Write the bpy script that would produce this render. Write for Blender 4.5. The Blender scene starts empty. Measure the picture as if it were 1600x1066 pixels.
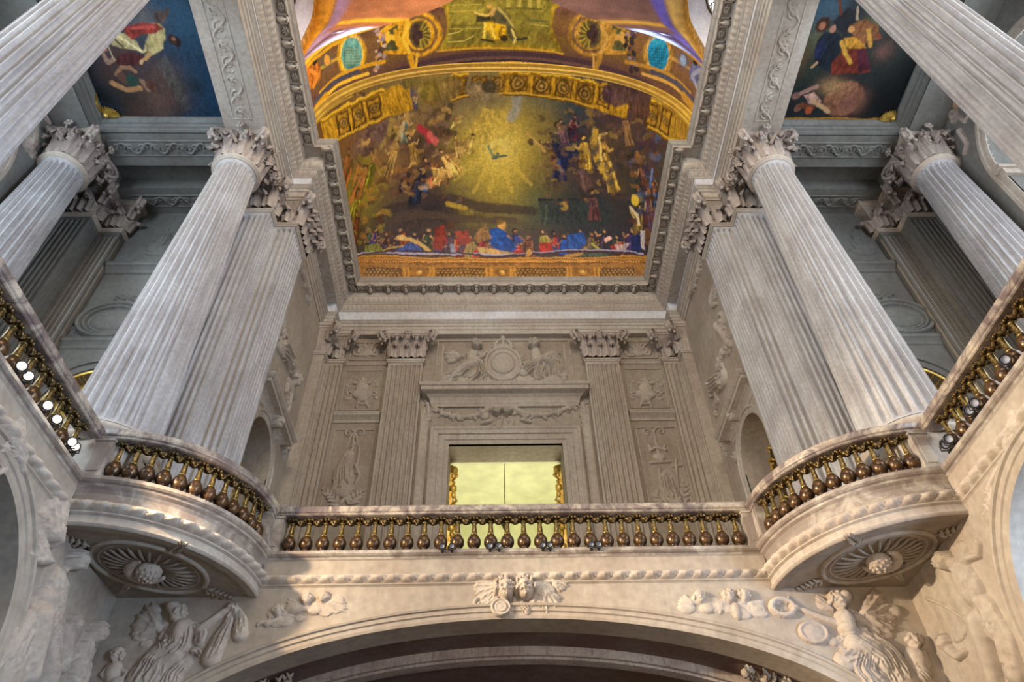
import bpy, math, random
import numpy as np
from mathutils import Matrix, Vector
from math import pi, sin, cos, sqrt, atan2, radians as R

# ------------------------------------------------------------------ camera
scn = bpy.context.scene
col = scn.collection
def set_camera():
    p, y, r = R(45.809), R(2.317), R(-1.931)
    f = np.array([sin(y)*cos(p), cos(y)*cos(p), sin(p)]); rt = np.array([cos(y), -sin(y), 0.0]); up = np.cross(rt, f)
    r2 = cos(r)*rt + sin(r)*up; u2 = -sin(r)*rt + cos(r)*up
    cd = bpy.data.cameras.new('camera'); cd.sensor_width = 36; cd.lens = 1121.0*36/1600; cd.clip_end = 300
    co = bpy.data.objects.new('camera', cd); col.objects.link(co)
    m = Matrix([[r2[0], u2[0], -f[0], -0.45], [r2[1], u2[1], -f[1], 0], [r2[2], u2[2], -f[2], 0], [0, 0, 0, 1]])
    co.matrix_world = m; scn.camera = co
set_camera()
scn.view_settings.view_transform = 'Standard'; scn.view_settings.look = 'None'
scn.view_settings.gamma = 1; scn.view_settings.use_curve_mapping = False
scn.view_settings.exposure = 0.25
# ------------------------------------------------------------------ world: a pale overcast sky outside the windows
w = bpy.data.worlds.new('sky'); scn.world = w; w.use_nodes = True
w.node_tree.nodes['Background'].inputs[0].default_value = (0.80, 0.90, 1.0, 1)
w.node_tree.nodes['Background'].inputs[1].default_value = 0.12
def area(name, loc, target, sx, sy, power, color, spread=180):
    l = bpy.data.lights.new(name, 'AREA'); l.shape = 'RECTANGLE'; l.size = sx; l.size_y = sy; l.energy = power; l.color = color
    l.spread = R(spread)
    o = bpy.data.objects.new(name, l); col.objects.link(o); o.location = loc
    o.rotation_euler = (Vector(target)-Vector(loc)).to_track_quat('-Z', 'Y').to_euler(); return o
def spot(name, loc, target, power, color, size=0.15, angle=100, blend=0.6):
    l = bpy.data.lights.new(name, 'SPOT'); l.energy = power; l.color = color; l.shadow_soft_size = size
    l.spot_size = R(angle); l.spot_blend = blend
    o = bpy.data.objects.new(name, l); col.objects.link(o); o.location = loc
    o.rotation_euler = (Vector(target)-Vector(loc)).to_track_quat('-Z', 'Y').to_euler(); return o
# daylight through the tall aisle windows, left and right, and the chapel windows behind the camera
area('daylight_left_windows', (-13.0, 3.2, 13.5), (2, 9, 13), 9, 9, 1900, (0.74, 0.88, 1.0))
area('daylight_right_windows', (13.0, 3.2, 13.5), (-2, 9, 13), 9, 9, 1900, (0.84, 0.92, 1.0))
area('daylight_chevet_windows', (0, -11, 10), (0, 14, 15), 9, 9, 260, (1.0, 0.95, 0.90))
area('clerestory_daylight', (0, -5, 24.5), (0, 14, 25.5), 8, 3, 1900, (1.0, 0.93, 0.80))
area('daylight_lower_aisle', (12.5, 1.0, 2.5), (-7, 9.5, 4), 7, 5, 3800, (0.52, 0.72, 1.0))
# warm tungsten lamps on the left ledge and an added, unseen fill low in the nave
spot('warm_ledge_lamp', (-6.98, 8.6, 7.32), (6.5, 12.3, 5.2), 1900, (1.0, 0.77, 0.50), 0.10, 96, 0.5)
spot('warm_ledge_lamp', (-6.98, 7.4, 7.32), (7.2, 10.2, 4.2), 7000, (1.0, 0.78, 0.53), 0.10, 62, 0.9)
area('warm_nave_fill', (-3.5, -1.0, 0.2), (5.5, 12.0, 5.5), 3, 1, 140, (1.0, 0.74, 0.48), 90)
area('royal_salon_lamps', (0.0, 23.5, 10.5), (0, 23.6, 17), 4, 3, 280, (1.0, 0.98, 0.74))

# ------------------------------------------------------------------ materials
def nodes(m): m.use_nodes = True; return m.node_tree.nodes, m.node_tree.links, m.node_tree.nodes['Principled BSDF']
def stone(name, base, dark, warm, scale=1.0, bump=0.05, rough=0.75, streak=0.35, spec=0.3):
    m = bpy.data.materials.new(name); N, L, B = nodes(m)
    tc = N.new('ShaderNodeTexCoord'); mp = N.new('ShaderNodeMapping'); mp.inputs['Scale'].default_value = (scale, scale, scale)
    L.new(tc.outputs['Object'], mp.inputs['Vector'])
    n1 = N.new('ShaderNodeTexNoise'); n1.inputs['Scale'].default_value = 0.7; n1.inputs['Detail'].default_value = 6; n1.inputs['Roughness'].default_value = 0.62
    n2 = N.new('ShaderNodeTexNoise'); n2.inputs['Scale'].default_value = 9; n2.inputs['Detail'].default_value = 5
    mp2 = N.new('ShaderNodeMapping'); mp2.inputs['Scale'].default_value = (scale*5, scale*5, scale*0.35); L.new(tc.outputs['Object'], mp2.inputs['Vector'])
    n3 = N.new('ShaderNodeTexNoise'); n3.inputs['Scale'].default_value = 1.2; n3.inputs['Detail'].default_value = 4; L.new(mp2.outputs[0], n3.inputs['Vector'])
    for n in (n1, n2): L.new(mp.outputs[0], n.inputs['Vector'])
    r1 = N.new('ShaderNodeValToRGB'); r1.color_ramp.elements[0].position = 0.36; r1.color_ramp.elements[1].position = 0.62
    r1.color_ramp.elements[0].color = (*warm, 1); r1.color_ramp.elements[1].color = (*base, 1); L.new(n1.outputs['Fac'], r1.inputs[0])
    r2 = N.new('ShaderNodeValToRGB'); r2.color_ramp.elements[0].position = 0.52; r2.color_ramp.elements[1].position = 0.75; L.new(n3.outputs['Fac'], r2.inputs[0])
    ml = N.new('ShaderNodeMath'); ml.operation = 'MULTIPLY'; ml.inputs[1].default_value = streak; L.new(r2.outputs[0], ml.inputs[0])
    mx = N.new('ShaderNodeMix'); mx.data_type = 'RGBA'; L.new(ml.outputs[0], mx.inputs['Factor']); L.new(r1.outputs[0], mx.inputs['A']); mx.inputs['B'].default_value = (*dark, 1)
    r3 = N.new('ShaderNodeValToRGB'); r3.color_ramp.elements[0].position = 0.3; r3.color_ramp.elements[1].position = 0.7
    r3.color_ramp.elements[0].color = (0.82, 0.82, 0.82, 1); r3.color_ramp.elements[1].color = (1.05, 1.05, 1.05, 1); L.new(n2.outputs['Fac'], r3.inputs[0])
    m2 = N.new('ShaderNodeMix'); m2.data_type = 'RGBA'; m2.blend_type = 'MULTIPLY'; m2.inputs['Factor'].default_value = 1
    L.new(mx.outputs['Result'], m2.inputs['A']); L.new(r3.outputs[0], m2.inputs['B'])
    L.new(m2.outputs['Result'], B.inputs['Base Color']); B.inputs['Roughness'].default_value = rough; B.inputs['Specular IOR Level'].default_value = spec
    bp = N.new('ShaderNodeBump'); bp.inputs['Strength'].default_value = bump; bp.inputs['Distance'].default_value = 0.01
    L.new(n2.outputs['Fac'], bp.inputs['Height']); L.new(bp.outputs[0], B.inputs['Normal'])
    return m
def marble(name, base, vein, vein2, scale=1.0, rough=0.3, cover=0.5, lines=0.4):
    m = bpy.data.materials.new(name); N, L, B = nodes(m)
    tc = N.new('ShaderNodeTexCoord')
    n0 = N.new('ShaderNodeTexNoise'); n0.inputs['Scale'].default_value = 1.3*scale; n0.inputs['Detail'].default_value = 8; n0.inputs['Roughness'].default_value = 0.68; n0.inputs['Distortion'].default_value = 1.2
    n1 = N.new('ShaderNodeTexNoise'); n1.inputs['Scale'].default_value = 6*scale; n1.inputs['Detail'].default_value = 8; n1.inputs['Distortion'].default_value = 0.8
    for n in (n0, n1): L.new(tc.outputs['Object'], n.inputs['Vector'])
    a = N.new('ShaderNodeValToRGB'); a.color_ramp.elements[0].position = 0.5-0.05*cover; a.color_ramp.elements[0].color = (*vein2, 1)
    a.color_ramp.elements[1].position = 0.62; a.color_ramp.elements[1].color = (*base, 1); L.new(n0.outputs['Fac'], a.inputs[0])
    b = N.new('ShaderNodeValToRGB'); e = b.color_ramp.elements; e[0].position = 0.44; e[0].color = (0, 0, 0, 1); e[1].position = 0.49; e[1].color = (1, 1, 1, 1)
    k = e.new(0.54); k.color = (0, 0, 0, 1); L.new(n1.outputs['Fac'], b.inputs[0])
    ml = N.new('ShaderNodeMath'); ml.operation = 'MULTIPLY'; ml.inputs[1].default_value = lines; L.new(b.outputs[0], ml.inputs[0])
    mx = N.new('ShaderNodeMix'); mx.data_type = 'RGBA'; L.new(ml.outputs[0], mx.inputs['Factor']); L.new(a.outputs[0], mx.inputs['A']); mx.inputs['B'].default_value = (*vein, 1)
    L.new(mx.outputs['Result'], B.inputs['Base Color']); B.inputs['Roughness'].default_value = rough
    return m
def metal(name, c1, c2, metallic=0.9, rough=0.35, scale=8):
    m = bpy.data.materials.new(name); N, L, B = nodes(m)
    tc = N.new('ShaderNodeTexCoord'); n = N.new('ShaderNodeTexNoise'); n.inputs['Scale'].default_value = scale; n.inputs['Detail'].default_value = 4
    L.new(tc.outputs['Object'], n.inputs['Vector']); a = N.new('ShaderNodeValToRGB'); a.color_ramp.elements[0].position = 0.4; a.color_ramp.elements[1].position = 0.6
    a.color_ramp.elements[0].color = (*c1, 1); a.color_ramp.elements[1].color = (*c2, 1); L.new(n.outputs['Fac'], a.inputs[0]); L.new(a.outputs[0], B.inputs['Base Color'])
    B.inputs['Metallic'].default_value = metallic; B.inputs['Roughness'].default_value = rough
    return m
def emit(name, c, s):
    m = bpy.data.materials.new(name); N, L, B = nodes(m); B.inputs['Base Color'].default_value = (*c, 1)
    B.inputs['Emission Color'].default_value = (*c, 1); B.inputs['Emission Strength'].default_value = s; return m
def painted(name, rough=0.55, gain=1.0):
    m = bpy.data.materials.new(name); N, L, B = nodes(m)
    at = N.new('ShaderNodeAttribute'); at.attribute_name = 'paint'
    tc = N.new('ShaderNodeTexCoord'); n = N.new('ShaderNodeTexNoise'); n.inputs['Scale'].default_value = 14; n.inputs['Detail'].default_value = 6
    L.new(tc.outputs['Object'], n.inputs['Vector'])
    r = N.new('ShaderNodeValToRGB'); r.color_ramp.elements[0].position = 0.3; r.color_ramp.elements[1].position = 0.7
    r.color_ramp.elements[0].color = (0.82*gain,)*3+(1,); r.color_ramp.elements[1].color = (1.12*gain,)*3+(1,); L.new(n.outputs['Fac'], r.inputs[0])
    x = N.new('ShaderNodeMix'); x.data_type = 'RGBA'; x.blend_type = 'MULTIPLY'; x.inputs['Factor'].default_value = 1
    L.new(at.outputs['Color'], x.inputs['A']); L.new(r.outputs[0], x.inputs['B']); L.new(x.outputs['Result'], B.inputs['Base Color'])
    B.inputs['Roughness'].default_value = rough; B.inputs['Specular IOR Level'].default_value = 0.25
    return m
M = {}
M['stone'] = stone('pale_limestone', (0.50, 0.455, 0.40), (0.22, 0.19, 0.17), (0.42, 0.35, 0.295))
M['shaft'] = stone('shaft_limestone', (0.52, 0.52, 0.54), (0.22, 0.21, 0.22), (0.41, 0.39, 0.40), 1.3, 0.06, 0.65, 0.6)
M['wall'] = stone('wall_limestone', (0.45, 0.395, 0.33), (0.24, 0.20, 0.165), (0.37, 0.30, 0.24), 0.8, 0.05)
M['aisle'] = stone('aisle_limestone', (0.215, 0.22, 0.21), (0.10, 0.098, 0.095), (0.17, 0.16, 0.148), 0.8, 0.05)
M['carved'] = stone('carved_limestone', (0.54, 0.475, 0.405), (0.23, 0.19, 0.165), (0.46, 0.375, 0.315), 1.5, 0.1, 0.75, 0.25)
M['dusty'] = stone('capital_limestone', (0.50, 0.435, 0.385), (0.15, 0.115, 0.11), (0.36, 0.29, 0.26), 2.2, 0.1, 0.8, 0.7)
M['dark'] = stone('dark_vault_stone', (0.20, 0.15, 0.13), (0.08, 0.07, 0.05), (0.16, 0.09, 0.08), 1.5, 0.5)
M['warmcarved'] = stone('ochre_stone', (0.50, 0.33, 0.22), (0.25, 0.17, 0.12), (0.40, 0.26, 0.18), 1.5, 0.2)
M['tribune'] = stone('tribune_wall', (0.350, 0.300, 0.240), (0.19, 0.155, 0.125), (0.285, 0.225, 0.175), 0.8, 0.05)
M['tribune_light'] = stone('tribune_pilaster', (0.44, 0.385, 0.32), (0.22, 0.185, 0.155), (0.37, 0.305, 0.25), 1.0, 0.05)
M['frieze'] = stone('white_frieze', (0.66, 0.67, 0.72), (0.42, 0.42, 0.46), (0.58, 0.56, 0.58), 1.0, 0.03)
M['pave'] = stone('nave_paving', (0.16, 0.14, 0.125), (0.07, 0.06, 0.055), (0.12, 0.10, 0.085), 1.0, 0.03, 0.4)
M['rail'] = marble('veined_marble', (0.52, 0.45, 0.37), (0.045, 0.035, 0.04), (0.17, 0.13, 0.125), 1.5, 0.3, 1.2, 0.35)
M['ledge'] = marble('weathered_marble', (0.47, 0.425, 0.37), (0.13, 0.105, 0.10), (0.24, 0.195, 0.17), 1.3, 0.5, 0.9, 0.15)
M['bulb'] = metal('bronze_baluster', (0.050, 0.026, 0.018), (0.14, 0.080, 0.036), 0.55, 0.30, 11)
M['neck'] = metal('gilt_bronze', (0.12, 0.080, 0.030), (0.34, 0.24, 0.085), 0.75, 0.33, 14)
M['gold'] = metal('gilding', (0.50, 0.30, 0.05), (0.85, 0.58, 0.14), 0.6, 0.4, 5)
M['darkgilt'] = metal('dark_gilding', (0.025, 0.017, 0.012), (0.20, 0.125, 0.04), 0.6, 0.4, 20)
M['black'] = metal('black_lamp_metal', (0.015, 0.015, 0.018), (0.03, 0.03, 0.03), 0.3, 0.35)
M['lead'] = metal('window_lead', (0.03, 0.025, 0.02), (0.10, 0.07, 0.03), 0.6, 0.5)
M['cloud'] = emit('daylit_glass', (0.85, 0.92, 1.0), 1.6)
M['paint'] = painted('fresco_paint', 0.5, 1.6); M['oil'] = painted('oil_paint', 0.45)
M['goldpaint'] = stone('gilded_plaster', (0.72, 0.44, 0.06), (0.28, 0.15, 0.03), (0.55, 0.30, 0.05), 2.0, 0.3, 0.45, 0.5)
M['white'] = stone('white_plaster', (0.75, 0.78, 0.84), (0.45, 0.45, 0.52), (0.62, 0.58, 0.60), 1.0, 0.1)
M['bright'] = emit('clerestory_glass', (0.95, 0.98, 1.0), 5.0)

# ------------------------------------------------------------------ mesh helpers
def link(name, me, mats, parent=None, loc=None):
    o = bpy.data.objects.new(name, me)
    if mats is not None and len(me.materials) == 0:
        for k in (mats if isinstance(mats, (list, tuple)) else [mats]): me.materials.append(M[k] if isinstance(k, str) else k)
    if parent is not None: o.parent = parent
    if loc is not None: o.location = loc
    col.objects.link(o); return o
class MB:
    def __init__(s): s.V = []; s.F = []; s.I = []; s.S = []; s.n = 0
    def add(s, V, F, mi=0, smooth=False):
        V = np.asarray(V, float).reshape(-1, 3); F = np.asarray(F, np.int64)
        s.V.append(V); s.F.append(F+s.n); s.I.append(np.full(len(F), mi)); s.S.append(np.full(len(F), smooth)); s.n += len(V)
    def grid(s, P, cu=False, cv=False, mi=0, smooth=True, flip=False, mask=None):
        P = np.asarray(P, float); n, m = P.shape[:2]
        i = np.arange(n if cu else n-1); j = np.arange(m if cv else m-1)
        I, J = np.meshgrid(i, j, indexing='ij'); I2 = (I+1) % n; J2 = (J+1) % m
        F = np.stack([I*m+J, I2*m+J, I2*m+J2, I*m+J2], -1).reshape(-1, 4)
        if mask is not None: F = F[mask.reshape(-1)]
        if flip: F = F[:, ::-1]
        s.add(P, F, mi, smooth)
    def box(s, x0, x1, y0, y1, z0, z1, mi=0):
        V = [(x, y, z) for x in (x0, x1) for y in (y0, y1) for z in (z0, z1)]
        s.add(V, [(0, 1, 3, 2), (4, 6, 7, 5), (0, 4, 5, 1), (2, 3, 7, 6), (0, 2, 6, 4), (1, 5, 7, 3)], mi)
    def obox(s, c, ax, ay, az, mi=0):          # oriented box: centre and three half-axis vectors
        c, ax, ay, az = [np.asarray(v, float) for v in (c, ax, ay, az)]
        V = [c+i*ax+j*ay+k*az for i in (-1, 1) for j in (-1, 1) for k in (-1, 1)]
        s.add(V, [(0, 1, 3, 2), (4, 6, 7, 5), (0, 4, 5, 1), (2, 3, 7, 6), (0, 2, 6, 4), (1, 5, 7, 3)], mi)
    def lathe(s, prof, n=24, c=(0, 0), mi=0, rad=None, smooth=True, a0=0, a1=2*pi):
        full = abs(a1-a0-2*pi) < 1e-6
        A = a0+(a1-a0)*np.arange(n if full else n+1)/n
        P = np.zeros((len(A), len(prof), 3))
        for j, (r, z) in enumerate(prof):
            rr = r*(1 if rad is None else rad(A, j)); P[:, j, 0] = c[0]+rr*np.cos(A); P[:, j, 1] = c[1]+rr*np.sin(A); P[:, j, 2] = z
        s.grid(P, cu=full, mi=mi, smooth=smooth)
    def tube(s, pts, rad, n=6, mi=0, cap=True, smooth=True):
        pts = np.asarray(pts, float); k = len(pts); rad = np.broadcast_to(rad, (k,))
        T = np.gradient(pts, axis=0); T /= np.linalg.norm(T, axis=1)[:, None]+1e-9
        ref = np.array([0.123, 0.31, 0.94]); P = np.zeros((k, n, 3)); A = 2*pi*np.arange(n)/n
        for i in range(k):
            a = np.cross(T[i], ref); a /= np.linalg.norm(a)+1e-9; b = np.cross(T[i], a)
            P[i] = pts[i]+rad[i]*(np.cos(A)[:, None]*a+np.sin(A)[:, None]*b)
        s.grid(P, cv=True, mi=mi, smooth=smooth)
        if cap and n >= 4:
            base = s.n-k*n
            for r0 in (0, (k-1)*n):
                for q in range(1, n-2, 2):
                    s.F.append(np.array([[base+r0, base+r0+q, base+r0+q+1, base+r0+min(q+2, n-1)]])); s.I.append(np.array([mi])); s.S.append(np.array([False]))
    def ball(s, c, r, n=8, mi=0, sc=(1, 1, 1)):
        A = 2*pi*np.arange(n)/n; B = np.linspace(-pi/2*0.98, pi/2*0.98, max(4, n//2+1))
        P = np.stack([c[0]+r*sc[0]*np.outer(np.cos(A), np.cos(B)), c[1]+r*sc[1]*np.outer(np.sin(A), np.cos(B)), c[2]+r*sc[2]*np.outer(np.ones(n), np.sin(B))], -1)
        s.grid(P, cu=True, mi=mi)
    def sweep(s, path, prof, closed=False, mi=0, smooth=False, ends=True):
        # path: plan points; prof: (offset to the right of travel, z)
        p = np.asarray(path, float); n = len(p)
        d = np.roll(p, -1, 0)-p
        if not closed: d[-1] = d[-2]
        d /= np.linalg.norm(d, axis=1)[:, None]; nr = np.stack([d[:, 1], -d[:, 0]], -1)
        pn = np.roll(nr, 1, 0)
        if not closed: pn[0] = nr[0]
        m = (nr+pn)/(1+np.sum(nr*pn, 1))[:, None]
        P = np.zeros((n, len(prof), 3))
        for j, (o, z) in enumerate(prof): P[:, j, :2] = p+m*o; P[:, j, 2] = z
        s.grid(P, cu=closed, mi=mi, smooth=smooth)
        if ends and not closed:
            for i in (0, n-1):
                c = P[i].mean(0); k = len(prof)
                V = np.vstack([P[i], c]); F = [(j, (j+1) % k, k, k) for j in range(k)]
                s.tri(V, [f[:3] for f in F], mi)
    def tri(s, V, F, mi=0, smooth=False):
        V = np.asarray(V, float).reshape(-1, 3); F = np.asarray(F, np.int64); F = np.concatenate([F, -np.ones((len(F), 1), np.int64)-s.n], 1)
        s.V.append(V); s.F.append(F+s.n); s.I.append(np.full(len(F), mi)); s.S.append(np.full(len(F), smooth)); s.n += len(V)
    def poly_prism(s, pts, h0, h1, frame, mi=0):
        # pts in (u,v) (convex or star-shaped about its mean); frame = origin, u, v, n
        O, u, v, nn = [np.asarray(a, float) for a in frame]
        P = np.array([O+a*u+b*v for a, b in pts]); k = len(P)
        A = P+nn*h0; B = P+nn*h1; s.grid(np.stack([A, B], 1), cu=True, mi=mi, smooth=False)
        s.tri(np.vstack([B, B.mean(0)]), [(j, (j+1) % k, k) for j in range(k)], mi)
    def mesh(s, name):
        V = np.concatenate(s.V); F = np.concatenate(s.F); I = np.concatenate(s.I); S = np.concatenate(s.S)
        isq = F[:, 3] >= 0; tot = np.where(isq, 4, 3); me = bpy.data.meshes.new(name)
        me.vertices.add(len(V)); me.vertices.foreach_set('co', V.astype(np.float32).ravel())
        flat = F.ravel(); flat = flat[flat >= 0]
        me.loops.add(len(flat)); me.loops.foreach_set('vertex_index', flat.astype(np.int32))
        me.polygons.add(len(F)); st = np.concatenate([[0], np.cumsum(tot)[:-1]])
        me.polygons.foreach_set('loop_start', st.astype(np.int32)); me.polygons.foreach_set('loop_total', tot.astype(np.int32))
        me.polygons.foreach_set('material_index', I.astype(np.int32)); me.polygons.foreach_set('use_smooth', S.astype(bool))
        me.update(calc_edges=True); me.validate(); return me
    def build(s, name, mats, parent=None, loc=None): return link(name, s.mesh(name), mats, parent, loc)
def tag(o, label=None, cat=None, group=None, kind=None):
    if label: o['label'] = label
    if cat: o['category'] = cat
    if group: o['group'] = group
    if kind: o['kind'] = kind
    return o
def empty(name, loc, label=None, cat=None, group=None, kind=None):
    o = bpy.data.objects.new(name, None); col.objects.link(o); o.location = loc; o.empty_display_size = 0.2
    return tag(o, label, cat, group, kind)
def rel(b, loc):                                # move built geometry so that it is relative to its parent's origin
    for v in b.V: v -= np.asarray(loc, float)
    return b
rng = random.Random(7); nrs = np.random.RandomState(3)
def arcp(cx, cy, r, a0, a1, n): return [(cx+r*cos(a0+(a1-a0)*i/n), cy+r*sin(a0+(a1-a0)*i/n)) for i in range(n+1)]

# ------------------------------------------------------------------ measures (camera at 0,0,0; z up; y towards the royal tribune)
XW, YW, RB = 7.22, 12.43, 2.5        # nave walls, end wall, balcony radius
ZL, ZR = 7.04, 8.05                  # ledge top, handrail top
ZN, ZA = 18.45, 19.8                 # neck of the capitals, underside of the architrave
FLOOR = -1.6
# ------------------------------------------------------------------ setting: floor, walls, arches
b = MB(); b.box(-15, 15, -12, 22, FLOOR-0.3, FLOOR); b.build('floor', 'pave')['kind'] = 'structure'

def arch_wall(b, frame, u0, u1, z0, z1, arches, depth, mi=0, nseg=40, back=True):
    """wall face in the u-z plane with arched openings (centre, half width, springing, rise, foot) and their reveals along -n"""
    O, u, n = [np.asarray(a, float) for a in frame]; up = np.array([0, 0, 1.0])
    P = lambda a, z, d=0.0: O+u*a+up*z-n*d
    def q(a0, a1, za, zb):
        for d in ((0, depth) if back else (0,)): b.add([P(a0, za, d), P(a1, za, d), P(a1, zb, d), P(a0, zb, d)], [(0, 1, 2, 3)], mi)
    cur = u0
    for (c, a, zs, bz, zf) in sorted(arches):
        q(cur, c-a, z0, z1)
        t = np.linspace(pi, 0, nseg+1) if bz > 0 else np.array([pi, 0]); U = c+a*np.cos(t); Z = zs+bz*np.sin(t)
        for d in ((0, depth) if back else (0,)):
            G = np.array([[P(x, z, d), P(x, z1, d)] for x, z in zip(U, Z)]); b.grid(G, mi=mi, smooth=False)
            if zf > z0+1e-4: b.add([P(c-a, z0, d), P(c+a, z0, d), P(c+a, zf, d), P(c-a, zf, d)], [(0, 1, 2, 3)], mi)
        ring = [(c-a, max(z0, zf))]+list(zip(U, Z))+[(c+a, max(z0, zf))]
        b.grid(np.array([[P(x, z, 0), P(x, z, depth)] for x, z in ring]), mi=mi, smooth=False)
        cur = c+a
    q(cur, u1, z0, z1)
def archivolt(b, frame, c, a, zs, bz, prof, nseg=64, foot=None, mi=0):
    """moulding that follows the arch; prof = (distance outside the arch edge, height off the wall)"""
    O, u, n = [np.asarray(x, float) for x in frame]; up = np.array([0, 0, 1.0])
    t = np.linspace(pi, 0, nseg+1); U = c+a*np.cos(t); Z = zs+bz*np.sin(t); NU = np.cos(t)/a; NZ = np.sin(t)/bz; l = np.hypot(NU, NZ); NU /= l; NZ /= l
    if foot is not None:
        U = np.concatenate([[U[0]], U, [U[-1]]]); Z = np.concatenate([[foot], Z, [foot]]); NU = np.concatenate([[-1], NU, [1]]); NZ = np.concatenate([[0], NZ, [0]])
    G = np.zeros((len(U), len(prof), 3))
    for j, (d, h) in enumerate(prof): G[:, j] = O+np.outer(U+NU*d, u)+np.outer(Z+NZ*d, up)+n*h
    b.grid(G, mi=mi, smooth=False)
def wall(name, b, m): o = b.build(name, m); o['kind'] = 'structure'; return o
# end wall of the nave with the flat arch that carries the royal tribune
FW = ((0, YW, 0), (1, 0, 0), (0, -1, 0))
b = MB(); arch_wall(b, FW, -XW-1.4, XW+1.4, FLOOR, 6.9, [(0, 6.2, 3.3, 2.4, FLOOR)], .55, nseg=80)
wall_front = wall('wall_front', b, 'wall')
AV = [(-.0, -.05), (-.0, .02), (.05, .035), (.11, .035), (.13, .06), (.20, .06), (.215, .09), (.25, .10), (.275, .07), (.28, .0)]
b = MB(); archivolt(b, FW, 0, 6.2, 3.3, 2.4, AV, 96); b.build('archivolt', 'wall', wall_front)
# nave side walls, lower arcade
SIDE_AR = [(c, 1.9, 4.15, 1.9, FLOOR) for c in (-4.9, 1.5, 7.93)]
for s, nm in ((-1, 'wall_left'), (1, 'wall_right')):
    fr = ((s*XW, 0, 0), (0, 1, 0), (-s, 0, 0)); b = MB(); arch_wall(b, fr, -12, YW, FLOOR, 6.9, SIDE_AR, 1.3)
    wl = wall(nm, b, 'wall')
    for c in (1.5, 7.93):
        b = MB(); archivolt(b, fr, c, 1.9, 4.15, 1.9, [(0, -.05), (0, .03), (.05, .045), (.12, .045), (.14, .07), (.24, .07), (.26, .11), (.30, .12), (.33, .05), (.33, 0)], foot=FLOOR); b.build('archivolt', 'wall', wl)
# shallow vault under the tribune with its second rib and dark end wall
def ell(a, zs, bz, n=64): t = np.linspace(pi, 0, n+1); return a*np.cos(t), zs+bz*np.sin(t)
b = MB(); X, Z = ell(6.25, 3.3, 2.46)
b.grid(np.array([[(x, 13.0, z), (x, 16.2, z), (x, 19.2, z)] for x, z in zip(X, Z)]))
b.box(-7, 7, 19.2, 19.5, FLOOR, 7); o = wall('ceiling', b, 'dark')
b = MB(); E_ = [ell(6.30, 3.3, 2.50), ell(6.14, 3.3, 2.36), ell(6.10, 3.3, 2.31), ell(6.06, 3.3, 2.27)]
G = np.array([[(E_[k][0][i], y, E_[k][1][i]) for k, y in ((0, 13.72), (1, 13.72), (2, 13.76), (2, 13.84), (3, 13.86), (3, 14.12), (2, 14.14), (2, 14.2), (0, 14.2))] for i in range(65)]); b.grid(G, smooth=False)
b.build('rib', 'dusty', o)
for s in (-1, 1):                                   # carved foliage creeping along the soffit between wall and rib
    b = MB(); rg = random.Random(4)
    for i in range(46):
        t = .98-.62*i/45; t = pi*.5+(pi*.5)*(.46+.40*i/45) if s < 0 else pi*.5-(pi*.5)*(.46+.40*i/45); x, z = 6.22*cos(t), 3.3+2.42*sin(t)
        for q in range(3):
            y = 13.30+rg.uniform(-.24, .24); a = rg.uniform(0, 6.28); L = rg.uniform(.09, .17); dx = L*cos(a); b.tube([(x, y, z-.0), (x+dx*.5, y+.5*L*sin(a), z-.09-dx*.2*s), (x+dx, y+L*sin(a), z-.03-dx*.35*s)], [.02, .045, .012], 5)
        if i % 5 == 0: b.ball((x, 13.3, z-.08), .085, 7)
    b.build('foliage_band', 'wall', o)['kind'] = 'stuff'

for s in (-1, 1):
    b = MB(); b.box(*sorted((s*13.3, s*13.6)), -12, 13.6, FLOOR, 6.88); b.box(*sorted((s*8.4, s*13.3)), 13.3, 13.6, FLOOR, 6.88); wall('wall_left' if s < 0 else 'wall_right', b, 'wall')
# ledge, egg moulding and balcony fascia follow the walls and the two quarter-round balconies
arcL = arcp(-XW, YW, RB, -pi/2, 0, 28); arcR = arcp(XW, YW, RB, pi, 1.5*pi, 28)
NAVE = [(-XW, -12)]+arcL+arcR+[(XW, -12)]
def resample(path, step):
    out = []
    for (x0, y0), (x1, y1) in zip(path[:-1], path[1:]):
        k = max(1, int(round(math.hypot(x1-x0, y1-y0)/step)))
        out += [(x0+(x1-x0)*i/k, y0+(y1-y0)*i/k) for i in range(k)]
    return out+[path[-1]]
def ornate(b, path, prof, pitch, amp, step=0.035, lean=0.0, mi=0):
    """a moulding cut into eggs or leaves: prof = (offset, z, carve) swept with a repeating relief"""
    p = np.asarray(resample(path, step)); d = np.diff(p, axis=0, append=p[-1:]+(p[-1:]-p[-2:-1])); ln = np.linalg.norm(d, axis=1)
    S = np.concatenate([[0], np.cumsum(ln)[:-1]]); d /= ln[:, None]; nr = np.stack([d[:, 1], -d[:, 0]], -1); pn = np.roll(nr, 1, 0); pn[0] = nr[0]
    m = (nr+pn)/(1+np.sum(nr*pn, 1))[:, None]; P = np.zeros((len(p), len(prof), 3))
    for j, (o, z, c) in enumerate(prof):
        ph = ((S+lean*j)/pitch) % 1.0; w = np.abs(np.sin(pi*ph))**0.6+0.45*np.abs(np.sin(3*pi*ph))
        off = o+amp*c*(w-0.75); P[:, j, :2] = p+m*off[:, None]; P[:, j, 2] = z
    b.grid(P, mi=mi)
trim_ledge = empty('trim_1', (0, 0, 0), kind='structure')
b = MB(); b.sweep(NAVE, [(-.6, 7.04), (.10, 7.04), (.13, 7.02), (.13, 6.96), (.10, 6.93), (.06, 6.915), (.05, 6.88)]); b.build('ledge_slab', 'ledge', trim_ledge)
straight = [[(-XW, -12), (-XW, 9.93)], [(-4.72, YW), (4.72, YW)], [(XW, 9.93), (XW, -12)]]
b = MB()
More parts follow.
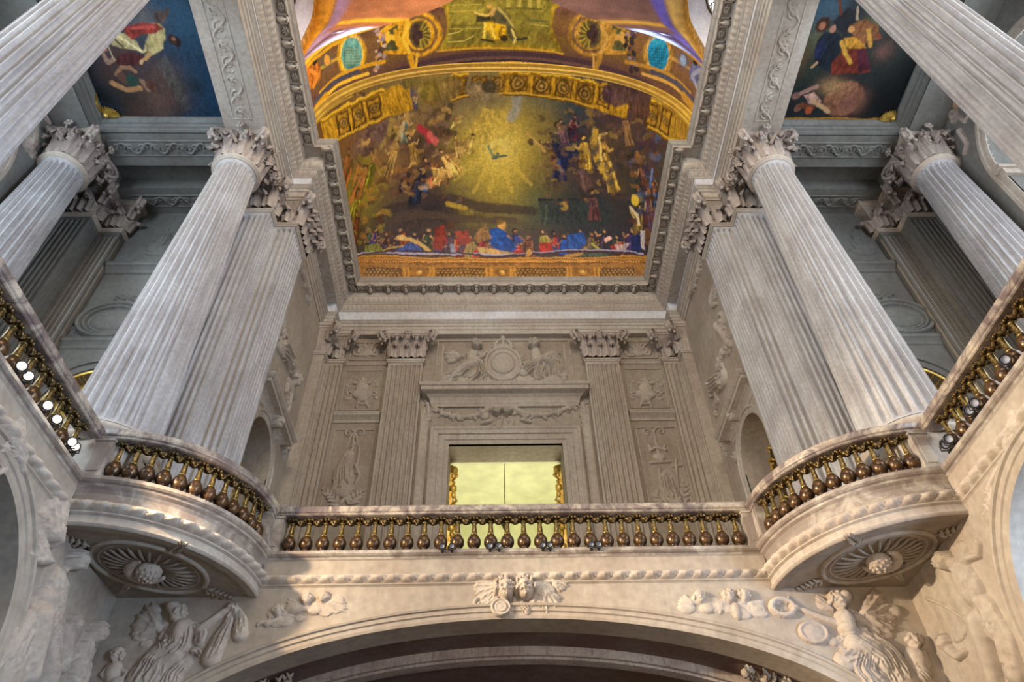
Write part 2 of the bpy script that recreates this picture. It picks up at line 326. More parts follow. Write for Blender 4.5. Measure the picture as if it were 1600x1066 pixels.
for p in straight: b.sweep(p, [(.05, 6.88), (.03, 6.86), (.03, 6.60), (.06, 6.585), (.06, 6.565)], ends=False)
for p in straight: b.sweep(p, [(.02, 6.41), (.035, 6.40), (.035, 6.375), (.015, 6.36), (.0, 6.34)], ends=False)
b.build('fascia_band', 'wall', trim_ledge)
b = MB()
for p in straight: ornate(b, p, [(.06, 6.565, 0), (.085, 6.545, .5), (.10, 6.51, 1), (.08, 6.46, 1), (.04, 6.43, .6), (.02, 6.41, 0)], .30, .085, step=.025, lean=.045)
b.build('egg_moulding', 'carved', trim_ledge)
# joints of the facing slabs and faint stone blocks of the end wall
def balcony(s, label):
    arc = arcL if s < 0 else arcR; c = (s*XW, YW)
    t = empty('balcony', (s*XW, YW, 6.2), label, 'balcony'); o0 = (s*XW, YW, 6.2)
    b = MB(); b.sweep(arc, [(.05, 6.88), (.0, 6.84), (-.03, 6.78), (-.02, 6.66), (.03, 6.62), (.07, 6.60), (.07, 6.58)], smooth=False, ends=False); rel(b, o0).build('stained_band', 'ledge', t)
    b = MB(); ornate(b, arc, [(.07, 6.58, 0), (.11, 6.555, .5), (.125, 6.515, 1), (.10, 6.465, 1), (.06, 6.44, .6), (.03, 6.42, 0)], .26, .085, step=.025, lean=.045); rel(b, o0).build('egg_moulding', 'carved', t)
    b = MB(); b.sweep(arc, [(.03, 6.42), (.05, 6.41), (.05, 6.385), (.02, 6.37), (.0, 6.36), (.0, 6.25), (.025, 6.24), (.03, 6.215), (.01, 6.19), (-.02, 6.17)], smooth=False, ends=False); rel(b, o0).build('fascia', 'stone', t)
    b = MB(); A = np.linspace(-pi/2, 0, 29) if s < 0 else np.linspace(pi, 1.5*pi, 29)
    rr = [0.0, 1.0, 2.0, 2.30, 2.31, 2.36, 2.37, 2.50]; zz = [6.20, 6.20, 6.20, 6.20, 6.18, 6.18, 6.165, 6.165]
    P = np.array([[(c[0]+r*cos(a), c[1]+r*sin(a), z) for r, z in zip(rr, zz)] for a in A]); b.grid(P, smooth=False)
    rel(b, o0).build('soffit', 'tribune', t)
    # oval moulding, shell gadroons, sprays and the seed-pod boss of the soffit
    cx, cy = s*6.27, 11.35; F = lambda u, v, z=0: (cx+u*s*-1, cy+v, 6.2-z)
    b = MB(); ov = [(cos(a), sin(a)) for a in np.linspace(0, 2*pi, 65)]
    d1 = np.array([1, -1.0])/sqrt(2); d2 = np.array([1, 1.0])/sqrt(2)      # oval lies across the corner
    el = lambda a, k=1.0: d2*(0.98*k*cos(a))+d1*(0.74*k*sin(a))
    b.tube([F(*el(a), .01) for a in np.linspace(0, 2*pi, 65)], .045, 6); b.tube([F(*el(a, .86), .0) for a in np.linspace(0, 2*pi, 65)], .022, 5)
    rel(b, o0).build('oval_moulding', 'tribune_light', t)
    b = MB()
    for k in range(26):
        a = 2*pi*k/26; pts = [F(*el(a, q), .004+.04*sin(pi*(q-.25)/.58)) for q in np.linspace(.28, .80, 7)]; b.tube(pts, [.014, .02, .024, .027, .028, .026, .01], 6)
    rel(b, o0).build('shell_fan', 'tribune', t)
    b = MB()
    P = []
    for i, a in enumerate(np.linspace(.3*pi, 1.45*pi, 30)): P.append(F(.30*cos(a)+.0, .30*sin(a), .06))
    b.tube(P, [.03+.085*sin(pi*i/29) for i in range(30)], 10)
    b.lathe([(.20, 6.2), (.22, 6.15), (.20, 6.08), (.14, 6.0), (.06, 5.96), (.0, 5.955)], 16, (cx, cy))
    for i in range(34):
        z = 1-(i+.5)/34*1.0; a = i*2.39996; r = sqrt(max(0, 1-z*z)); b.ball((cx+.19*r*cos(a), cy+.19*r*sin(a), 6.12-.17*z), .033, 6)
    rel(b, o0).build('seed_pod_boss', 'carved', t)
    for (ang, L0) in ((pi*.25, 1), (pi*1.25, 1), (-pi*.25, .8), (pi*.75, .5)):
        b = MB(); e = np.array([cos(ang), sin(ang)]); f = np.array([-e[1], e[0]]); base = e*(1.0 if abs(sin(ang-pi/4)) < .5 else .76)
        for k in range(5):
            st = base+e*(.06+.1*k)*L0
            for q in (-1, 1):
                tip = st+(e*.10+f*q*.13)*L0*(1.1-.12*k); b.tube([F(*st, .0), F(*((st+tip)/2+e*.02), .045), F(*tip, .01)], [.018, .04, .008], 6)
        b.tube([F(*base, .0), F(*(base+e*.5*L0), .0)], [.03, .02], 6); rel(b, o0).build('leaf_spray', 'wall', t)
    return t
balcony(-1, 'quarter-round stone balcony on the left corner, its carved underside in shadow')
balcony(1, 'quarter-round stone balcony on the right corner, lit warm, with a seed-pod boss beneath')

# ------------------------------------------------------------------ upper storey: floors, walls, door
b = MB()
for s in (-1, 1): b.box(min(s*(XW+.02), s*13.3), max(s*(XW+.02), s*13.3), -12, 13.4, 6.88, 7.03)
b.box(-6.85, 6.85, YW+.02, 19.05, 6.88, 7.03)
for arc, s in ((arcL, -1), (arcR, 1)):
    P = np.array([[(s*XW, YW, z), (x, y, z)] for x, y in arc for z in (7.03,)]); b.grid(P, smooth=False)
b.build('floor', 'ledge')['kind'] = 'structure'
YB, XS = 19.05, 6.85
b = MB(); arch_wall(b, ((0, YB, 0), (1, 0, 0), (0, -1, 0)), -XS-.3, XS+.3, 7.03, 19.85, [(0, 1.88, 14.7, 0, 7.03)], 1.0)
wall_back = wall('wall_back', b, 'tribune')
for s in (-1, 1):
    b = MB(); arch_wall(b, ((s*XS, 0, 0), (0, 1, 0), (-s, 0, 0)), 14.1, YB, 7.03, 21.1, [(16.0, 1.08, 12.0, 1.08, 7.03)], .9)
    ws = wall('wall_left' if s < 0 else 'wall_right', b, 'tribune_light')
    b = MB(); fr = ((s*XS, 0, 0), (0, 1, 0), (-s, 0, 0)); archivolt(b, fr, 16.0, 1.08, 12.0, 1.08, [(0, -.03), (0, .03), (.06, .05), (.16, .05), (.18, .09), (.24, .09), (.27, .0)], foot=7.03); b.build('archivolt', 'stone', ws)
    # pier core that closes the corner
    b = MB()
    for x0, x1, y0, y1 in ((7.12, 8.05, 12.45, 14.3), (6.6, 8.7, 12.95, 14.3), (7.78, 8.7, 14.3, 19.2)): b.box(*sorted((s*x0, s*x1)), y0, y1, 7.03, 21.1)
    b.box(*sorted((s*11.8, s*13.4)), 13.12, 13.9, 7.03, 21); b.box(*sorted((s*12.5, s*13.4)), 12.6, 13.4, 7.03, 21); wall('wall_left' if s < 0 else 'wall_right', b, 'stone')
    # aisle end wall with its arched doorway, outer aisle wall with arched windows
    b = MB(); fr = ((0, 13.4, 0), (1, 0, 0), (0, -1, 0)); arch_wall(b, fr, *sorted((s*8.6, s*12.0)), 7.03, 21, [(s*10.25, 1.15, 11.6, 1.15, 7.03)], .5)
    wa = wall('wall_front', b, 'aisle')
    b = MB()
    archivolt(b, fr, s*10.25, 1.15, 11.6, 1.15, [(0, -.3), (0, .02), (.05, .03), (.05, .0)], foot=7.03, mi=1)
    archivolt(b, fr, s*10.25, 1.25, 11.6, 1.25, [(0, 0), (0, .04), (.1, .06), (.12, .03), (.2, .03), (.22, .08), (.3, .09), (.33, 0)], foot=7.03)
    b.build('archivolt', ['aisle', 'gold'], wa)
    b = MB(); b.box(*sorted((s*8.75, s*11.75)), 13.7, 13.9, 7.03, 12.8); b.build('door_panel', 'gold', wa)
    b = MB(); xa, xb = sorted((s*8.7, s*11.8)); 
    for z0, h in ((16.65, 1.0), (13.55, .6)): b.sweep([(xa, 13.4), (xb, 13.4)], [(0, z0), (.05*h, z0+.03), (.07*h, z0+.12), (.14*h, z0+.2), (.20*h, z0+.24), (.20*h, z0+.32), (.24*h, z0+.35), (.0, z0+.42)])
    b.build('cornice', 'aisle', wa)
    b = MB(); fr = ((s*13.3, 0, 0), (0, 1, 0), (-s, 0, 0)); arch_wall(b, fr, -12, 13.4, 7.03, 20.6, [(c, 2.0, 16.8, 2.0, 8.2) for c in (-4.9, 1.5, 7.93)], 1.2)
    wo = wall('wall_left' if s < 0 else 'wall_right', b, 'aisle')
    for c in (1.5, 7.93):
        b = MB(); archivolt(b, fr, c, 2.0, 16.8, 2.0, [(0, -.05), (0, .03), (.07, .05), (.18, .05), (.2, .09), (.3, .09), (.33, 0)], foot=8.2); b.box(*sorted((s*13.22, s*14.5)), c-2.06, c-1.9, 16.45, 16.8); b.box(*sorted((s*13.22, s*14.5)), c+1.9, c+2.06, 16.45, 16.8); b.box(*sorted((s*13.12, s*14.5)), c+1.84, c+2.12, 16.68, 16.8); b.build('archivolt', 'stone', wo)
    for k, c in enumerate((-4.9, 1.5, 7.93)):
        # window: gilded arched frame, mullions, daylit panes
        w0 = empty('window_%d' % (k+1+(3 if s > 0 else 0)), (s*14.45, c, 8.2), kind='structure'); o0 = (s*14.45, c, 8.2)
        b = MB(); frw = ((s*14.4, 0, 0), (0, 1, 0), (-s, 0, 0)); archivolt(b, frw, c, 1.6, 16.8, 1.6, [(0, -.05), (0, .10), (.12, .16), (.26, .10), (.30, .16), (.42, .02)], foot=8.2); rel(b, o0).build('window_frame', 'gold', w0)
        b = MB(); P = [(c-1.6, 8.2), (c+1.6, 8.2)]+[(c+1.6*cos(a), 16.8+1.6*sin(a)) for a in np.linspace(0, pi, 25)]
        b.tri([(s*14.45, y, z) for y, z in P]+[(s*14.45, c, 13)], [(j, (j+1) % len(P), len(P)) for j in range(len(P))]); rel(b, o0).build('pane', 'cloud', w0)
        b = MB()
        for i in (-1, 0, 1): b.box(*sorted((s*14.36, s*14.44)), c+i*.8-.03, c+i*.8+.03, 8.2, 16.8+(1.6 if i == 0 else 1.35))
        for j in range(11): b.box(*sorted((s*14.36, s*14.44)), c-1.6, c+1.6, 8.9+j*.8-.02, 8.9+j*.8+.02)
        rel(b, o0).build('glazing_bars', 'lead', w0)
# gilded doors deep in the arched side openings
for s in (-1, 1):
    t = empty('door_2' if s < 0 else 'door_3', (s*7.7, 16.0, 7.03), kind='structure'); o0 = (s*7.7, 16.0, 7.03)
    b = MB(); b.box(*sorted((s*7.70, s*7.76)), 14.9, 17.1, 7.03, 13.1); rel(b, o0).build('door_panel', 'darkgilt', t)
    b = MB()
    for y in (15.15, 16.0, 16.85):
        for k in range(14):
            z = 7.6+k*.42; b.tube([(s*7.69, y-.16, z), (s*7.62, y-.05, z+.12), (s*7.62, y+.10, z+.20), (s*7.69, y+.16, z+.05)], [.02, .05, .045, .015], 5); b.ball((s*7.66, y, z), .05, 6)
    for y in (14.95, 15.6, 16.4, 17.05): b.tube([(s*7.68, y, 7.1), (s*7.68, y, 13.0)], .04, 5)
    rel(b, o0).build('gilt_ornament', 'gold', t)
# door case of the royal tribune
FB = ((0, YB, 0), (1, 0, 0), (0, -1, 0))
b = MB()
def frame_sweep(b, a, zt, prof, zb=7.03, y=YB, mi=0):
    pts = [(-a, zb), (-a, zt), (a, zt), (a, zb)]; nn = [(-1, 0), (-1, 1), (1, 1), (1, 0)]; G = np.zeros((4, len(prof), 3))
    for i, ((x, z), (nx, nz)) in enumerate(zip(pts, nn)):
        for j, (d, h) in enumerate(prof): G[i, j] = (x+nx*d, y-h, z+nz*d)
    b.grid(G, mi=mi, smooth=False)
frame_sweep(b, 1.88, 14.7, [(0, -.1), (0, .03), (.14, .05), (.15, .08), (.36, .08), (.37, .12), (.50, .14), (.56, .18), (.62, .18), (.63, 0)])
for s in (-1, 1):
    b.box(*sorted((s*2.60, s*2.90)), YB-.06, YB, 7.03, 16.2); b.box(*sorted((s*2.64, s*2.86)), YB-.10, YB, 7.6, 15.9)
b.build('door_1', 'tribune_light')['kind'] = 'structure'
b = MB(); pa = [(-2.62, YB), (-2.62, YB-.12), (2.62, YB-.12), (2.62, YB)]
b.sweep([(-2.55, YB+.1), (-2.55, YB-.08), (2.55, YB-.08), (2.55, YB+.1)], [(-.1, 16.28), (.0, 16.28), (.02, 16.36), (.05, 16.42), (.06, 16.50), (.10, 16.60), (.20, 16.70), (.36, 16.76), (.38, 16.78), (.38, 16.92), (.42, 16.94), (.45, 17.02), (.45, 17.06), (-.1, 17.10)])
b.build('trim_2', 'tribune_light')['kind'] = 'structure'
# string courses and panels of the side bays
for s in (-1, 1):
    b = MB(); x0, x1 = sorted((s*4.28, s*5.85))
    b.sweep([(x0, YB), (x1, YB)], [(0, 15.62), (.04, 15.64), (.05, 15.74), (.10, 15.80), (.16, 15.86), (.18, 15.88), (.18, 15.95), (.20, 15.97), (.20, 16.01), (.0, 16.03)])
    b.sweep([(x0, YB), (x1, YB)], [(0, 18.33), (.04, 18.35), (.06, 18.40), (.08, 18.44), (.0, 18.46)])
    for z0, z1 in ((8.0, 15.35), (16.2, 18.1), (18.62, 19.55)):
        xa, xb = x0+.12, x1-.1
        for q in ((xa, xb, z0, z0+.03), (xa, xb, z1-.03, z1), (xa, xa+.03, z0, z1), (xb-.03, xb, z0, z1)): b.box(q[0], q[1], YB-.03, YB, q[2], q[3])
    b.build('trim_3' if s < 0 else 'trim_4', 'tribune_light')['kind'] = 'structure'
# panel field over the door
b = MB()
for q in ((-2.5, 2.5, 19.58, 19.62), (-2.5, 2.5, 17.2, 17.24), (-2.5, -2.46, 17.24, 19.58), (2.46, 2.5, 17.24, 19.58)): b.box(q[0], q[1], YB-.05, YB, q[2], q[3])
for s in (-1, 1): b.box(*sorted((s*2.3, s*2.25)), YB-.03, YB, 17.6, 19.4)
b.build('trim_5', 'tribune_light')['kind'] = 'structure'
# straight cornices over the arched side doors of the tribune
ARCH_TRIM = []
for s in (-1, 1):
    b = MB(); pth = [(s*XS, 14.9), (s*(XS-.02), 14.9), (s*(XS-.02), 17.2), (s*XS, 17.2)]
    if s > 0: pth = pth[::-1]
    b.sweep(pth, [(-.1, 13.18), (.0, 13.20), (.03, 13.32), (.08, 13.40), (.16, 13.46), (.30, 13.50), (.32, 13.50), (.32, 13.62), (.36, 13.64), (.42, 13.72), (.42, 13.76), (-.1, 13.80)])
    ARCH_TRIM.append(wall('trim_6' if s < 0 else 'trim_7', b, 'stone'))
# salon behind the door: pale coved ceiling, gilded ring, dark lintel soffit
b = MB(); b.box(-5, 5, 20.05, 20.15, 14.7, 17.5); b.box(-5.2, -5, 20.05, 27, 7, 17); b.box(5, 5.2, 20.05, 27, 7, 17); b.box(-5, 5, 26.9, 27.1, 7, 17)
b.box(-5.2, 5.2, 20.05, 27.1, 6.8, 7.0); b.box(-5.2, 5.2, 20.05, 27.1, 17.0, 17.2)
M['salon'] = stone('salon_plaster', (0.83, 0.82, 0.58), (0.76, 0.74, 0.48), (0.81, 0.80, 0.54), .2, .0, .6, .3)
o = wall('wall_far_salon', b, 'salon'); o.name = 'wall_back'
b = MB()
b.tube([(5.0*cos(a), 22.9+5.0*sin(a)*1.02, 16.9) for a in np.linspace(0.02, pi-.02, 40)], .07, 6); b.tube([(4.8*cos(a), 22.9+4.8*sin(a)*1.02, 16.97) for a in np.linspace(0.02, pi-.02, 40)], .035, 5)
b.build('trim_8', 'gold')['kind'] = 'structure'
b = MB(); b.tube([(-.02, 21.4, 17.0), (-.02, 21.4, 13.4)], .016, 6); b.lathe([(.0, 13.4), (.10, 13.3), (.14, 13.1), (.06, 12.9), (.0, 12.85)], 12, (-.02, 21.4))
tag(b.build('chandelier_cord', 'darkgilt'), 'thin dark chandelier cord hanging in the glowing salon behind the tribune door', 'cord')
for s in (-1, 1):
    b = MB(); b.box(*sorted((s*1.78, s*1.88)), 20.06, 20.25, 7.03, 14.6)
    for k in range(30):
        z = 7.3+k*.245; r = .07+.045*((k*7) % 3); b.ball((s*(1.76-.02*(k % 2)), 20.1, z), r, 7, 0, (.9, .7, 1.2))
        if k % 4 == 0: b.tube([(s*1.80, 20.08, z-.2), (s*1.62, 20.05, z), (s*1.70, 20.05, z+.16), (s*1.80, 20.08, z+.2)], [.03, .05, .04, .02], 6)
    tag(b.build('gilded_doorpost', 'gold'), 'carved gilded doorpost just inside the %s jamb of the tribune door' % ('left' if s < 0 else 'right'), 'doorpost')

# ------------------------------------------------------------------ entablature
ARCH_L = [(-7.05, -12), (-7.05, 12.87), (-6.43, 12.87), (-6.43, 14.15), (-6.82, 14.15), (-6.82, 18.42), (-6.45, 18.42), (-6.45, 18.85)]
ARCH = ARCH_L+[(-x, y) for x, y in ARCH_L[::-1]]
CORN_L = [(-7.05, -12), (-7.05, 12.87), (-6.43, 12.87), (-6.43, 18.85)]; CORN = CORN_L+[(-x, y) for x, y in CORN_L[::-1]]
trim_ent = empty('trim_9', (0, 0, 0), kind='structure')
b = MB(); b.sweep(ARCH, [(-.3, 19.8), (0, 19.8), (0, 20.0), (.02, 20.02), (.035, 20.03), (.035, 20.16), (.055, 20.18), (.075, 20.19), (.075, 20.30), (.11, 20.33), (.16, 20.40), (.18, 20.41), (.18, 20.45), (.01, 20.47), (0, 20.47)], ends=False)
b.build('architrave', 'stone', trim_ent)
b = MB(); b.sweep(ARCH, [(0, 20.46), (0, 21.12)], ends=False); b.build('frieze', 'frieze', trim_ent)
b = MB()
for i in range(len(CORN)-1):
    (x0, y0), (x1, y1) = CORN[i], CORN[i+1]
b.sweep(CORN, [(-.5, 21.08), (.02, 21.08), (.05, 21.13)], ends=False)
b.sweep(CORN, [(.17, 21.30), (.20, 21.32), (.20, 21.36)], ends=False)
b.sweep(CORN, [(.31, 21.62), (.33, 21.66), (.33, 21.94), (.68, 21.94), (.68, 22.06), (.70, 22.08), (.74, 22.10), (.80, 22.18), (.82, 22.19), (.82, 22.24), (-.6, 22.34)], ends=False)
b.build('cornice', 'stone', trim_ent)
b = MB(); ornate(b, CORN, [(.05, 21.13, 0), (.09, 21.17, .6), (.13, 21.24, 1), (.17, 21.30, 0)], .17, .05)
ornate(b, CORN, [(.20, 21.36, 0), (.24, 21.40, .8), (.30, 21.50, 1), (.31, 21.58, .6), (.31, 21.62, 0)], .20, .06, lean=.02)
ornate(b, CORN, [(.69, 22.08, 0), (.72, 22.09, .6), (.74, 22.11, 0)], .09, .02)
b.build('leaf_moulding', 'carved', trim_ent)
# modillions and rosettes between them
def modillion_mesh():
    b = MB(); n = 12; t = np.linspace(0, 1, n)
    prof = [(-.02+.34*q, -.10+.08*q-.03*sin(2*pi*q)) for q in t]
    P = np.array([[(-.075, -y, 0), (-.075, -y, z), (-.035, -y, z-.02), (.035, -y, z-.02), (.075, -y, z), (.075, -y, 0)] for y, z in prof]); b.grid(P, smooth=False)
    for z, y, r in ((-.085, .04, .07), (-.045, .30, .04)):
        b.tube([(-.085, -y, z), (.085, -y, z)], r, 8)
    b.tube([(0, -.02, -.15), (0, -.12, -.165), (0, -.24, -.12), (0, -.33, -.10)], [.05, .075, .05, .02], 6)
    me = b.mesh('modillion'); me.materials.append(M['carved']); return me
def rosette_mesh():
    b = MB()
    for q in ((-.25, .25, -.175, -.135), (-.25, .25, .135, .175), (-.25, -.20, -.175, .175), (.20, .25, -.175, .175)): b.box(*q, -.07, 0)
    for k in range(7):
        a = 2*pi*k/7; b.ball((.075*cos(a), .07*sin(a), -.03), .048, 6, 0, (1, 1, 1))
    b.tube([(.135*cos(a), .115*sin(a), -.02) for a in np.linspace(0, 2*pi, 21)], .016, 5)
    b.ball((0, 0, -.07), .034, 6); me = b.mesh('rosette'); me.materials.append(M['carved']); return me
mod_me, ros_me = modillion_mesh(), rosette_mesh()
def put(me, name, loc, rz, parent):
    o = bpy.data.objects.new(name, me); o.location = loc; o.rotation_euler = (0, 0, rz); o.parent = parent; col.objects.link(o); return o
def mod_row(x0, y0, x1, y1, nx, ny, n, both):
    # row along the frieze line; normal (nx, ny)
    rz = atan2(ny, nx)+pi/2
    for i in range(n):
        t = (i+.5)/n; x, y = x0+(x1-x0)*t, y0+(y1-y0)*t
        put(ros_me, 'rosette', (x+nx*.505, y+ny*.505, 21.94), rz, trim_ent)
        if i < n-1 or both:
            t = (i+1)/n; x, y = x0+(x1-x0)*t, y0+(y1-y0)*t; put(mod_me, 'modillion', (x+nx*.33, y+ny*.33, 21.94), rz, trim_ent)
mod_row(-5.93, 18.85, 5.93, 18.85, 0, -1, 17, False)
for s in (-1, 1):
    mod_row(s*6.43, 12.2, s*6.43, 18.35, -s, 0, 9, False); put(mod_me, 'modillion', (s*6.10, 12.2, 21.94), -pi/2 if s > 0 else pi/2, trim_ent)
    mod_row(s*7.05, 3.8, s*7.05, 12.2, -s, 0, 12, False); put(ros_me, 'rosette', (s*5.93, 18.35, 21.94), 0, trim_ent)

# ------------------------------------------------------------------ leaves, volutes and capitals
def leaf_mesh(name, h, wd, out, curl):
    n, m = 12, 9; P = np.zeros((n, m, 3)); T = np.linspace(0, 1, n); U = np.linspace(-1, 1, m)
    for i, t in enumerate(T):
        if t < .66: y = -(out*(.35+.35*t/.66)); z = h*t/.66*.90
        else:
            a = (t-.66)/.34*pi*1.1; y = -(out*.70+curl*(1-cos(a))*.62); z = h*.90+curl*.60*sin(a)
        wid = wd*(.80+.35*sin(pi*min(t*1.15, 1)))*(1 if t < .66 else 1-(t-.66)/.34*.68)*(1+.24*cos(t*pi*9))
        for j, u in enumerate(U): P[i, j] = (u*wid, y-.075*(1-u*u)-.045*cos(u*pi*2.5)*(.4+t)+.09*abs(u)**2*(1 if t < .66 else .3), z-.03*abs(u))
    b = MB(); b.grid(P); Q = P.copy(); Q[:, :, 1] += .035; Q[:, :, 2] -= .012*np.linspace(0, 1, n)[:, None]; b.grid(Q, flip=True)
    b.grid(np.stack([P[:, 0], Q[:, 0]], 1)); b.grid(np.stack([P[:, -1], Q[:, -1]], 1)); b.grid(np.stack([P[-1], Q[-1]], 1))
    me = b.mesh(name); me.materials.append(M['dusty']); return me
leaf_lo = leaf_mesh('leaf_low', .50, .17, .12, .17); leaf_hi = leaf_mesh('leaf_high', .86, .18, .22, .22)
def volute_mesh(name, r, y0, z0):
    b = MB(); n = 30
    stem = [(0, -.02, .0+.0), (0, -.05, .22), (0, -y0*.45, .42), (0, -y0*.8, .52)]
    sp = []
    for i in range(n):
        a = pi*.5-2*pi*1.6*i/(n-1); q = r*(1-.80*i/(n-1)); sp.append((0, -(y0+q*cos(a)), z0+q*sin(a)))
    pts = stem+[(0, p[1], p[2]) for p in sp]; rad = [.05, .06, .07, .07]+[.065*(1-.5*i/(n-1)) for i in range(n)]
    for dx in (-.07, .07): b.tube([(dx*(1+.0*i), p[1], p[2]) for i, p in enumerate(pts)], rad, 7)
    b.tube([(0, p[1], p[2]) for p in pts], [q*.6 for q in rad], 6)
    b.ball((0, -y0, z0), .05, 8, 0, (2.6, 1, 1)); b.ball((0, -y0+.02, z0+r*.9), .07, 7, 0, (1.6, 1, .7))
    b.ball((0, -(y0+r*.6), z0-r*1.15), .07, 7, 0, (1.2, .8, 1.1)); b.ball((.1, -(y0-.02), z0-r*1.3), .06, 6); b.ball((-.1, -(y0-.02), z0-r*1.3), .06, 6)
    me = b.mesh(name); me.materials.append(M['dusty']); return me
vol_big = volute_mesh('volute_big', .235, .36, .42); vol_small = volute_mesh('volute_small', .13, .10, .36)
def fleuron_mesh():
    b = MB()
    for k in range(7):
        a = 2*pi*k/7; b.ball((.085*cos(a), -.03, .085*sin(a)), .055, 6, 0, (1, .8, 1))
    b.ball((0, -.07, 0), .05, 7); b.tube([(0, .02, -.3), (0, -.02, -.15), (0, -.02, 0)], .025, 5); me = b.mesh('fleuron'); me.materials.append(M['dusty']); return me
fle_me = fleuron_mesh()

def fluted(r0, r1, z0, z1, nfl=24):
    """a fluted shaft with entasis; the flutes stop short of both ends"""
    b = MB(); per = 7; n = nfl*per; A = 2*pi*np.arange(n)/n
    fl = np.array([0, 0, .45, .88, 1, .88, .45])      # two samples of fillet, five across the flute
    fl = np.array([.0, .0, .62, .95, 1.0, .95, .62]); depth = np.tile(fl, nfl)
    t = np.concatenate([[0, .002, .006, .012, .02, .03], np.linspace(.05, .95, 12), [.97, .98, .986, .992, .997, 1]])
    k = np.array([0, 0, 0, .55, .85, 1]+[1]*12+[1, .85, .55, 0, 0, 0])
    P = np.zeros((len(t), n, 3))
    for i, q in enumerate(t):
        r = r0+(r1-r0)*q**.95; r += .035*(max(0, 1-q/.008) if q < .008 else 0)+.03*(max(0, (q-.993)/.007))
        rr = r-k[i]*depth*r*.14; P[i, :, 0] = rr*np.cos(A); P[i, :, 1] = rr*np.sin(A); P[i, :, 2] = z0+(z1-z0)*q
    b.grid(P, cv=True, smooth=False); return b
ZB = 7.03
def column_proto(foot):
    t = bpy.data.objects.new('fluted_column', None); col.objects.link(t)
    b = fluted(.88 if foot > 1 else .68, .555, foot, ZN-ZB-.16); b.build('shaft', 'shaft', t)
    b = MB(); q = foot-2.1; k = 1.0 if foot > 1 else .72; b.box(-k, k, -k, k, 0, q+1.56)
    b.lathe([(r*(k if k == 1 else .76), z+q) for r, z in [(1.06, 1.55), (1.12, 1.62), (1.08, 1.72), (.98, 1.75), (.95, 1.80), (.97, 1.88), (1.02, 1.93), (1.03, 1.98), (.99, 2.04), (.92, 2.07), (.88, 2.1), (.0, 2.1)]], 48); b.build('base', 'stone', t)
    b = MB(); h = ZN-ZB; b.lathe([(.55, h-.17), (.60, h-.17), (.63, h-.15), (.63, h-.12), (.66, h-.11), (.69, h-.07), (.67, h-.02), (.60, h), (.55, h)], 48); b.build('neck_ring', 'carved', t)
    cp = bpy.data.objects.new('capital', None); cp.parent = t; cp.location = (0, 0, h); col.objects.link(cp)
    b = MB(); b.lathe([(.52, 0), (.53, .5), (.58, .9), (.70, 1.1), (.74, 1.15)], 32); b.build('bell', 'dusty', cp)
    b = MB()                                        # abacus with hollow sides and cut corners
    pts = []
    for q in range(4):
        a0 = q*pi/2+pi/4; c0 = np.array([cos(a0), sin(a0)])*1.12; c1 = np.array([cos(a0+pi/2), sin(a0+pi/2)])*1.12
        tn = (c1-c0)/np.linalg.norm(c1-c0); inw = -(c0+c1)/np.linalg.norm(c0+c1)
        for k in np.linspace(.05, .95, 9): pts.append(c0+(c1-c0)*k+inw*.17*(1-(2*k-1)**2))
    pts = np.array(pts)
    b.grid(np.array([[(x*f, y*f, z) for f, z in ((.93, 1.15), (.95, 1.20), (.99, 1.23), (1, 1.25), (1, 1.35))] for x, y in pts]), cu=True, smooth=False)
    b.tri(np.vstack([np.c_[pts*.93, np.full(len(pts), 1.15)], [[0, 0, 1.15]]]), [(j, (j+1) % len(pts), len(pts)) for j in range(len(pts))]); b.build('abacus', 'carved', cp)
    def ring(me, nm, n, r, z, off):
        for k in range(n):
            a = off+2*pi*k/n; put(me, nm, (r*cos(a), r*sin(a), z), a+pi/2, cp)
    ring(leaf_lo, 'leaf', 8, .53, .02, 0); ring(leaf_hi, 'leaf', 8, .52, .02, pi/8)
    ring(vol_big, 'volute', 4, .57, .55, pi/4)
    for k in range(4):
        a = k*pi/2; put(fle_me, 'fleuron', (.86*cos(a), .86*sin(a), 1.22), a+pi/2, cp)
        for e in (-.2, .2): put(vol_small, 'volute', (.60*cos(a+e), .60*sin(a+e), .62), a+e+pi/2+(.6 if e > 0 else -.6), cp)
    return t
def kids(o): return [c for c in bpy.data.objects if c.parent == o]
KIDS = {}
def copy_tree(o, parent=None, first=True):
    c = o.copy(); col.objects.link(c); c.parent = parent
    if o.name not in KIDS: KIDS[o.name] = kids(o)
    for ch in KIDS[o.name]: copy_tree(ch, c)
    return c
col0 = column_proto(1.50); col1 = column_proto(.60); G_COL = 'fluted columns of the upper storey'
cols = [(-7.8, 11.1, 'great fluted column at the left corner, rising behind the left curved balcony'),
        (7.8, 11.1, 'great fluted column at the right corner, rising behind the right curved balcony'),
        (-8.3, 5.3, 'near fluted column cutting across the top left corner of the picture'),
        (8.3, 5.3, 'near fluted column cutting across the top right corner of the picture'),
        (-12.7, 11.05, 'outer left aisle column, slimmer in view, at the far left edge'),
        (12.7, 11.05, 'outer right aisle column, its neck ring lit yellow, at the far right edge'),
        ]
for i, (x, y, lb) in enumerate(cols):
    o = col0 if i == 0 else col1 if i == 2 else copy_tree(col1 if i == 3 else col0); o.location = (x, y, ZB); tag(o, lb, 'column', G_COL)
KIDS.clear()

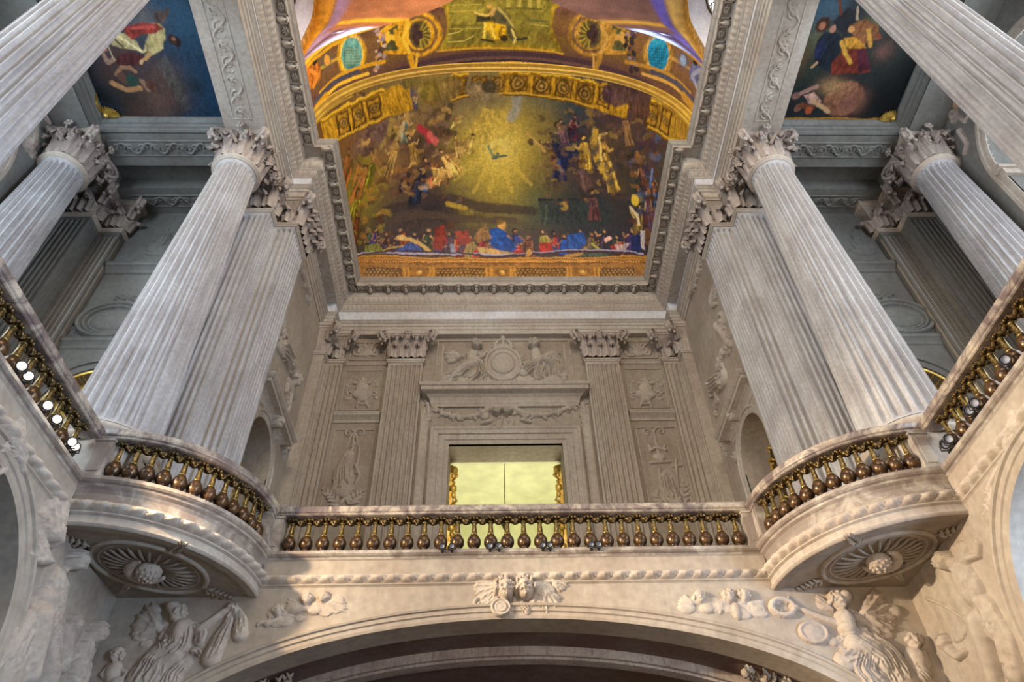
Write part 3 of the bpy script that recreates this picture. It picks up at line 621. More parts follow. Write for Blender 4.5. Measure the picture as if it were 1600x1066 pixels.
def flute_path(p, margin=.05, w=.16, dep=.085):
    """plan outline with flutes cut into every segment flagged True"""
    out = []
    for (x0, y0, f), (x1, y1, _) in zip(p[:-1], p[1:]):
        L = math.hypot(x1-x0, y1-y0); tx, ty = (x1-x0)/L, (y1-y0)/L; nx, ny = ty, -tx
        out.append((x0, y0))
        if f:
            n = max(1, int(round((L-2*margin)/w))); ww = (L-2*margin)/n
            for k in range(n):
                a = margin+ww*(k+.11); bb = margin+ww*(k+.89)
                for q in (0, .12, .32, .5, .68, .88, 1):
                    d = dep*(sin(pi*q)**.8 if 0 < q < 1 else 0); s = a+(bb-a)*q; out.append((x0+tx*s-nx*d, y0+ty*s-ny*d))
    out.append(p[-1][:2]); return out
def pilaster(path, label, faces=None, mat='stone', cat='pilaster', loc=None, group=None):
    """path = plan outline (x, y, fluted flag of the segment that starts here); outward side on the right"""
    xy = [q[:2] for q in path]; c = np.mean(np.array(xy), 0); loc = loc or (c[0], c[1], ZB); t = empty('fluted_pilaster', loc, label, cat, group)
    z0, z1 = ZB+.58, ZN-.16; fp = np.array(flute_path(path)); sp = np.array(flute_path(path, dep=0))
    b = MB(); P = np.stack([np.c_[sp, np.full(len(sp), z0)], np.c_[sp, np.full(len(sp), z0+.1)], np.c_[fp, np.full(len(fp), z0+.16)], np.c_[fp, np.full(len(fp), z1-.16)], np.c_[sp, np.full(len(sp), z1-.09)], np.c_[sp, np.full(len(sp), z1)]], 1)
    b.grid(P, smooth=False); rel(b, loc).build('shaft', mat, t)
    b = MB(); b.sweep(xy, [(.2, ZB), (.2, ZB+.18), (.22, ZB+.24), (.18, ZB+.33), (.10, ZB+.36), (.08, ZB+.40), (.12, ZB+.47), (.10, ZB+.54), (.02, ZB+.58), (-.02, ZB+.58)], ends=False); rel(b, loc).build('base', mat, t)
    b = MB(); b.sweep(xy, [(-.02, z1), (.02, z1), (.05, z1+.03), (.05, z1+.06), (.08, z1+.08), (.09, z1+.12), (.06, z1+.16), (0, z1+.16), (-.03, z1+.16)], ends=False); rel(b, loc).build('neck_ring', 'carved', t)
    cp = bpy.data.objects.new('capital', None); cp.parent = t; cp.location = (0, 0, ZN-ZB); col.objects.link(cp); lc = (loc[0], loc[1], ZN)
    b = MB(); b.sweep(xy, [(-.04, ZN), (-.03, ZN+.6), (.03, ZN+1.0), (.10, ZN+1.15)], ends=False); rel(b, lc).build('bell', 'dusty', cp)
    b = MB(); b.sweep(xy, [(.02, ZN+1.15), (.13, ZN+1.15), (.15, ZN+1.20), (.19, ZN+1.23), (.20, ZN+1.35)], ends=False); rel(b, lc).build('abacus', 'carved', cp)
    for i, ((x0, y0, f), (x1, y1, _)) in enumerate(zip(path[:-1], path[1:])):
        if not f: continue
        L = math.hypot(x1-x0, y1-y0); tx, ty = (x1-x0)/L, (y1-y0)/L; nx, ny = ty, -tx; rz = atan2(ny, nx)+pi/2
        lo = lambda s, z=.02, o=.02: (x0+tx*s+nx*o-loc[0], y0+ty*s+ny*o-loc[1], z)
        n = max(1, int(round(L/.42)))
        for k in range(n): put(leaf_lo, 'leaf', lo(L*(k+.5)/n), rz, cp)
        if L > .4:
            for k in range(n+1): 
                if 0 < k < n or L > 1: put(leaf_hi, 'leaf', lo(min(max(L*k/n, .10), L-.10)), rz, cp)
        if L > 1:
            put(fle_me, 'fleuron', lo(L/2, 1.24, .20), rz, cp)
            for e in (-1, 1): put(vol_small, 'volute', lo(L/2+e*.14, .58, .05), rz-e*.9, cp)
        # corner volutes
        e1 = path[i+1]
        if L > .4:
            ends = []
            prevf = i > 0 and path[i-1][2]; nextf = i+1 < len(path)-1 and path[i+1][2]
            def conv(a, bq, c2):
                v1 = (bq[0]-a[0], bq[1]-a[1]); v2 = (c2[0]-bq[0], c2[1]-bq[1]); return v1[0]*v2[1]-v1[1]*v2[0] > 0
            if i+2 < len(path) and conv(path[i], path[i+1], path[i+2]): put(vol_big, 'volute', (x1-loc[0], y1-loc[1], .55), rz+pi/4, cp)
            elif i+2 >= len(path): put(vol_big, 'volute', lo(L-.08, .55, 0), rz+.5, cp)
            if i == 0: put(vol_big, 'volute', lo(.08, .55, 0), rz-.5, cp)
            elif not prevf and conv(path[i-1], path[i], path[i+1]): put(vol_big, 'volute', (x0-loc[0], y0-loc[1], .55), rz-pi/4, cp)
    return t
def mirror(p, s):
    if s < 0: return p
    q = [(-x, y) for x, y, f in p]; f = [u[2] for u in p]; q = q[::-1]; fl = f[:-1][::-1]+[False]
    return [(x, y, g) for (x, y), g in zip(q, fl)]
for s in (-1, 1):
    sd = 'left' if s < 0 else 'right'
    pilaster(mirror([(-8.75, 13.4, False), (-8.75, 12.87, True), (-8.1, 12.87, True), (-8.1, 12.35, True), (-7.07, 12.35, True), (-7.07, 12.87, True), (-6.45, 12.87, True), (-6.45, 14.12, False), (-6.85, 14.12, False)], s), 'stepped cluster of fluted pilasters behind the great %s corner column' % sd, mat='shaft')
    pilaster(mirror([(-13.3, 12.5, True), (-12.42, 12.5, True), (-12.42, 13.07, True), (-11.75, 13.07, True), (-11.75, 13.4, False)], s), 'shadowed fluted pilasters in the outer corner of the %s aisle' % sd, mat='aisle')
    pilaster(mirror([(-6.85, 18.42, False), (-6.47, 18.42, True), (-6.47, 18.85, True), (-5.86, 18.85, False), (-5.86, 19.05, False)], s), 'narrow folded pilaster in the %s corner of the royal tribune' % sd, mat='tribune_light')
    pilaster(mirror([(-4.22, 19.05, False), (-4.22, 18.85, True), (-2.97, 18.85, False), (-2.97, 19.05, False)], s), 'fluted pilaster immediately %s of the glowing tribune door' % sd, mat='tribune_light')

# ------------------------------------------------------------------ aisle ceilings: beams, soffits
for s in (-1, 1):
    b = MB()
    def bx(x0, x1, y0, y1, z0, z1, mi=0): b.box(*sorted((s*x0, s*x1)), y0, y1, z0, z1, mi)
    bx(7.12, 8.26, -12, 12.3, 19.81, 20.6); bx(12.23, 13.4, -12, 14, 19.8, 20.6)
    bx(8.2, 12.3, 10.59, 11.65, 19.8, 20.6); bx(8.2, 12.3, 12.45, 14, 19.8, 20.6); bx(8.2, 12.3, 11.6, 12.5, 20.35, 20.6)
    bx(8.3, 12.2, 4.2, 5.3, 19.8, 20.6); bx(8.3, 12.2, -12, 4.2, 20.5, 20.6)
    for (xa, xb, ya, yb) in ((8.3, 12.2, 10.55, 11.65),):
        pass
    ring = [(s*8.3, 5.3), (s*8.3, 10.55), (s*12.2, 10.55), (s*12.2, 5.3)]
    if s > 0: ring = ring
    rp = [(x, y) for x, y in ring]; rp = rp if s > 0 else rp[::-1]
    b.sweep(rp if s < 0 else rp, [(-.0, 19.8), (.0, 19.98), (.03, 20.0), (.03, 20.15), (.07, 20.18), (.07, 20.30), (.13, 20.38), (.16, 20.42), (.16, 20.5), (.0, 20.52)], closed=True)
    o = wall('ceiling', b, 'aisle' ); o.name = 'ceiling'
b = MB()
for s in (-1, 1):
    b.box(*sorted((s*7.06, s*8.3)), -12, 12.2, 19.785, 19.8)
o = b.build('architrave_soffit', 'stone', trim_ent)

# ------------------------------------------------------------------ balustrades
def baluster_mesh():
    b = MB()
    b.box(-.105, .105, -.105, .105, 0, .05, 1)
    gad = lambda A, j: 1+.035*np.abs(np.sin(A*6))*(1 if 3 <= j <= 9 else 0)
    b.lathe([(.0, .05), (.075, .05), (.09, .075), (.058, .10), (.08, .125), (.115, .17), (.132, .22), (.131, .27), (.115, .32), (.088, .365), (.064, .40)], 24, mi=0, rad=gad)
    b.lathe([(.064, .40), (.070, .415), (.056, .43), (.050, .52), (.044, .60), (.042, .655)], 12, mi=1)
    b.lathe([(.036, .655), (.06, .665), (.06, .685), (.04, .70), (.05, .74), (.075, .775), (.08, .79)], 12, mi=1)
    b.box(-.10, .10, -.095, .095, .79, .845, 2)
    for q in (-1, 1):
        for k in range(4): b.ball((q*.075, (k-1.5)*.05, .735+.02*(k % 2)), .032, 6, 2)
        for k in range(3): b.ball(((k-1)*.06, q*.085, .745), .035, 6, 2)
    me = b.mesh('baluster')
    for k in ('bulb', 'neck', 'darkgilt'): me.materials.append(M[k])
    return me
def festoon_mesh():
    b = MB()
    for k in range(7):
        t = (k-3)/3; b.ball((t*.075, -.05+.02*(k % 2), .745-.05*(1-t*t)), .042+.014*(1-abs(t)), 6); b.ball((t*.075, .05, .745-.05*(1-t*t)), .04, 6)
    for t in (-.06, .06): b.tube([(t, -.07, .72), (t*.4, -.08, .66), (0, -.06, .62)], [.03, .025, .01], 5)
    b.box(-.08, .08, -.085, .085, .79, .845); me = b.mesh('festoon'); me.materials.append(M['darkgilt']); return me
bal_me, fes_me = baluster_mesh(), festoon_mesh()
def balustrade(path, pts, ends, label, light=None):
    c = pts[len(pts)//2]; o0 = (c[0], c[1], ZL); t = empty('balustrade', o0, label, 'balustrade')
    b = MB(); b.sweep(path, [(-.34, 7.885), (-.30, 7.86), (.0, 7.86), (.02, 7.875), (.02, 7.90), (.045, 7.92), (.05, 7.94), (.05, 8.03), (.03, 8.055), (-.31, 8.055), (-.34, 8.03), (-.34, 7.885)], smooth=False); rel(b, o0).build('handrail', 'rail', t)
    b = MB(); b.sweep(path, [(-.30, 7.04), (-.30, 7.075), (-.01, 7.075), (-.01, 7.04)], smooth=False); rel(b, o0).build('plinth', 'ledge', t)
    for (x, y, rz, w, d) in ends:
        b = MB(); e = np.array([cos(rz), sin(rz), 0]); f = np.array([-sin(rz), cos(rz), 0]); cc = np.array([x, y, 0])
        b.obox(cc+[0, 0, 7.46], e*w, f*d, [0, 0, .42]); b.obox(cc+[0, 0, 7.09], e*(w+.03), f*(d+.03), [0, 0, .05]); b.obox(cc+[0, 0, 7.84], e*(w+.02), f*(d+.02), [0, 0, .025])
        b.obox(cc+[0, 0, 7.47]-f*0, e*(w*.6), f*(d+.012), [0, 0, .27]); rel(b, o0).build('pedestal', 'ledge', t)
    for i, (x, y, rz) in enumerate(pts):
        put(bal_me, 'baluster', (x-o0[0], y-o0[1], .035), rz, t)
        if i+1 < len(pts):
            x2, y2, r2 = pts[i+1]; put(fes_me, 'festoon', ((x+x2)/2-o0[0], (y+y2)/2-o0[1], .035), (rz+r2)/2, t)
    return t
n = 28; x0, x1 = -4.40, 4.40
balustrade([(-4.72, YW), (4.72, YW)], [(x0+(x1-x0)*i/(n-1), YW+.16, 0) for i in range(n)], [(-4.72, YW+.17, 0, .17, .16), (4.72, YW+.17, 0, .17, .16)], 'straight balustrade of bronze balusters across the front of the royal tribune')
for s in (-1, 1):
    sd = 'left' if s < 0 else 'right'
    a0, a1 = R(9), R(81); pts = []
    for i in range(12):
        a = a0+(a1-a0)*i/11; pts.append((s*(XW-(RB-.16)*cos(a)), YW-(RB-.16)*sin(a), (a-pi/2)*(-s)*-1 if s > 0 else -(a-pi/2)))
    balustrade(arcL if s < 0 else arcR, pts, [(s*(XW-.12), YW-RB+.17, 0, .15, .16), (s*(XW-RB+.17), YW-.12, pi/2, .13, .16)], 'curved balustrade around the %s corner balcony' % sd)
    ys = [9.55-.334*i for i in range(32)]
    pth = [(-XW, -1.2), (-XW, 9.93)] if s < 0 else [(XW, 9.93), (XW, -1.2)]
    balustrade(pth, [(s*(XW+.16), y, pi/2) for y in ys], [(s*(XW+.17), -1.1, pi/2, .16, .16)], '%s nave-side balustrade running diagonally to the %s edge' % (sd, sd))

# small stage lamps clamped in pairs on the ledges
def lamp_proto():
    t = empty('spotlight', (0, 0, 0)); b = MB()
    b.lathe([(.0, 0), (.045, 0), (.07, .03), (.075, .09), (.06, .10), (.045, .06)], 14); me = b.mesh('housing'); me.materials.append(M['black'])
    o = link('housing', me, None, t); o.rotation_euler = (R(118), 0, 0)
    b = MB(); b.lathe([(.0, .065), (.05, .07), (.06, .095)], 12); l = link('lens', b.mesh('lens'), 'lens', t); l.rotation_euler = (R(118), 0, 0)
    b = MB(); b.tube([(-.085, 0, .0), (-.09, .0, -.07), (0, .02, -.10), (.09, 0, -.07), (.085, 0, 0)], .011, 6); b.box(-.03, .03, -.005, .05, -.14, -.09); b.build('yoke', 'black', t)
    return t
m = M['lens'] = emit('lamp_lens', (0.3, 0.32, 0.4), 0.05); M['lens_lit'] = emit('lamp_lens_lit', (1.0, 0.86, 0.66), 60)
lamp0 = lamp_proto(); first = True
def place_lamp(x, y, z, rz, label, lit=False, group='small spotlights on the ledges', sc=1.0):
    global first
    o = lamp0 if first else copy_tree(lamp0); first = False
    o.location = (x, y, z); o.rotation_euler = (0, 0, rz); o.scale = (sc,)*3; tag(o, label, 'spotlight', group)
    if lit:
        for ch in kids(o):
            if ch.name.startswith('lens'): ch.data = lit_lens
    return o
lb = MB(); lb.ball((0, 0, .080), .036, 12); lit_lens = lb.mesh('lit_lens'); lit_lens.materials.append(M['lens_lit'])
wl = [(-1.40, 'leftmost'), (-1.22, 'second from left'), (-.50, 'third from left'), (-.33, 'fourth from left'), (.50, 'fourth from right'), (.63, 'third from right'), (1.42, 'second from right'), (1.56, 'rightmost')]
for x, nm in wl: place_lamp(x, YW-.17, 7.06, 0, '%s of the eight tiny black spotlights on the straight tribune ledge' % nm, sc=.82)

for k, (y, nm) in enumerate(((7.45, 'farthest left'), (7.66, 'second'), (8.30, 'third'), (8.62, 'fourth'), (9.18, 'fifth'), (9.30, 'last, nearest the corner,'))):
    place_lamp(-7.12, y, 7.20, .8, '%s of the glaring spotlights along the left nave ledge' % nm, True, 'lit spotlights on the left ledge', 1.1)
for k, (y, nm) in enumerate(((7.45, 'top'), (8.42, 'upper middle'), (8.60, 'lower middle'), (9.32, 'lower'), (9.46, 'lowest'))):
    place_lamp(7.12, y, 7.22, -.8, '%s black spotlight clamped on the right nave ledge' % nm, False, 'dark spotlights on the right ledge', 1.2)

# ------------------------------------------------------------------ painted vaults
# Brush strokes of the ceiling paintings, in surface coordinates (cm along the curved plaster):
# kind (0 blob, 1 stroke, 2 patch), red, green, blue, opacity per cent, radius, then coordinates
PAINT = {
 'cove': """
0 122 90 28 95 183 28 201 966
0 140 106 32 95 137 17 408 966
0 162 124 40 95 117 63 575 965
0 168 132 48 95 103 77 720 951
0 160 128 48 95 90 55 849 943
0 154 122 48 95 66 59 950 943
0 138 108 44 95 94 60 1060 945
0 124 94 40 95 107 82 1192 957
0 112 80 32 95 120 13 1340 966
0 112 76 32 95 142 20 1511 966
0 106 70 32 95 68 62 1711 966
0 106 76 32 95 198 32 172 966
0 128 96 42 95 145 65 392 933
0 122 106 58 95 122 76 565 902
0 138 116 64 95 107 80 715 882
0 124 108 76 95 92 82 847 873
0 138 124 80 95 68 82 950 872
0 84 96 90 95 96 82 1063 876
0 58 74 80 95 110 79 1199 888
0 69 58 60 95 126 74 1353 910
0 90 60 52 95 153 55 1531 944
0 90 56 40 95 210 37 1760 966
0 96 64 32 95 227 65 137 932
0 122 85 48 95 155 79 373 862
0 128 98 72 95 127 85 554 821
0 140 116 68 95 110 88 709 798
0 138 120 80 95 94 90 845 787
0 192 164 68 95 70 90 951 785
0 128 108 56 95 99 90 1067 790
0 46 64 72 95 114 88 1207 804
0 48 40 56 95 133 85 1366 831
0 78 58 52 95 164 78 1553 877
0 90 64 48 95 245 73 1800 952
0 108 74 32 95 263 74 99 873
0 112 80 64 95 166 87 355 781
0 128 96 60 95 132 93 545 733
0 90 68 52 95 113 95 704 706
0 176 148 64 95 96 96 843 694
0 204 172 72 95 72 97 951 692
0 140 120 56 95 101 96 1070 697
0 42 46 64 95 118 95 1213 712
0 92 74 36 95 139 92 1378 743
0 76 60 52 95 178 86 1576 799
0 64 40 56 95 275 71 1845 901
0 138 90 32 95 311 79 54 810
0 138 112 40 95 178 95 337 692
0 124 90 56 95 137 101 536 636
0 80 58 52 95 115 102 700 607
0 160 140 56 95 98 103 842 594
0 196 164 60 95 73 103 951 592
0 124 106 52 95 103 103 1072 597
0 68 56 60 95 121 103 1219 613
0 76 58 40 95 146 101 1389 647
0 74 64 56 95 195 94 1598 712
0 64 44 56 95 214 81 1892 848
0 80 44 28 95 354 78 3 747
0 138 124 36 95 193 106 320 593
0 88 66 56 95 142 110 529 531
0 68 52 48 95 117 111 697 501
0 136 120 56 95 99 111 841 487
0 164 140 52 95 74 111 951 485
0 92 92 56 95 105 111 1073 489
0 58 54 52 95 124 112 1222 506
0 68 48 46 95 152 111 1398 542
0 58 64 56 95 216 104 1621 615
0 80 52 44 95 162 59 1903 790
0 60 36 24 95 228 55 -18 692
0 132 116 44 95 208 102 306 496
0 80 64 46 95 145 103 525 430
0 48 40 38 95 118 102 696 400
0 92 76 52 95 99 101 840 387
0 124 108 56 95 74 101 951 384
0 72 84 60 95 105 102 1073 388
0 46 56 56 95 125 103 1223 404
0 60 48 44 95 158 105 1403 440
0 48 52 48 95 240 100 1640 520
0 56 40 32 95 171 49 1903 738
0 48 36 28 95 254 56 -18 647
0 92 80 40 95 220 115 297 411
0 64 54 56 95 147 113 524 344
0 70 56 44 95 118 110 696 315
0 72 60 48 95 99 108 840 304
0 90 80 48 95 73 108 951 301
0 76 64 52 95 105 109 1072 305
0 46 52 54 95 125 111 1223 319
0 52 52 54 95 161 116 1405 353
0 44 44 48 95 265 114 1653 437
0 44 30 36 95 45 104 1903 670
0 36 28 26 95 45 139 -18 587
0 64 52 32 95 231 132 292 328
0 58 44 52 95 148 124 524 264
0 74 44 40 95 118 118 697 239
0 64 44 40 95 99 115 840 228
0 60 52 68 95 72 114 950 226
0 60 44 48 95 104 116 1071 229
0 48 32 48 95 125 120 1221 241
0 44 40 52 95 163 128 1404 271
0 48 32 40 95 291 133 1664 355
0 32 24 32 95 45 139 1903 593
0 107 86 56 70 70 53 752 859
4 96 77 50 50 43 31 759 852
4 123 98 64 50 30 21 728 876
0 140 116 52 70 53 37 710 883
4 126 104 46 50 33 22 715 878
4 161 133 59 50 22 15 692 896
0 119 102 78 70 75 62 853 873
4 107 91 70 50 46 37 861 866
4 136 117 89 50 32 25 827 892
0 112 96 80 70 47 50 921 855
4 100 86 72 50 28 29 926 849
4 128 110 92 50 21 20 903 870
0 124 106 58 70 66 41 585 859
4 111 95 52 50 41 24 591 853
4 142 121 66 50 28 17 563 874
0 74 54 40 70 65 47 642 727
4 66 48 36 50 40 28 648 720
4 85 62 46 50 27 20 620 744
0 64 48 42 70 53 42 747 760
4 57 43 37 50 33 25 752 755
4 73 55 48 50 22 17 729 775
0 110 86 80 70 92 55 503 799
4 99 77 72 50 57 33 511 790
4 126 98 92 50 39 22 473 822
0 112 84 72 70 93 49 396 758
4 100 75 64 50 57 29 404 749
4 128 96 82 50 40 20 366 781
0 138 96 52 70 89 53 455 676
4 124 86 46 50 54 32 463 668
4 158 110 59 50 38 22 426 700
0 168 124 60 70 58 38 502 644
4 151 111 54 50 36 22 507 638
4 193 142 69 50 25 16 482 660
0 80 54 58 70 99 59 1350 860
4 72 48 52 50 62 35 1361 855
4 92 62 66 50 40 24 1314 871
0 92 64 52 70 86 42 1471 886
4 82 57 46 50 54 25 1481 883
4 105 73 59 50 34 18 1440 892
0 76 60 52 70 109 64 1408 785
4 68 54 46 50 69 38 1420 780
4 87 69 59 50 43 27 1369 795
0 76 52 56 70 61 37 1303 882
4 68 46 50 50 38 22 1310 879
4 87 59 64 50 25 15 1281 890
0 84 66 60 70 70 54 1213 663
4 75 59 54 50 44 32 1221 658
4 96 75 69 50 28 23 1189 676
0 92 74 48 70 58 54 1101 560
4 82 66 43 50 36 32 1107 554
4 105 85 55 50 24 22 1081 574
0 80 58 52 70 89 43 1526 806
4 72 52 46 50 56 25 1536 803
4 92 66 59 50 35 18 1494 810
0 68 52 48 70 78 59 1289 573
4 61 46 43 50 48 34 1297 567
4 78 59 55 50 31 24 1262 585
0 70 56 44 70 104 62 1439 686
4 63 50 39 50 66 36 1450 681
4 80 64 50 50 41 26 1402 695
0 51 40 42 70 100 98 764 436
4 45 36 37 50 61 58 774 424
4 58 46 48 50 43 40 728 469
0 64 50 48 70 102 87 600 414
4 57 45 43 50 62 52 610 402
4 73 57 55 50 44 36 564 447
0 108 92 42 70 66 74 858 415
4 97 82 37 50 40 44 865 406
4 124 105 48 50 28 31 835 438
0 42 36 38 70 59 53 686 468
4 37 32 34 50 36 31 692 461
4 48 41 43 50 25 22 665 487
0 44 54 52 70 110 90 1293 461
4 39 48 46 50 69 53 1304 452
4 50 62 59 50 44 37 1255 480
0 46 52 46 70 63 58 1153 454
4 41 46 41 50 39 34 1159 448
4 52 59 52 50 25 24 1131 469
0 60 68 48 70 44 44 1102 435
4 54 61 43 50 27 26 1107 430
4 69 78 55 50 18 18 1087 447
0 52 64 52 70 105 53 1564 621
4 46 57 46 50 66 31 1575 619
4 59 73 59 50 41 22 1528 625
0 160 140 56 35 143 196 934 687
0 196 166 64 50 105 144 934 687
0 216 188 88 60 72 99 934 687
0 226 202 108 60 45 62 934 687
2 194 162 68 55 0 828 731 897 834 903 825 930 830 967 808 977 752 902 704
1 204 174 76 40 8 934 687 795 571
1 204 174 76 40 7 934 687 859 514
1 204 174 76 40 7 934 687 911 512
1 204 174 76 40 7 934 687 969 512
1 204 174 76 40 7 934 687 1031 542
1 204 174 76 40 7 934 687 819 616
1 144 144 138 70 14 981 872 978 830 968 797
1 58 44 42 80 21 473 487 630 488 777 492 901 443 1032 430
1 76 60 48 80 16 505 434 658 435 812 397 969 384
1 176 144 52 80 10 764 471 824 446
2 46 50 52 75 0 1059 483 1219 500 1229 390 1066 367
1 36 40 42 100 4 1059 483 1220 497
1 76 92 68 70 4 1090 463 1078 374
3 140 132 36 100 132 436 716 -113 192 140 80 58 36 22
3 160 98 44 100 167 393 694 -133 168 116 64 58 36 22
3 140 144 120 100 97 604 834 -102 216 164 104 58 36 22
3 124 100 48 100 116 541 856 -84 176 140 80 58 36 22
3 140 128 32 100 170 332 616 -116 144 112 48 58 36 22
3 200 108 76 100 117 679 661 -72 212 144 88 58 36 22
3 200 144 80 100 113 744 685 -63 224 168 104 58 36 22
3 216 160 80 100 104 664 633 -26 224 176 112 58 36 22
3 207 160 80 100 73 772 650 -63 232 192 136 58 36 22
3 184 152 76 100 73 857 736 -110 208 172 96 58 36 22
3 168 136 76 100 82 799 732 -82 200 160 88 58 36 22
3 28 36 56 100 136 649 615 -103 140 104 56 58 36 22
3 208 160 88 100 72 742 623 -112 232 184 120 58 36 22
3 44 32 36 100 98 608 634 -117 96 64 48 58 36 22
3 124 76 36 100 105 303 786 -114 156 104 56 58 36 22
3 90 48 24 100 172 321 535 -113 140 88 48 58 36 22
3 140 108 52 100 109 616 754 -77 184 148 88 58 36 22
3 148 116 60 100 136 557 742 -115 184 148 88 58 36 22
0 44 84 140 100 19 16 672 553
2 20 28 44 90 0 636 630 697 653 705 594 661 566 640 590
1 168 50 60 100 12 659 782 692 759 701 735
1 200 96 88 100 10 702 754 720 723
1 76 74 92 90 16 614 923 642 891 647 860
1 184 164 104 90 3 670 907 653 869
1 64 56 40 80 11 786 845 773 803
1 216 196 104 90 3 800 790 783 768 818 789
1 160 132 68 70 11 543 824 518 773 480 747
1 184 152 92 70 8 586 794 533 735
1 200 112 44 80 5 349 710 327 683 303 650
1 200 112 44 80 6 299 715 275 689 248 658
1 200 112 44 80 5 382 675 362 645 340 610
3 36 48 60 100 133 1123 783 -54 124 100 64 58 36 22
3 32 40 76 100 133 1152 699 -98 108 84 64 58 36 22
3 76 28 48 100 89 1185 819 -97 176 120 104 58 36 22
3 108 76 84 100 89 1134 795 -76 160 120 96 58 36 22
3 80 60 52 100 91 1062 715 -26 168 132 88 58 36 22
3 192 148 56 100 125 1227 750 -81 216 168 80 58 36 22
3 184 140 52 100 148 1297 769 -72 208 160 80 58 36 22
3 168 136 60 100 161 1324 707 -66 200 164 84 58 36 22
3 124 92 60 100 112 1396 859 -65 140 100 72 58 36 22
3 96 72 72 100 118 1214 651 -65 140 104 80 58 36 22
3 44 52 56 100 79 1101 747 -56 88 72 60 58 36 22
3 92 60 48 100 127 1506 718 -64 184 140 96 58 36 22
3 140 84 40 100 148 1585 694 -47 192 136 80 58 36 22
3 76 60 84 100 171 1564 621 -63 184 152 120 58 36 22
3 44 60 100 100 134 1622 670 -67 112 128 160 58 36 22
3 108 88 48 100 168 1533 540 -92 208 176 88 58 36 22
3 88 52 52 100 133 1275 543 -83 124 84 72 58 36 22
3 92 52 44 100 69 1099 674 -58 140 88 56 58 36 22
2 28 36 68 90 0 1102 711 1166 725 1199 691 1162 626 1125 622 1113 663
1 60 76 124 80 8 1129 652 1140 608
1 196 156 56 90 14 1274 780 1268 716 1307 660 1330 634
1 236 208 120 80 5 1292 761 1311 680
1 216 184 104 90 5 1297 773 1325 783
1 184 148 80 90 5 1007 752 1051 707 1075 677
0 60 44 40 80 10 11 1029 713
1 160 108 56 80 10 1483 747 1531 688 1581 627
1 112 140 192 80 7 1587 720 1584 655
1 148 96 44 36 8 665 615 675 634 702 629
1 124 92 80 65 5 586 544 567 565 586 574
1 108 72 48 67 6 571 868 569 854 545 856
1 108 72 48 40 6 739 827 743 834 753 832
1 108 72 48 45 4 822 873 826 889 848 889
1 60 44 40 45 8 701 815 723 818 735 807
1 92 60 52 56 5 559 849 566 843 559 840
1 208 164 88 41 5 654 631 670 624 668 614
1 208 164 88 65 9 611 837 608 820 581 822
1 168 124 60 60 5 335 677 310 675 282 691
1 124 92 80 47 9 663 526 674 516 668 509
1 208 164 88 65 8 542 724 545 731 557 729
1 108 72 48 47 9 337 611 358 596 350 589
1 192 148 80 57 4 797 679 791 669 778 672
1 92 60 52 54 4 717 776 692 777 685 790
1 60 44 40 40 6 577 822 554 835 563 845
1 108 72 48 57 6 750 763 757 744 735 739
1 140 108 52 40 7 749 844 737 842 730 848
1 208 164 88 52 9 796 650 805 637 793 630
1 108 72 48 57 9 514 775 526 763 514 759
1 148 96 44 48 8 618 779 632 771 627 764
1 208 164 88 55 8 738 592 730 609 747 615
1 208 164 88 58 8 685 574 681 552 653 554
1 124 92 80 45 7 664 884 650 888 651 895
1 60 44 40 47 6 609 652 598 646 583 653
1 148 96 44 40 9 761 550 750 571 771 580
1 192 148 80 60 5 823 807 807 795 787 803
1 60 44 40 46 7 724 824 728 836 747 835
1 92 60 52 50 5 630 569 625 547 595 551
1 124 92 80 69 4 689 811 680 825 697 830
1 148 96 44 36 8 423 606 453 583 437 572
1 208 164 88 35 5 601 767 583 779 593 787
1 208 164 88 69 8 576 807 563 806 555 812
1 140 108 52 69 9 642 788 635 777 616 781
1 108 72 48 40 5 756 731 765 744 784 740
1 168 124 60 48 4 557 739 561 730 550 729
1 92 60 52 48 10 513 571 493 579 493 590
1 108 72 48 56 6 590 823 580 808 550 814
1 140 108 52 52 7 475 553 449 559 444 572
1 140 108 52 36 6 508 749 527 735 515 727
1 124 92 80 62 5 432 798 403 804 395 816
1 92 60 52 70 5 497 827 515 808 493 802
1 108 72 48 46 4 614 573 637 583 660 570
1 208 164 88 59 6 634 777 626 766 606 770
1 192 148 80 66 7 758 834 778 833 782 822
1 124 92 80 65 6 649 885 653 895 670 893
1 124 92 80 64 8 765 709 755 725 771 731
1 124 92 80 67 7 363 648 355 663 376 662
1 108 72 48 50 6 430 768 405 778 408 788
1 192 148 80 58 4 646 875 645 883 658 884
1 168 124 60 39 9 344 700 389 689 402 669
1 140 108 52 60 10 411 722 420 727 434 721
1 80 52 44 37 4 595 837 604 821 584 817
1 60 44 40 66 7 417 807 430 801 426 796
1 208 164 88 67 7 428 785 415 776 389 785
1 148 96 44 54 6 439 831 412 843 418 853
1 108 72 48 63 5 495 894 495 880 468 882
1 208 164 88 38 3 774 717 764 712 756 717
1 124 92 80 52 4 699 854 714 843 704 835
1 108 72 48 68 4 516 622 545 612 547 597
1 124 92 80 64 9 571 610 571 619 583 618
1 92 60 52 60 6 421 715 407 711 391 719
1 60 44 40 69 5 747 747 745 759 758 761
1 192 148 80 38 4 565 890 581 888 584 881
1 208 164 88 35 7 386 875 421 862 419 849
1 192 148 80 42 7 589 566 574 579 583 587
1 148 96 44 44 5 694 861 713 871 733 862
1 168 124 60 47 6 518 858 513 851 498 854
1 108 72 48 39 6 730 772 739 769 738 763
1 80 52 44 60 4 695 785 684 800 701 806
1 140 108 52 41 8 645 653 622 670 635 682
1 108 72 48 59 7 563 881 585 878 589 869
1 168 124 60 51 3 803 639 777 632 761 647
1 92 60 52 47 7 703 827 729 821 729 807
1 168 124 60 59 9 428 905 450 907 465 898
1 124 92 80 46 8 680 710 682 717 692 716
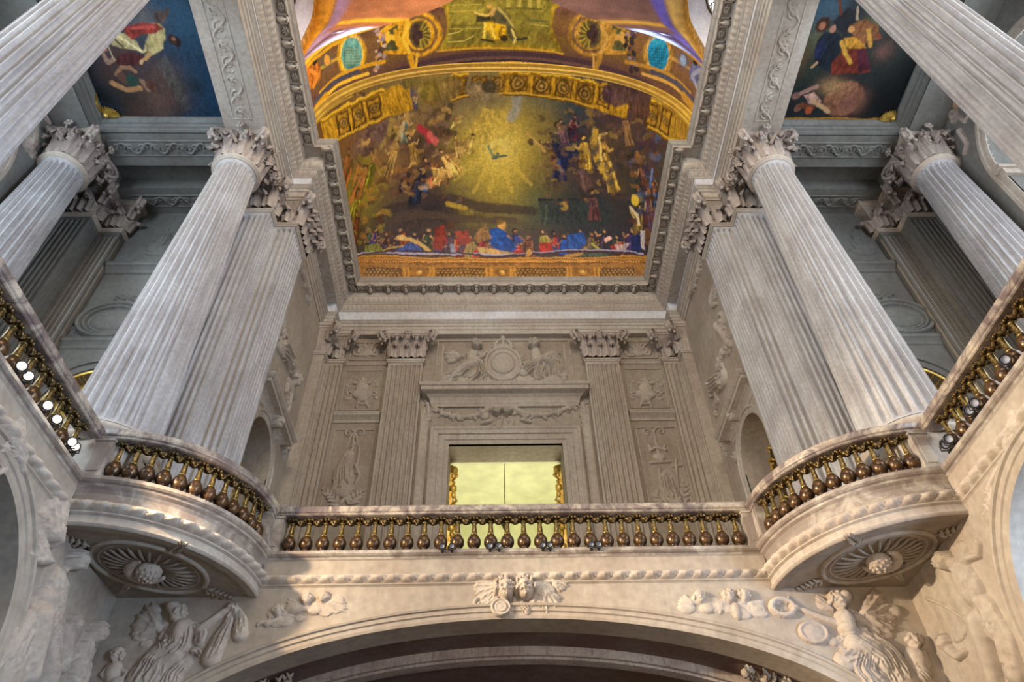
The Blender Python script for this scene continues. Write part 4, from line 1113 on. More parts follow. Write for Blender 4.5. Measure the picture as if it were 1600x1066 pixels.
1 60 44 40 42 6 408 920 425 917 430 911
1 108 72 48 56 11 461 580 466 587 480 584
1 92 60 52 62 6 774 804 794 802 796 791
1 80 52 44 54 7 635 848 661 844 664 831
1 108 72 48 40 6 428 767 433 775 451 771
1 80 52 44 45 7 411 855 430 844 423 837
1 192 148 80 38 8 618 811 611 827 632 830
1 108 72 48 55 5 736 748 738 754 746 754
1 60 44 40 44 8 577 600 558 621 579 630
1 140 108 52 52 4 754 745 761 739 756 735
1 192 148 80 37 4 546 894 520 902 521 913
1 80 52 44 53 7 430 811 456 819 485 805
1 108 72 48 60 7 437 863 425 859 412 865
1 60 44 40 63 7 400 757 414 739 391 737
1 124 92 80 37 6 426 826 449 827 463 816
1 108 72 48 63 3 698 831 678 831 671 841
1 124 92 80 60 6 591 881 602 880 606 875
1 148 96 44 47 6 544 746 551 728 527 726
1 168 124 60 57 8 731 799 722 792 710 797
1 108 72 48 49 4 579 854 590 862 609 856
1 124 92 80 59 7 731 784 754 790 769 779
1 148 96 44 56 3 772 651 777 662 792 660
1 148 96 44 48 7 663 586 688 580 691 565
1 148 96 44 58 9 597 643 568 636 544 652
1 148 96 44 42 8 624 599 607 589 587 600
1 60 44 40 46 8 529 899 535 910 556 907
1 140 108 52 66 7 802 781 800 788 808 790
1 148 96 44 38 5 693 571 692 588 712 589
1 60 44 40 48 10 426 818 433 827 454 822
1 208 164 88 39 5 726 693 731 677 713 672
1 80 52 44 45 8 698 686 695 698 709 701
1 60 44 40 62 4 742 583 768 570 762 554
1 60 44 40 50 8 497 894 469 905 475 915
1 92 60 52 66 5 577 715 592 718 604 710
1 92 60 52 41 7 533 764 544 754 533 750
1 168 124 60 68 9 451 719 433 736 452 741
1 60 44 40 67 7 425 754 441 746 437 739
1 80 52 44 59 5 468 674 483 682 503 673
1 124 92 80 61 7 421 821 397 816 370 830
1 192 148 80 48 9 750 579 744 600 766 605
1 192 148 80 44 8 758 812 752 806 740 808
1 108 72 48 59 8 805 709 832 707 837 691
1 140 108 52 36 9 601 533 613 533 620 526
1 108 72 48 45 6 746 495 746 506 758 507
1 208 164 88 68 5 608 643 614 657 636 653
1 192 148 80 40 6 387 796 392 776 357 780
1 124 92 80 47 5 592 839 610 849 634 841
1 140 108 52 55 3 760 877 762 886 776 886
1 124 92 80 35 5 808 547 832 535 827 517
1 168 124 60 37 7 612 533 587 550 597 563
1 92 60 52 57 10 553 621 528 620 513 634
1 60 44 40 67 8 400 925 405 933 426 930
1 80 52 44 50 5 540 529 542 550 571 547
1 124 92 80 48 5 813 492 817 477 803 473
1 60 44 40 36 5 336 738 343 752 376 743
1 208 164 88 56 6 583 851 567 865 583 871
1 108 72 48 63 4 441 850 474 851 494 836
1 140 108 52 53 5 420 889 409 899 422 901
1 208 164 88 46 7 816 615 826 610 823 604
1 108 72 48 44 9 790 679 765 675 752 689
1 168 124 60 36 8 629 626 643 613 633 605
1 148 96 44 43 5 481 842 479 851 493 851
1 192 148 80 58 6 695 552 699 567 718 565
1 60 44 40 70 8 799 746 777 750 776 764
1 80 52 44 54 6 530 854 542 855 549 849
1 108 72 48 51 10 547 560 538 547 515 554
1 192 148 80 39 4 416 927 392 936 397 943
1 108 72 48 61 6 784 746 770 732 748 739
1 80 52 44 60 8 481 617 465 630 476 636
1 92 60 52 37 7 649 562 674 568 692 554
1 124 92 80 59 8 721 680 731 679 733 672
1 36 48 60 56 6 1326 868 1309 859 1295 863
1 108 76 56 36 8 1157 491 1166 487 1162 480
1 176 140 60 39 9 1370 783 1346 780 1342 790
1 116 84 60 58 8 1388 803 1385 796 1374 794
1 140 108 56 51 5 1270 735 1251 748 1268 762
1 92 68 64 41 7 1127 469 1115 479 1124 489
1 80 56 52 40 6 1118 673 1110 685 1123 692
1 44 44 52 50 7 1171 678 1143 679 1141 695
1 60 48 40 65 6 1430 593 1426 583 1412 580
1 108 76 56 47 8 1281 698 1277 705 1287 710
1 116 84 60 48 4 1105 617 1116 631 1134 629
1 108 76 56 46 6 1347 619 1346 605 1327 599
1 108 76 56 41 4 1178 738 1197 740 1202 731
1 92 68 64 38 5 1522 640 1545 657 1569 657
1 60 48 40 68 8 1246 508 1221 509 1220 524
1 116 84 60 38 5 1503 759 1534 759 1524 743
1 36 48 60 69 6 1354 645 1344 636 1332 638
1 44 44 52 67 5 1233 791 1204 788 1198 802
1 36 48 60 46 4 1201 556 1187 556 1186 564
1 176 140 60 51 5 1307 580 1295 586 1303 595
1 108 76 56 51 7 1235 603 1255 597 1248 583
1 36 48 60 65 5 1152 766 1137 777 1148 788
1 60 48 40 59 5 1130 593 1148 585 1141 573
1 36 48 60 57 7 1296 675 1299 668 1291 664
1 176 140 60 40 6 1277 542 1293 551 1305 546
1 80 56 52 35 7 1235 717 1249 721 1254 715
1 36 48 60 47 7 1491 810 1508 826 1535 829
1 44 44 52 55 9 1388 714 1379 726 1400 737
1 140 108 56 54 6 1348 692 1326 685 1317 694
1 140 108 56 58 8 1252 825 1264 809 1241 798
1 80 56 52 42 7 1218 826 1194 814 1176 822
1 140 108 56 61 6 1149 829 1164 835 1175 830
1 80 56 52 66 8 1219 645 1219 658 1236 663
1 140 108 56 39 4 1271 866 1253 859 1241 864
1 80 56 52 62 7 1253 711 1259 725 1278 727
1 140 108 56 36 8 1375 670 1348 660 1336 669
1 108 76 56 54 7 1496 546 1502 540 1490 532
1 140 108 56 61 4 1451 847 1441 841 1431 842
1 140 108 56 40 7 1215 803 1243 812 1258 802
1 140 108 56 59 7 1456 856 1475 863 1485 859
1 92 68 64 64 10 1466 666 1466 686 1500 698
1 140 108 56 46 9 1482 718 1495 737 1526 743
1 44 44 52 48 7 1166 604 1168 614 1180 617
1 80 56 52 54 5 1101 628 1094 620 1084 623
1 60 48 40 60 7 1390 534 1387 553 1413 564
1 60 48 40 61 9 1470 742 1445 720 1413 720
1 116 84 60 49 8 1271 570 1240 559 1224 571
1 108 76 56 64 6 1227 661 1238 664 1242 659
1 108 76 56 38 7 1091 653 1096 638 1079 631
1 108 76 56 67 4 1188 797 1174 782 1153 785
1 36 48 60 53 5 1488 640 1510 659 1539 662
1 108 76 56 69 6 1258 710 1269 704 1260 696
1 92 68 64 45 5 1291 542 1303 559 1326 559
1 140 108 56 47 5 1099 726 1109 730 1115 725
1 36 48 60 60 4 1102 734 1110 746 1127 745
1 116 84 60 53 7 1502 711 1519 723 1537 724
1 140 108 56 57 6 1267 836 1238 832 1231 845
1 176 140 60 63 9 1229 712 1244 705 1235 695
1 176 140 60 36 5 1246 508 1255 505 1251 498
1 176 140 60 45 4 1108 568 1117 574 1125 570
1 116 84 60 55 5 1329 866 1315 861 1308 866
1 60 48 40 65 6 1226 696 1215 693 1209 698
1 108 76 56 49 5 1097 692 1094 672 1071 669
1 36 48 60 48 10 1479 538 1506 532 1490 512
1 140 108 56 57 6 1140 474 1164 476 1169 461
1 140 108 56 58 4 1248 643 1232 637 1223 644
1 116 84 60 46 8 1161 675 1143 680 1147 691
1 36 48 60 36 4 1204 637 1221 622 1203 607
1 60 48 40 43 5 1254 796 1282 809 1303 801
1 176 140 60 39 9 1240 852 1251 848 1245 841
1 60 48 40 62 8 1486 691 1488 711 1523 723
1 36 48 60 64 4 1159 795 1158 788 1149 787
1 116 84 60 43 9 1404 731 1407 724 1396 719
1 44 44 52 39 3 1336 847 1310 841 1300 850
1 80 56 52 56 6 1092 761 1074 746 1053 752
1 176 140 60 51 8 1192 719 1183 704 1163 704
1 108 76 56 43 8 1368 676 1381 660 1356 646
1 140 108 56 62 8 1147 609 1133 613 1137 622
1 140 108 56 66 7 1132 630 1111 641 1121 655
1 116 84 60 58 7 1342 631 1357 630 1355 621
1 80 56 52 46 10 1364 656 1332 657 1335 675
1 36 48 60 65 5 1305 657 1294 664 1304 673
1 108 76 56 56 7 1318 760 1328 749 1311 740
1 44 44 52 45 6 1467 571 1481 560 1461 546
1 140 108 56 36 4 1425 807 1411 812 1420 821
1 36 48 60 49 5 1151 755 1165 764 1179 759
1 80 56 52 62 10 1518 785 1548 806 1583 808
1 60 48 40 53 9 1519 709 1548 715 1550 704
1 92 68 64 60 4 1132 697 1139 713 1160 714
1 80 56 52 45 8 1384 635 1389 621 1366 610
1 36 48 60 52 5 1519 782 1483 769 1467 778
1 140 108 56 68 8 1273 641 1275 631 1261 626
1 44 44 52 35 8 1099 558 1087 570 1098 580
1 108 76 56 64 4 1377 644 1388 639 1380 632
1 92 68 64 54 8 1238 801 1247 798 1243 792
1 36 48 60 53 10 1360 656 1379 674 1404 673
1 80 56 52 52 9 1469 580 1455 558 1423 553
1 140 108 56 51 5 1076 780 1089 786 1098 780
1 140 108 56 48 6 1089 669 1101 675 1110 669
1 60 48 40 62 7 1060 804 1069 796 1061 789
1 176 140 60 37 7 1503 882 1484 880 1484 887
1 140 108 56 46 5 1367 565 1384 562 1378 551
1 176 140 60 64 4 1473 893 1491 903 1510 903
1 116 84 60 51 5 1283 734 1295 732 1292 725
1 176 140 60 45 9 1507 586 1537 577 1513 554
1 36 48 60 38 9 1254 499 1276 502 1281 490
1 116 84 60 57 7 1269 843 1283 845 1287 840
1 44 44 52 60 6 1290 627 1278 638 1292 648
1 116 84 60 43 6 1074 621 1051 608 1034 620
1 108 76 56 44 6 1191 681 1199 664 1177 654
1 36 48 60 68 7 1342 515 1307 514 1307 534
1 140 108 56 47 7 1334 862 1308 850 1289 857
1 36 48 60 55 10 1374 604 1358 596 1347 600
1 36 48 60 45 5 1455 753 1469 747 1456 737
1 140 108 56 38 10 1512 813 1544 829 1571 827
1 60 48 40 48 4 1179 616 1199 628 1216 621
1 92 68 64 49 8 1431 588 1414 574 1395 575
1 80 56 52 38 4 1512 713 1509 732 1544 746
1 108 76 56 50 6 1144 578 1144 595 1164 600
1 140 108 56 47 8 1136 775 1144 772 1140 766
1 80 56 52 62 4 1228 766 1232 779 1250 782
1 44 44 52 56 4 1187 827 1158 823 1150 836
1 36 48 60 69 9 1275 697 1265 707 1279 716
1 140 108 56 39 8 1175 620 1184 626 1191 623
1 80 56 52 65 8 1400 714 1391 725 1411 736
1 108 76 56 60 10 1462 713 1492 727 1512 722
1 176 140 60 59 8 1156 474 1165 459 1150 449
1 92 68 64 61 6 1143 712 1155 701 1142 691
1 36 48 60 56 7 1189 765 1176 747 1150 748
1 108 76 56 56 4 1397 813 1401 829 1430 836
1 92 68 64 36 8 1532 711 1556 735 1596 742
1 116 84 60 63 8 1316 765 1305 772 1315 779
1 108 76 56 47 6 1324 811 1350 821 1365 814
1 44 44 52 51 6 1117 544 1116 563 1137 569
1 108 76 56 56 8 1097 503 1086 499 1080 504
1 92 68 64 53 9 1422 691 1442 697 1449 691
1 36 48 60 36 5 1260 829 1275 823 1265 813
1 80 56 52 50 4 1121 524 1113 531 1118 538
1 140 108 56 46 7 1537 724 1510 712 1495 717
1 80 56 52 68 9 1211 582 1202 593 1215 602
1 76 44 28 68 10 420 473 454 461 457 443
1 76 44 28 38 8 331 513 301 543 329 548
1 76 44 28 50 5 307 728 295 744 317 744
1 140 124 36 67 11 448 580 433 590 439 597
1 76 44 28 43 12 449 469 445 449 413 456
1 108 84 32 37 7 387 371 369 384 375 392
1 140 124 36 59 6 270 643 265 630 233 641
1 140 124 36 55 10 333 544 289 564 288 581
1 140 124 36 54 9 455 675 481 655 466 645
1 140 124 36 62 8 320 593 344 583 345 573
1 76 44 28 56 11 421 556 416 544 394 550
1 76 44 28 57 5 335 680 375 675 396 655
1 140 124 36 54 6 240 461 277 453 297 433
1 168 116 44 54 8 346 412 375 382 350 372
1 168 116 44 41 8 424 628 432 610 408 610
1 168 116 44 70 6 377 674 375 663 354 668
1 108 84 32 44 6 428 352 464 358 492 335
1 108 84 32 58 10 440 622 466 632 496 617
1 168 116 44 57 6 444 430 446 418 429 419
1 108 84 32 48 8 301 526 320 522 329 513
1 140 124 36 70 11 414 715 375 723 361 741
1 168 116 44 64 9 437 555 395 567 385 588
1 140 124 36 67 7 384 429 390 411 367 412
1 168 116 44 62 7 350 594 314 590 275 614
1 140 124 36 40 9 302 393 321 381 316 374
1 168 116 44 57 10 440 483 466 490 491 474
1 140 124 36 40 6 303 661 334 651 341 637
1 108 84 32 51 6 474 578 489 587 511 578
1 168 116 44 41 9 344 400 323 416 333 423
1 76 44 28 39 10 374 708 354 730 379 733
1 140 124 36 50 8 460 607 490 596 491 582
1 140 124 36 45 9 441 486 430 478 411 487
1 108 84 32 55 7 374 594 346 618 367 625
1 108 84 32 44 5 421 636 419 615 384 622
1 140 124 36 65 12 377 577 377 566 359 570
1 108 84 32 65 8 288 479 272 490 278 495
1 140 124 36 40 10 467 486 497 481 507 464
1 168 116 44 58 13 356 488 366 476 355 474
1 76 44 28 42 11 264 524 311 507 323 485
1 168 116 44 60 10 419 597 388 603 375 619
1 76 44 28 43 7 474 653 497 637 486 627
1 140 124 36 49 11 456 394 445 413 464 417
1 108 84 32 36 11 377 621 331 632 315 654
1 76 44 28 57 8 453 616 480 617 497 603
1 76 44 28 44 10 352 580 310 601 314 616
1 108 84 32 67 8 440 579 454 557 428 554
1 76 44 28 54 10 308 572 350 547 339 532
1 168 116 44 42 7 328 564 366 554 380 535
1 108 84 32 35 11 298 712 283 730 306 730
1 168 116 44 66 10 354 691 379 685 387 673
1 60 44 68 58 6 1610 761 1602 745 1574 737
1 92 48 36 58 10 1625 505 1613 517 1642 536
1 92 48 36 60 9 1533 497 1511 469 1474 464
1 92 48 36 41 12 1600 717 1619 714 1604 701
1 92 48 36 36 13 1703 500 1726 507 1723 498
1 140 92 48 49 9 1544 518 1509 501 1491 509
1 76 92 124 62 8 1684 532 1679 505 1629 482
1 60 44 68 44 12 1582 521 1580 531 1600 540
1 140 92 48 37 14 1644 539 1595 527 1596 545
1 140 92 48 44 11 1604 784 1601 775 1584 769
1 44 36 32 52 9 1499 641 1522 630 1497 610
1 44 36 32 63 15 1592 410 1613 408 1602 393
1 44 36 32 43 7 1504 505 1525 531 1563 537
1 44 36 32 57 11 1551 413 1532 408 1530 416
1 92 48 36 62 8 1557 652 1531 655 1545 671
1 60 44 68 40 8 1629 555 1645 546 1618 527
1 140 92 48 41 8 1585 771 1577 760 1558 756
1 60 44 68 62 7 1610 552 1588 528 1556 523
1 76 92 124 60 7 1628 630 1611 627 1613 633
1 60 44 68 57 6 1583 791 1551 790 1559 804
1 76 92 124 57 6 1539 674 1584 693 1606 686
1 44 36 32 38 10 1543 534 1539 512 1504 499
1 92 48 36 39 8 1589 511 1560 504 1559 516
1 76 92 124 42 5 1559 701 1535 691 1525 696
1 92 48 36 48 7 1590 449 1589 458 1606 466
1 44 36 32 54 7 1501 702 1534 712 1544 703
1 76 92 124 47 5 1457 689 1446 704 1473 718
1 60 44 68 58 11 1572 701 1532 693 1531 708
1 76 92 124 57 9 1671 620 1687 613 1660 594
1 44 36 32 42 6 1526 730 1526 719 1507 712
1 92 48 36 46 8 1576 738 1586 730 1565 718
1 44 36 32 69 10 1659 631 1618 612 1600 618
1 140 92 48 47 10 1642 575 1605 563 1600 574
1 60 44 68 45 4 1564 764 1534 753 1523 760
1 140 92 48 42 12 1628 405 1609 390 1592 390
1 60 44 68 51 6 1472 759 1475 768 1492 773
1 44 36 32 55 12 1555 542 1532 519 1502 517
1 76 92 124 47 11 1572 613 1530 600 1522 613
1 140 92 48 59 8 1473 618 1506 626 1511 613
1 76 92 124 41 12 1543 518 1527 522 1538 533
1 44 36 32 63 6 1655 658 1630 662 1652 680
1 60 44 68 36 6 1611 649 1588 625 1551 618
1 60 44 68 55 6 1523 796 1502 786 1488 790
1 76 92 124 69 10 1619 784 1596 765 1568 763
1 92 48 36 64 12 1572 512 1586 493 1547 470
1 60 44 68 52 8 1548 626 1565 648 1600 657
1 44 36 32 56 10 1578 671 1552 663 1547 671
1 140 92 48 39 16 1585 448 1613 444 1594 422
1 92 48 36 61 11 1587 587 1572 588 1579 597
1 76 92 124 44 12 1490 579 1531 594 1546 582
1 44 36 32 51 7 1605 659 1641 675 1657 670
1 60 44 68 60 11 1560 827 1581 825 1568 813
1 60 44 68 49 7 1557 728 1544 719 1532 719
1 92 48 36 45 7 1529 764 1521 773 1540 783
1 44 36 32 53 7 1488 542 1486 550 1500 556
1 44 36 32 69 5 1463 734 1451 723 1435 723
1 92 48 36 39 4 1511 797 1500 785 1479 782
1 140 92 48 51 10 1466 660 1483 666 1491 662
1 76 92 124 54 10 1584 826 1584 835 1603 842
1 92 48 36 57 7 1588 598 1605 608 1616 606
2 92 108 88 95 0 910 702 921 667 931 658 956 660 931 648 921 648 917 667
0 80 96 76 100 4 6 933 665
1 120 136 104 100 3 910 699 919 663
1 80 96 76 100 3 931 655 956 660
1 92 52 36 60 6 599 260 612 229
1 108 80 52 60 8 613 254 602 228
1 92 52 36 60 7 1125 305 1129 294
1 60 52 64 60 6 1366 298 1368 278
1 92 52 36 60 5 969 309 958 283
1 80 64 44 60 9 359 311 385 293
1 76 44 36 60 8 978 322 992 307
1 60 52 64 60 11 1248 324 1251 314
1 80 64 44 60 8 659 260 649 230
1 92 52 36 60 6 1346 339 1335 316
1 76 44 36 60 7 924 312 913 302
1 80 64 44 60 7 1237 261 1240 234
1 36 44 60 60 10 616 282 607 273
1 76 44 36 60 9 990 249 1003 233
1 60 52 64 60 7 745 299 762 280
1 92 52 36 60 10 1275 336 1260 309
1 44 36 48 60 6 1347 286 1345 258
1 44 36 48 60 6 1217 307 1201 276
1 36 44 60 60 8 768 326 776 307
1 44 36 48 60 5 701 270 688 264
1 80 64 44 60 11 606 303 599 289
1 108 80 52 60 6 770 321 767 299
1 60 52 64 60 11 620 298 599 272
1 108 80 52 60 7 922 291 929 272
1 108 80 52 60 5 843 300 856 281
1 76 44 36 60 5 643 261 634 237
1 36 44 60 60 8 917 254 905 234
1 44 36 48 60 7 1504 362 1514 337
1 44 36 48 60 10 779 241 771 233
1 44 36 48 60 5 898 260 906 234
1 60 52 64 60 11 1228 296 1223 265
1 60 52 64 60 4 944 238 952 219
1 36 44 60 60 10 1071 335 1081 313
1 108 80 52 60 8 1431 328 1435 313
1 76 44 36 60 7 944 249 952 235
1 76 44 36 60 9 851 259 836 240
1 108 80 52 60 7 896 319 891 296
1 44 36 48 60 10 1368 295 1344 269
1 28 28 32 60 11 1437 317 1430 288
1 44 36 48 60 10 1224 292 1225 279
1 76 44 36 60 10 1273 260 1270 243
1 36 44 60 60 5 916 306 916 286
1 44 36 48 60 5 569 344 553 338
1 44 36 48 60 13 400 314 405 299
1 36 44 60 60 5 921 231 920 208
1 28 28 32 60 7 1079 272 1079 255
1 108 80 52 60 10 497 376 516 349
1 76 44 36 60 10 518 341 491 321
1 108 80 52 60 5 658 315 668 305
1 108 80 52 60 14 1498 344 1531 335
1 44 36 48 60 12 1418 338 1419 331
1 76 44 36 60 9 828 282 821 253
1 36 44 60 60 12 1382 325 1398 299
1 80 64 44 60 7 371 389 372 362
1 60 52 64 60 5 769 242 766 218
1 44 36 48 60 7 1483 370 1505 345
1 80 64 44 60 5 749 273 739 254
1 80 64 44 60 5 923 318 923 301
1 80 64 44 60 10 1170 328 1175 308
1 44 36 48 60 10 1364 371 1359 360
1 92 52 36 60 7 1277 332 1270 311
1 92 52 36 60 5 1160 277 1162 258
1 76 44 36 60 7 519 369 500 356
1 108 80 52 60 8 1155 257 1169 246
1 44 36 48 60 5 1218 347 1217 331
1 80 64 44 60 6 839 272 837 253
1 108 80 52 60 10 1095 274 1104 262
1 76 44 36 60 6 898 313 883 286
1 92 52 36 60 8 1322 340 1301 322
1 28 28 32 60 6 604 272 593 256
1 76 44 36 60 11 499 295 516 282
1 76 44 36 60 6 1150 328 1133 305
1 60 52 64 60 5 1260 339 1265 326
1 28 28 32 60 10 1115 335 1114 314
1 80 64 44 60 8 442 373 468 353
1 108 80 52 60 9 1216 256 1197 223
1 60 52 64 60 6 1247 289 1225 270
1 28 28 32 60 5 973 238 958 221
1 92 52 36 60 10 1543 396 1568 384
1 36 44 60 60 10 1181 305 1160 282
1 28 28 32 60 10 776 325 764 314
1 80 64 44 60 12 373 378 364 371
1 44 36 48 60 10 660 297 656 273
1 60 52 64 60 6 679 314 690 293
1 44 36 48 60 8 835 268 831 241
1 28 28 32 60 7 924 316 936 296
1 92 52 36 60 7 972 273 972 252
1 36 44 60 60 10 1327 313 1334 284
1 80 64 44 60 12 494 280 504 270
1 108 80 52 60 10 363 417 388 393
1 60 52 64 60 5 1047 274 1031 254
1 76 44 36 60 7 709 304 689 282
1 44 36 48 60 10 707 332 719 304
1 76 44 36 60 8 1064 320 1083 307
1 76 44 36 60 11 1410 279 1436 277
1 80 64 44 60 9 364 347 354 340
1 108 80 52 60 8 1174 301 1158 279
1 36 44 60 60 7 1346 300 1354 276
1 44 36 48 60 10 627 337 612 331
1 28 28 32 60 7 934 274 928 248
1 80 64 44 60 6 754 331 773 319
1 92 52 36 60 9 901 279 897 266
1 60 52 64 60 6 1187 289 1207 268
1 44 36 48 60 8 644 338 661 314
1 44 36 48 60 5 1146 331 1140 313
1 92 52 36 60 8 708 257 699 238
1 92 52 36 60 9 456 283 465 265
1 36 44 60 60 9 620 357 617 331
1 76 44 36 60 13 413 309 434 274
1 60 52 64 60 7 1089 281 1105 259
1 80 64 44 60 7 971 277 971 254
1 60 52 64 60 8 947 266 952 254
1 76 44 36 60 4 921 320 911 298
1 28 28 32 60 11 649 269 639 241
1 44 36 48 60 4 995 315 991 304
1 76 44 36 60 5 739 301 746 273
1 108 80 52 60 6 1085 324 1069 310
1 44 36 48 60 7 884 227 898 210
1 28 28 32 60 5 868 261 851 252
1 44 36 48 60 10 1112 245 1121 227
1 60 52 64 60 9 484 280 457 253
1 60 52 64 60 5 802 308 789 299
1 60 52 64 60 7 1210 324 1191 307
1 36 44 60 60 8 936 276 929 264
1 92 52 36 60 5 1197 260 1187 248
1 108 80 52 60 7 1215 336 1231 319
1 28 28 32 60 6 1231 345 1211 324
1 28 28 32 60 6 526 274 531 257
1 44 36 48 60 6 444 331 457 305
1 44 36 48 60 7 406 321 413 301
1 76 44 36 60 6 880 232 871 223
1 44 36 48 60 10 765 280 760 257
1 36 44 60 60 5 1123 256 1135 233
1 44 36 48 60 6 1090 317 1085 299
1 28 28 32 60 6 756 311 763 301
1 92 52 36 60 6 1367 265 1367 242
1 28 28 32 60 11 1289 325 1294 317
1 76 44 36 60 11 1231 261 1248 249
1 60 52 64 60 5 738 268 743 241
1 36 44 60 60 7 1489 407 1497 394
1 76 44 36 60 5 1148 255 1129 231
1 60 52 64 60 7 512 347 511 331
1 108 80 52 60 8 688 248 676 218
1 60 52 64 60 13 1444 348 1432 314
1 76 44 36 60 7 1143 324 1129 316
1 44 36 48 60 11 1291 353 1307 332
1 36 44 60 60 9 1422 360 1424 338
1 76 44 36 60 10 1165 237 1163 220
1 60 52 64 60 14 1518 339 1515 330
1 108 80 52 60 11 1441 382 1447 365
3 48 60 44 100 134 372 427 -79 140 96 64 108 92 76
3 60 44 88 100 110 427 410 -115 184 136 88 44 28 24
3 80 56 40 100 129 481 373 -91 168 116 76 80 64 44
3 128 64 32 100 122 556 377 -73 168 116 76 108 92 76
3 60 36 64 100 125 622 346 -94 168 116 76 80 64 44
3 44 52 40 100 114 687 355 -106 184 136 88 108 92 76
3 80 64 44 100 110 720 329 -105 140 96 64 80 64 44
3 76 52 68 100 96 770 330 -99 140 96 64 80 64 44
3 168 48 28 100 115 801 321 -84 184 136 88 44 28 24
3 108 90 52 100 125 843 305 -84 168 116 76 80 64 44
3 124 32 36 100 114 896 302 -100 140 96 64 108 92 76
3 36 80 160 100 109 943 334 -83 184 136 88 108 92 76
3 40 48 96 100 114 980 334 -82 140 96 64 44 28 24
3 92 48 32 100 115 1023 308 -91 140 96 64 80 64 44
3 124 112 48 100 118 1071 338 -80 184 136 88 80 64 44
3 140 44 32 100 98 1118 331 -82 140 96 64 44 28 24
3 28 72 160 100 102 1157 322 -92 168 116 76 80 64 44
3 144 36 28 100 100 1223 354 -83 168 116 76 80 64 44
3 96 80 60 100 111 1276 349 -105 168 116 76 80 64 44
3 64 48 64 100 128 1337 375 -107 184 136 88 80 64 44
3 48 60 44 100 115 1405 357 -103 184 136 88 80 64 44
3 60 44 88 100 143 1492 412 -107 184 136 88 108 92 76
3 76 52 68 100 91 413 357 -47 176 132 88 58 36 22
3 80 56 40 100 70 524 318 -121 176 132 88 58 36 22
3 144 36 28 100 62 652 300 -146 176 132 88 58 36 22
3 40 48 96 100 67 748 298 -114 176 132 88 58 36 22
3 76 52 68 100 67 826 279 -112 176 132 88 58 36 22
3 80 56 40 100 70 914 276 -79 176 132 88 58 36 22
3 144 36 28 100 67 1000 272 -110 176 132 88 58 36 22
3 40 48 96 100 60 1096 281 -47 176 132 88 58 36 22
3 76 52 68 100 62 1189 285 -43 176 132 88 58 36 22
3 80 56 40 100 79 1308 319 -116 176 132 88 58 36 22
3 144 36 28 100 89 1445 343 -137 176 132 88 58 36 22
2 16 60 132 100 0 908 345 940 351 961 301 984 250 968 223 930 236 912 282
2 26 84 164 90 0 916 333 937 339 951 276 930 263
1 12 48 112 100 5 937 301 964 243
0 192 144 76 100 8 21 944 363
0 108 80 32 90 6 11 941 381
2 124 42 30 100 0 709 364 751 372 761 290 739 245 702 262
2 132 54 42 100 0 793 338 840 341 845 278 808 267
0 80 48 32 100 14 18 776 370
1 124 124 140 100 9 779 269 784 221
2 60 76 132 100 0 599 309 629 291 664 246 504 264 553 290
1 184 152 92 100 9 543 343 599 323 643 296 699 235
0 200 168 104 100 19 13 562 339
2 108 104 40 100 0 350 349 432 339 476 278 348 289
1 168 132 80 100 5 468 294 569 294
2 36 72 138 100 0 1168 326 1234 353 1251 297 1204 243 1177 261
2 64 76 60 100 0 1250 262 1324 288 1355 243 1217 216
1 160 120 64 100 8 1163 214 1218 230 1244 268
1 160 156 76 100 7 1277 294 1323 266
2 168 132 76 100 0 869 264 968 230 991 216 875 210
0 176 144 88 100 12 16 886 240
2 140 100 56 80 0 896 370 916 301 869 277 853 297
2 152 36 28 100 0 1060 278 1106 288 1110 241 1057 232
1 224 176 160 100 10 1344 329 1364 344
2 192 168 160 70 0 1391 315 1484 346 1444 269 1408 283
2 28 36 80 100 0 1483 381 1545 418 1563 327 1497 298
0 216 184 64 100 24 24 1498 565
1 200 184 144 100 9 1475 521 1516 504 1533 463
2 168 160 160 100 0 1544 434 1579 447 1587 336 1558 340
1 156 144 160 100 5 276 322 600 244 813 223
1 152 144 168 100 4 813 223 968 216 1573 311
1 60 32 40 100 4 275 310 937 206
1 60 32 40 100 7 937 206 1589 300
0 168 124 60 100 10 20 1021 224
2 138 92 34 100 0 185 337 659 211 950 199 1260 214 1719 343 1731 76 1247 22 949 21 667 24 53 115
1 176 124 44 100 4 235 310 687 206 950 194 1231 208 1655 309
1 168 112 42 100 5 234 293 687 191 950 180 1230 193 1656 292
1 112 68 24 100 3 233 275 687 176 950 166 1229 178 1657 274
1 148 100 42 100 4 232 253 688 158 950 148 1228 159 1658 251
1 124 80 32 100 4 232 170 690 96 949 89 1225 96 1657 165
0 216 156 64 80 6 4 310 264
0 216 156 64 80 6 4 330 258
0 216 156 64 80 6 4 348 252
0 216 156 64 80 5 4 366 247
0 216 156 64 80 5 4 383 242
0 216 156 64 80 5 4 400 238
0 216 156 64 80 5 4 416 234
0 216 156 64 80 5 4 432 230
0 216 156 64 80 4 4 447 227
0 216 156 64 80 4 4 462 223
0 216 156 64 80 4 4 477 220
0 216 156 64 80 4 4 491 217
0 216 156 64 80 4 4 505 215
0 216 156 64 80 4 4 519 212
0 216 156 64 80 4 4 532 210
0 216 156 64 80 4 4 545 208
0 216 156 64 80 4 4 558 206
0 216 156 64 80 4 4 571 204
0 216 156 64 80 4 4 583 202
0 216 156 64 80 3 4 595 200
0 216 156 64 80 3 4 607 199
0 216 156 64 80 3 4 619 197
0 216 156 64 80 3 4 631 196
0 216 156 64 80 3 4 642 195
0 216 156 64 80 3 4 654 193
0 216 156 64 80 3 4 665 192
0 216 156 64 80 3 4 676 191
0 216 156 64 80 3 4 687 190
0 216 156 64 80 3 4 698 189
0 216 156 64 80 3 3 708 188
0 216 156 64 80 3 3 719 187
0 216 156 64 80 3 3 729 186
0 216 156 64 80 3 3 740 186
0 216 156 64 80 3 3 750 185
0 216 156 64 80 3 3 760 184
0 216 156 64 80 3 3 770 184
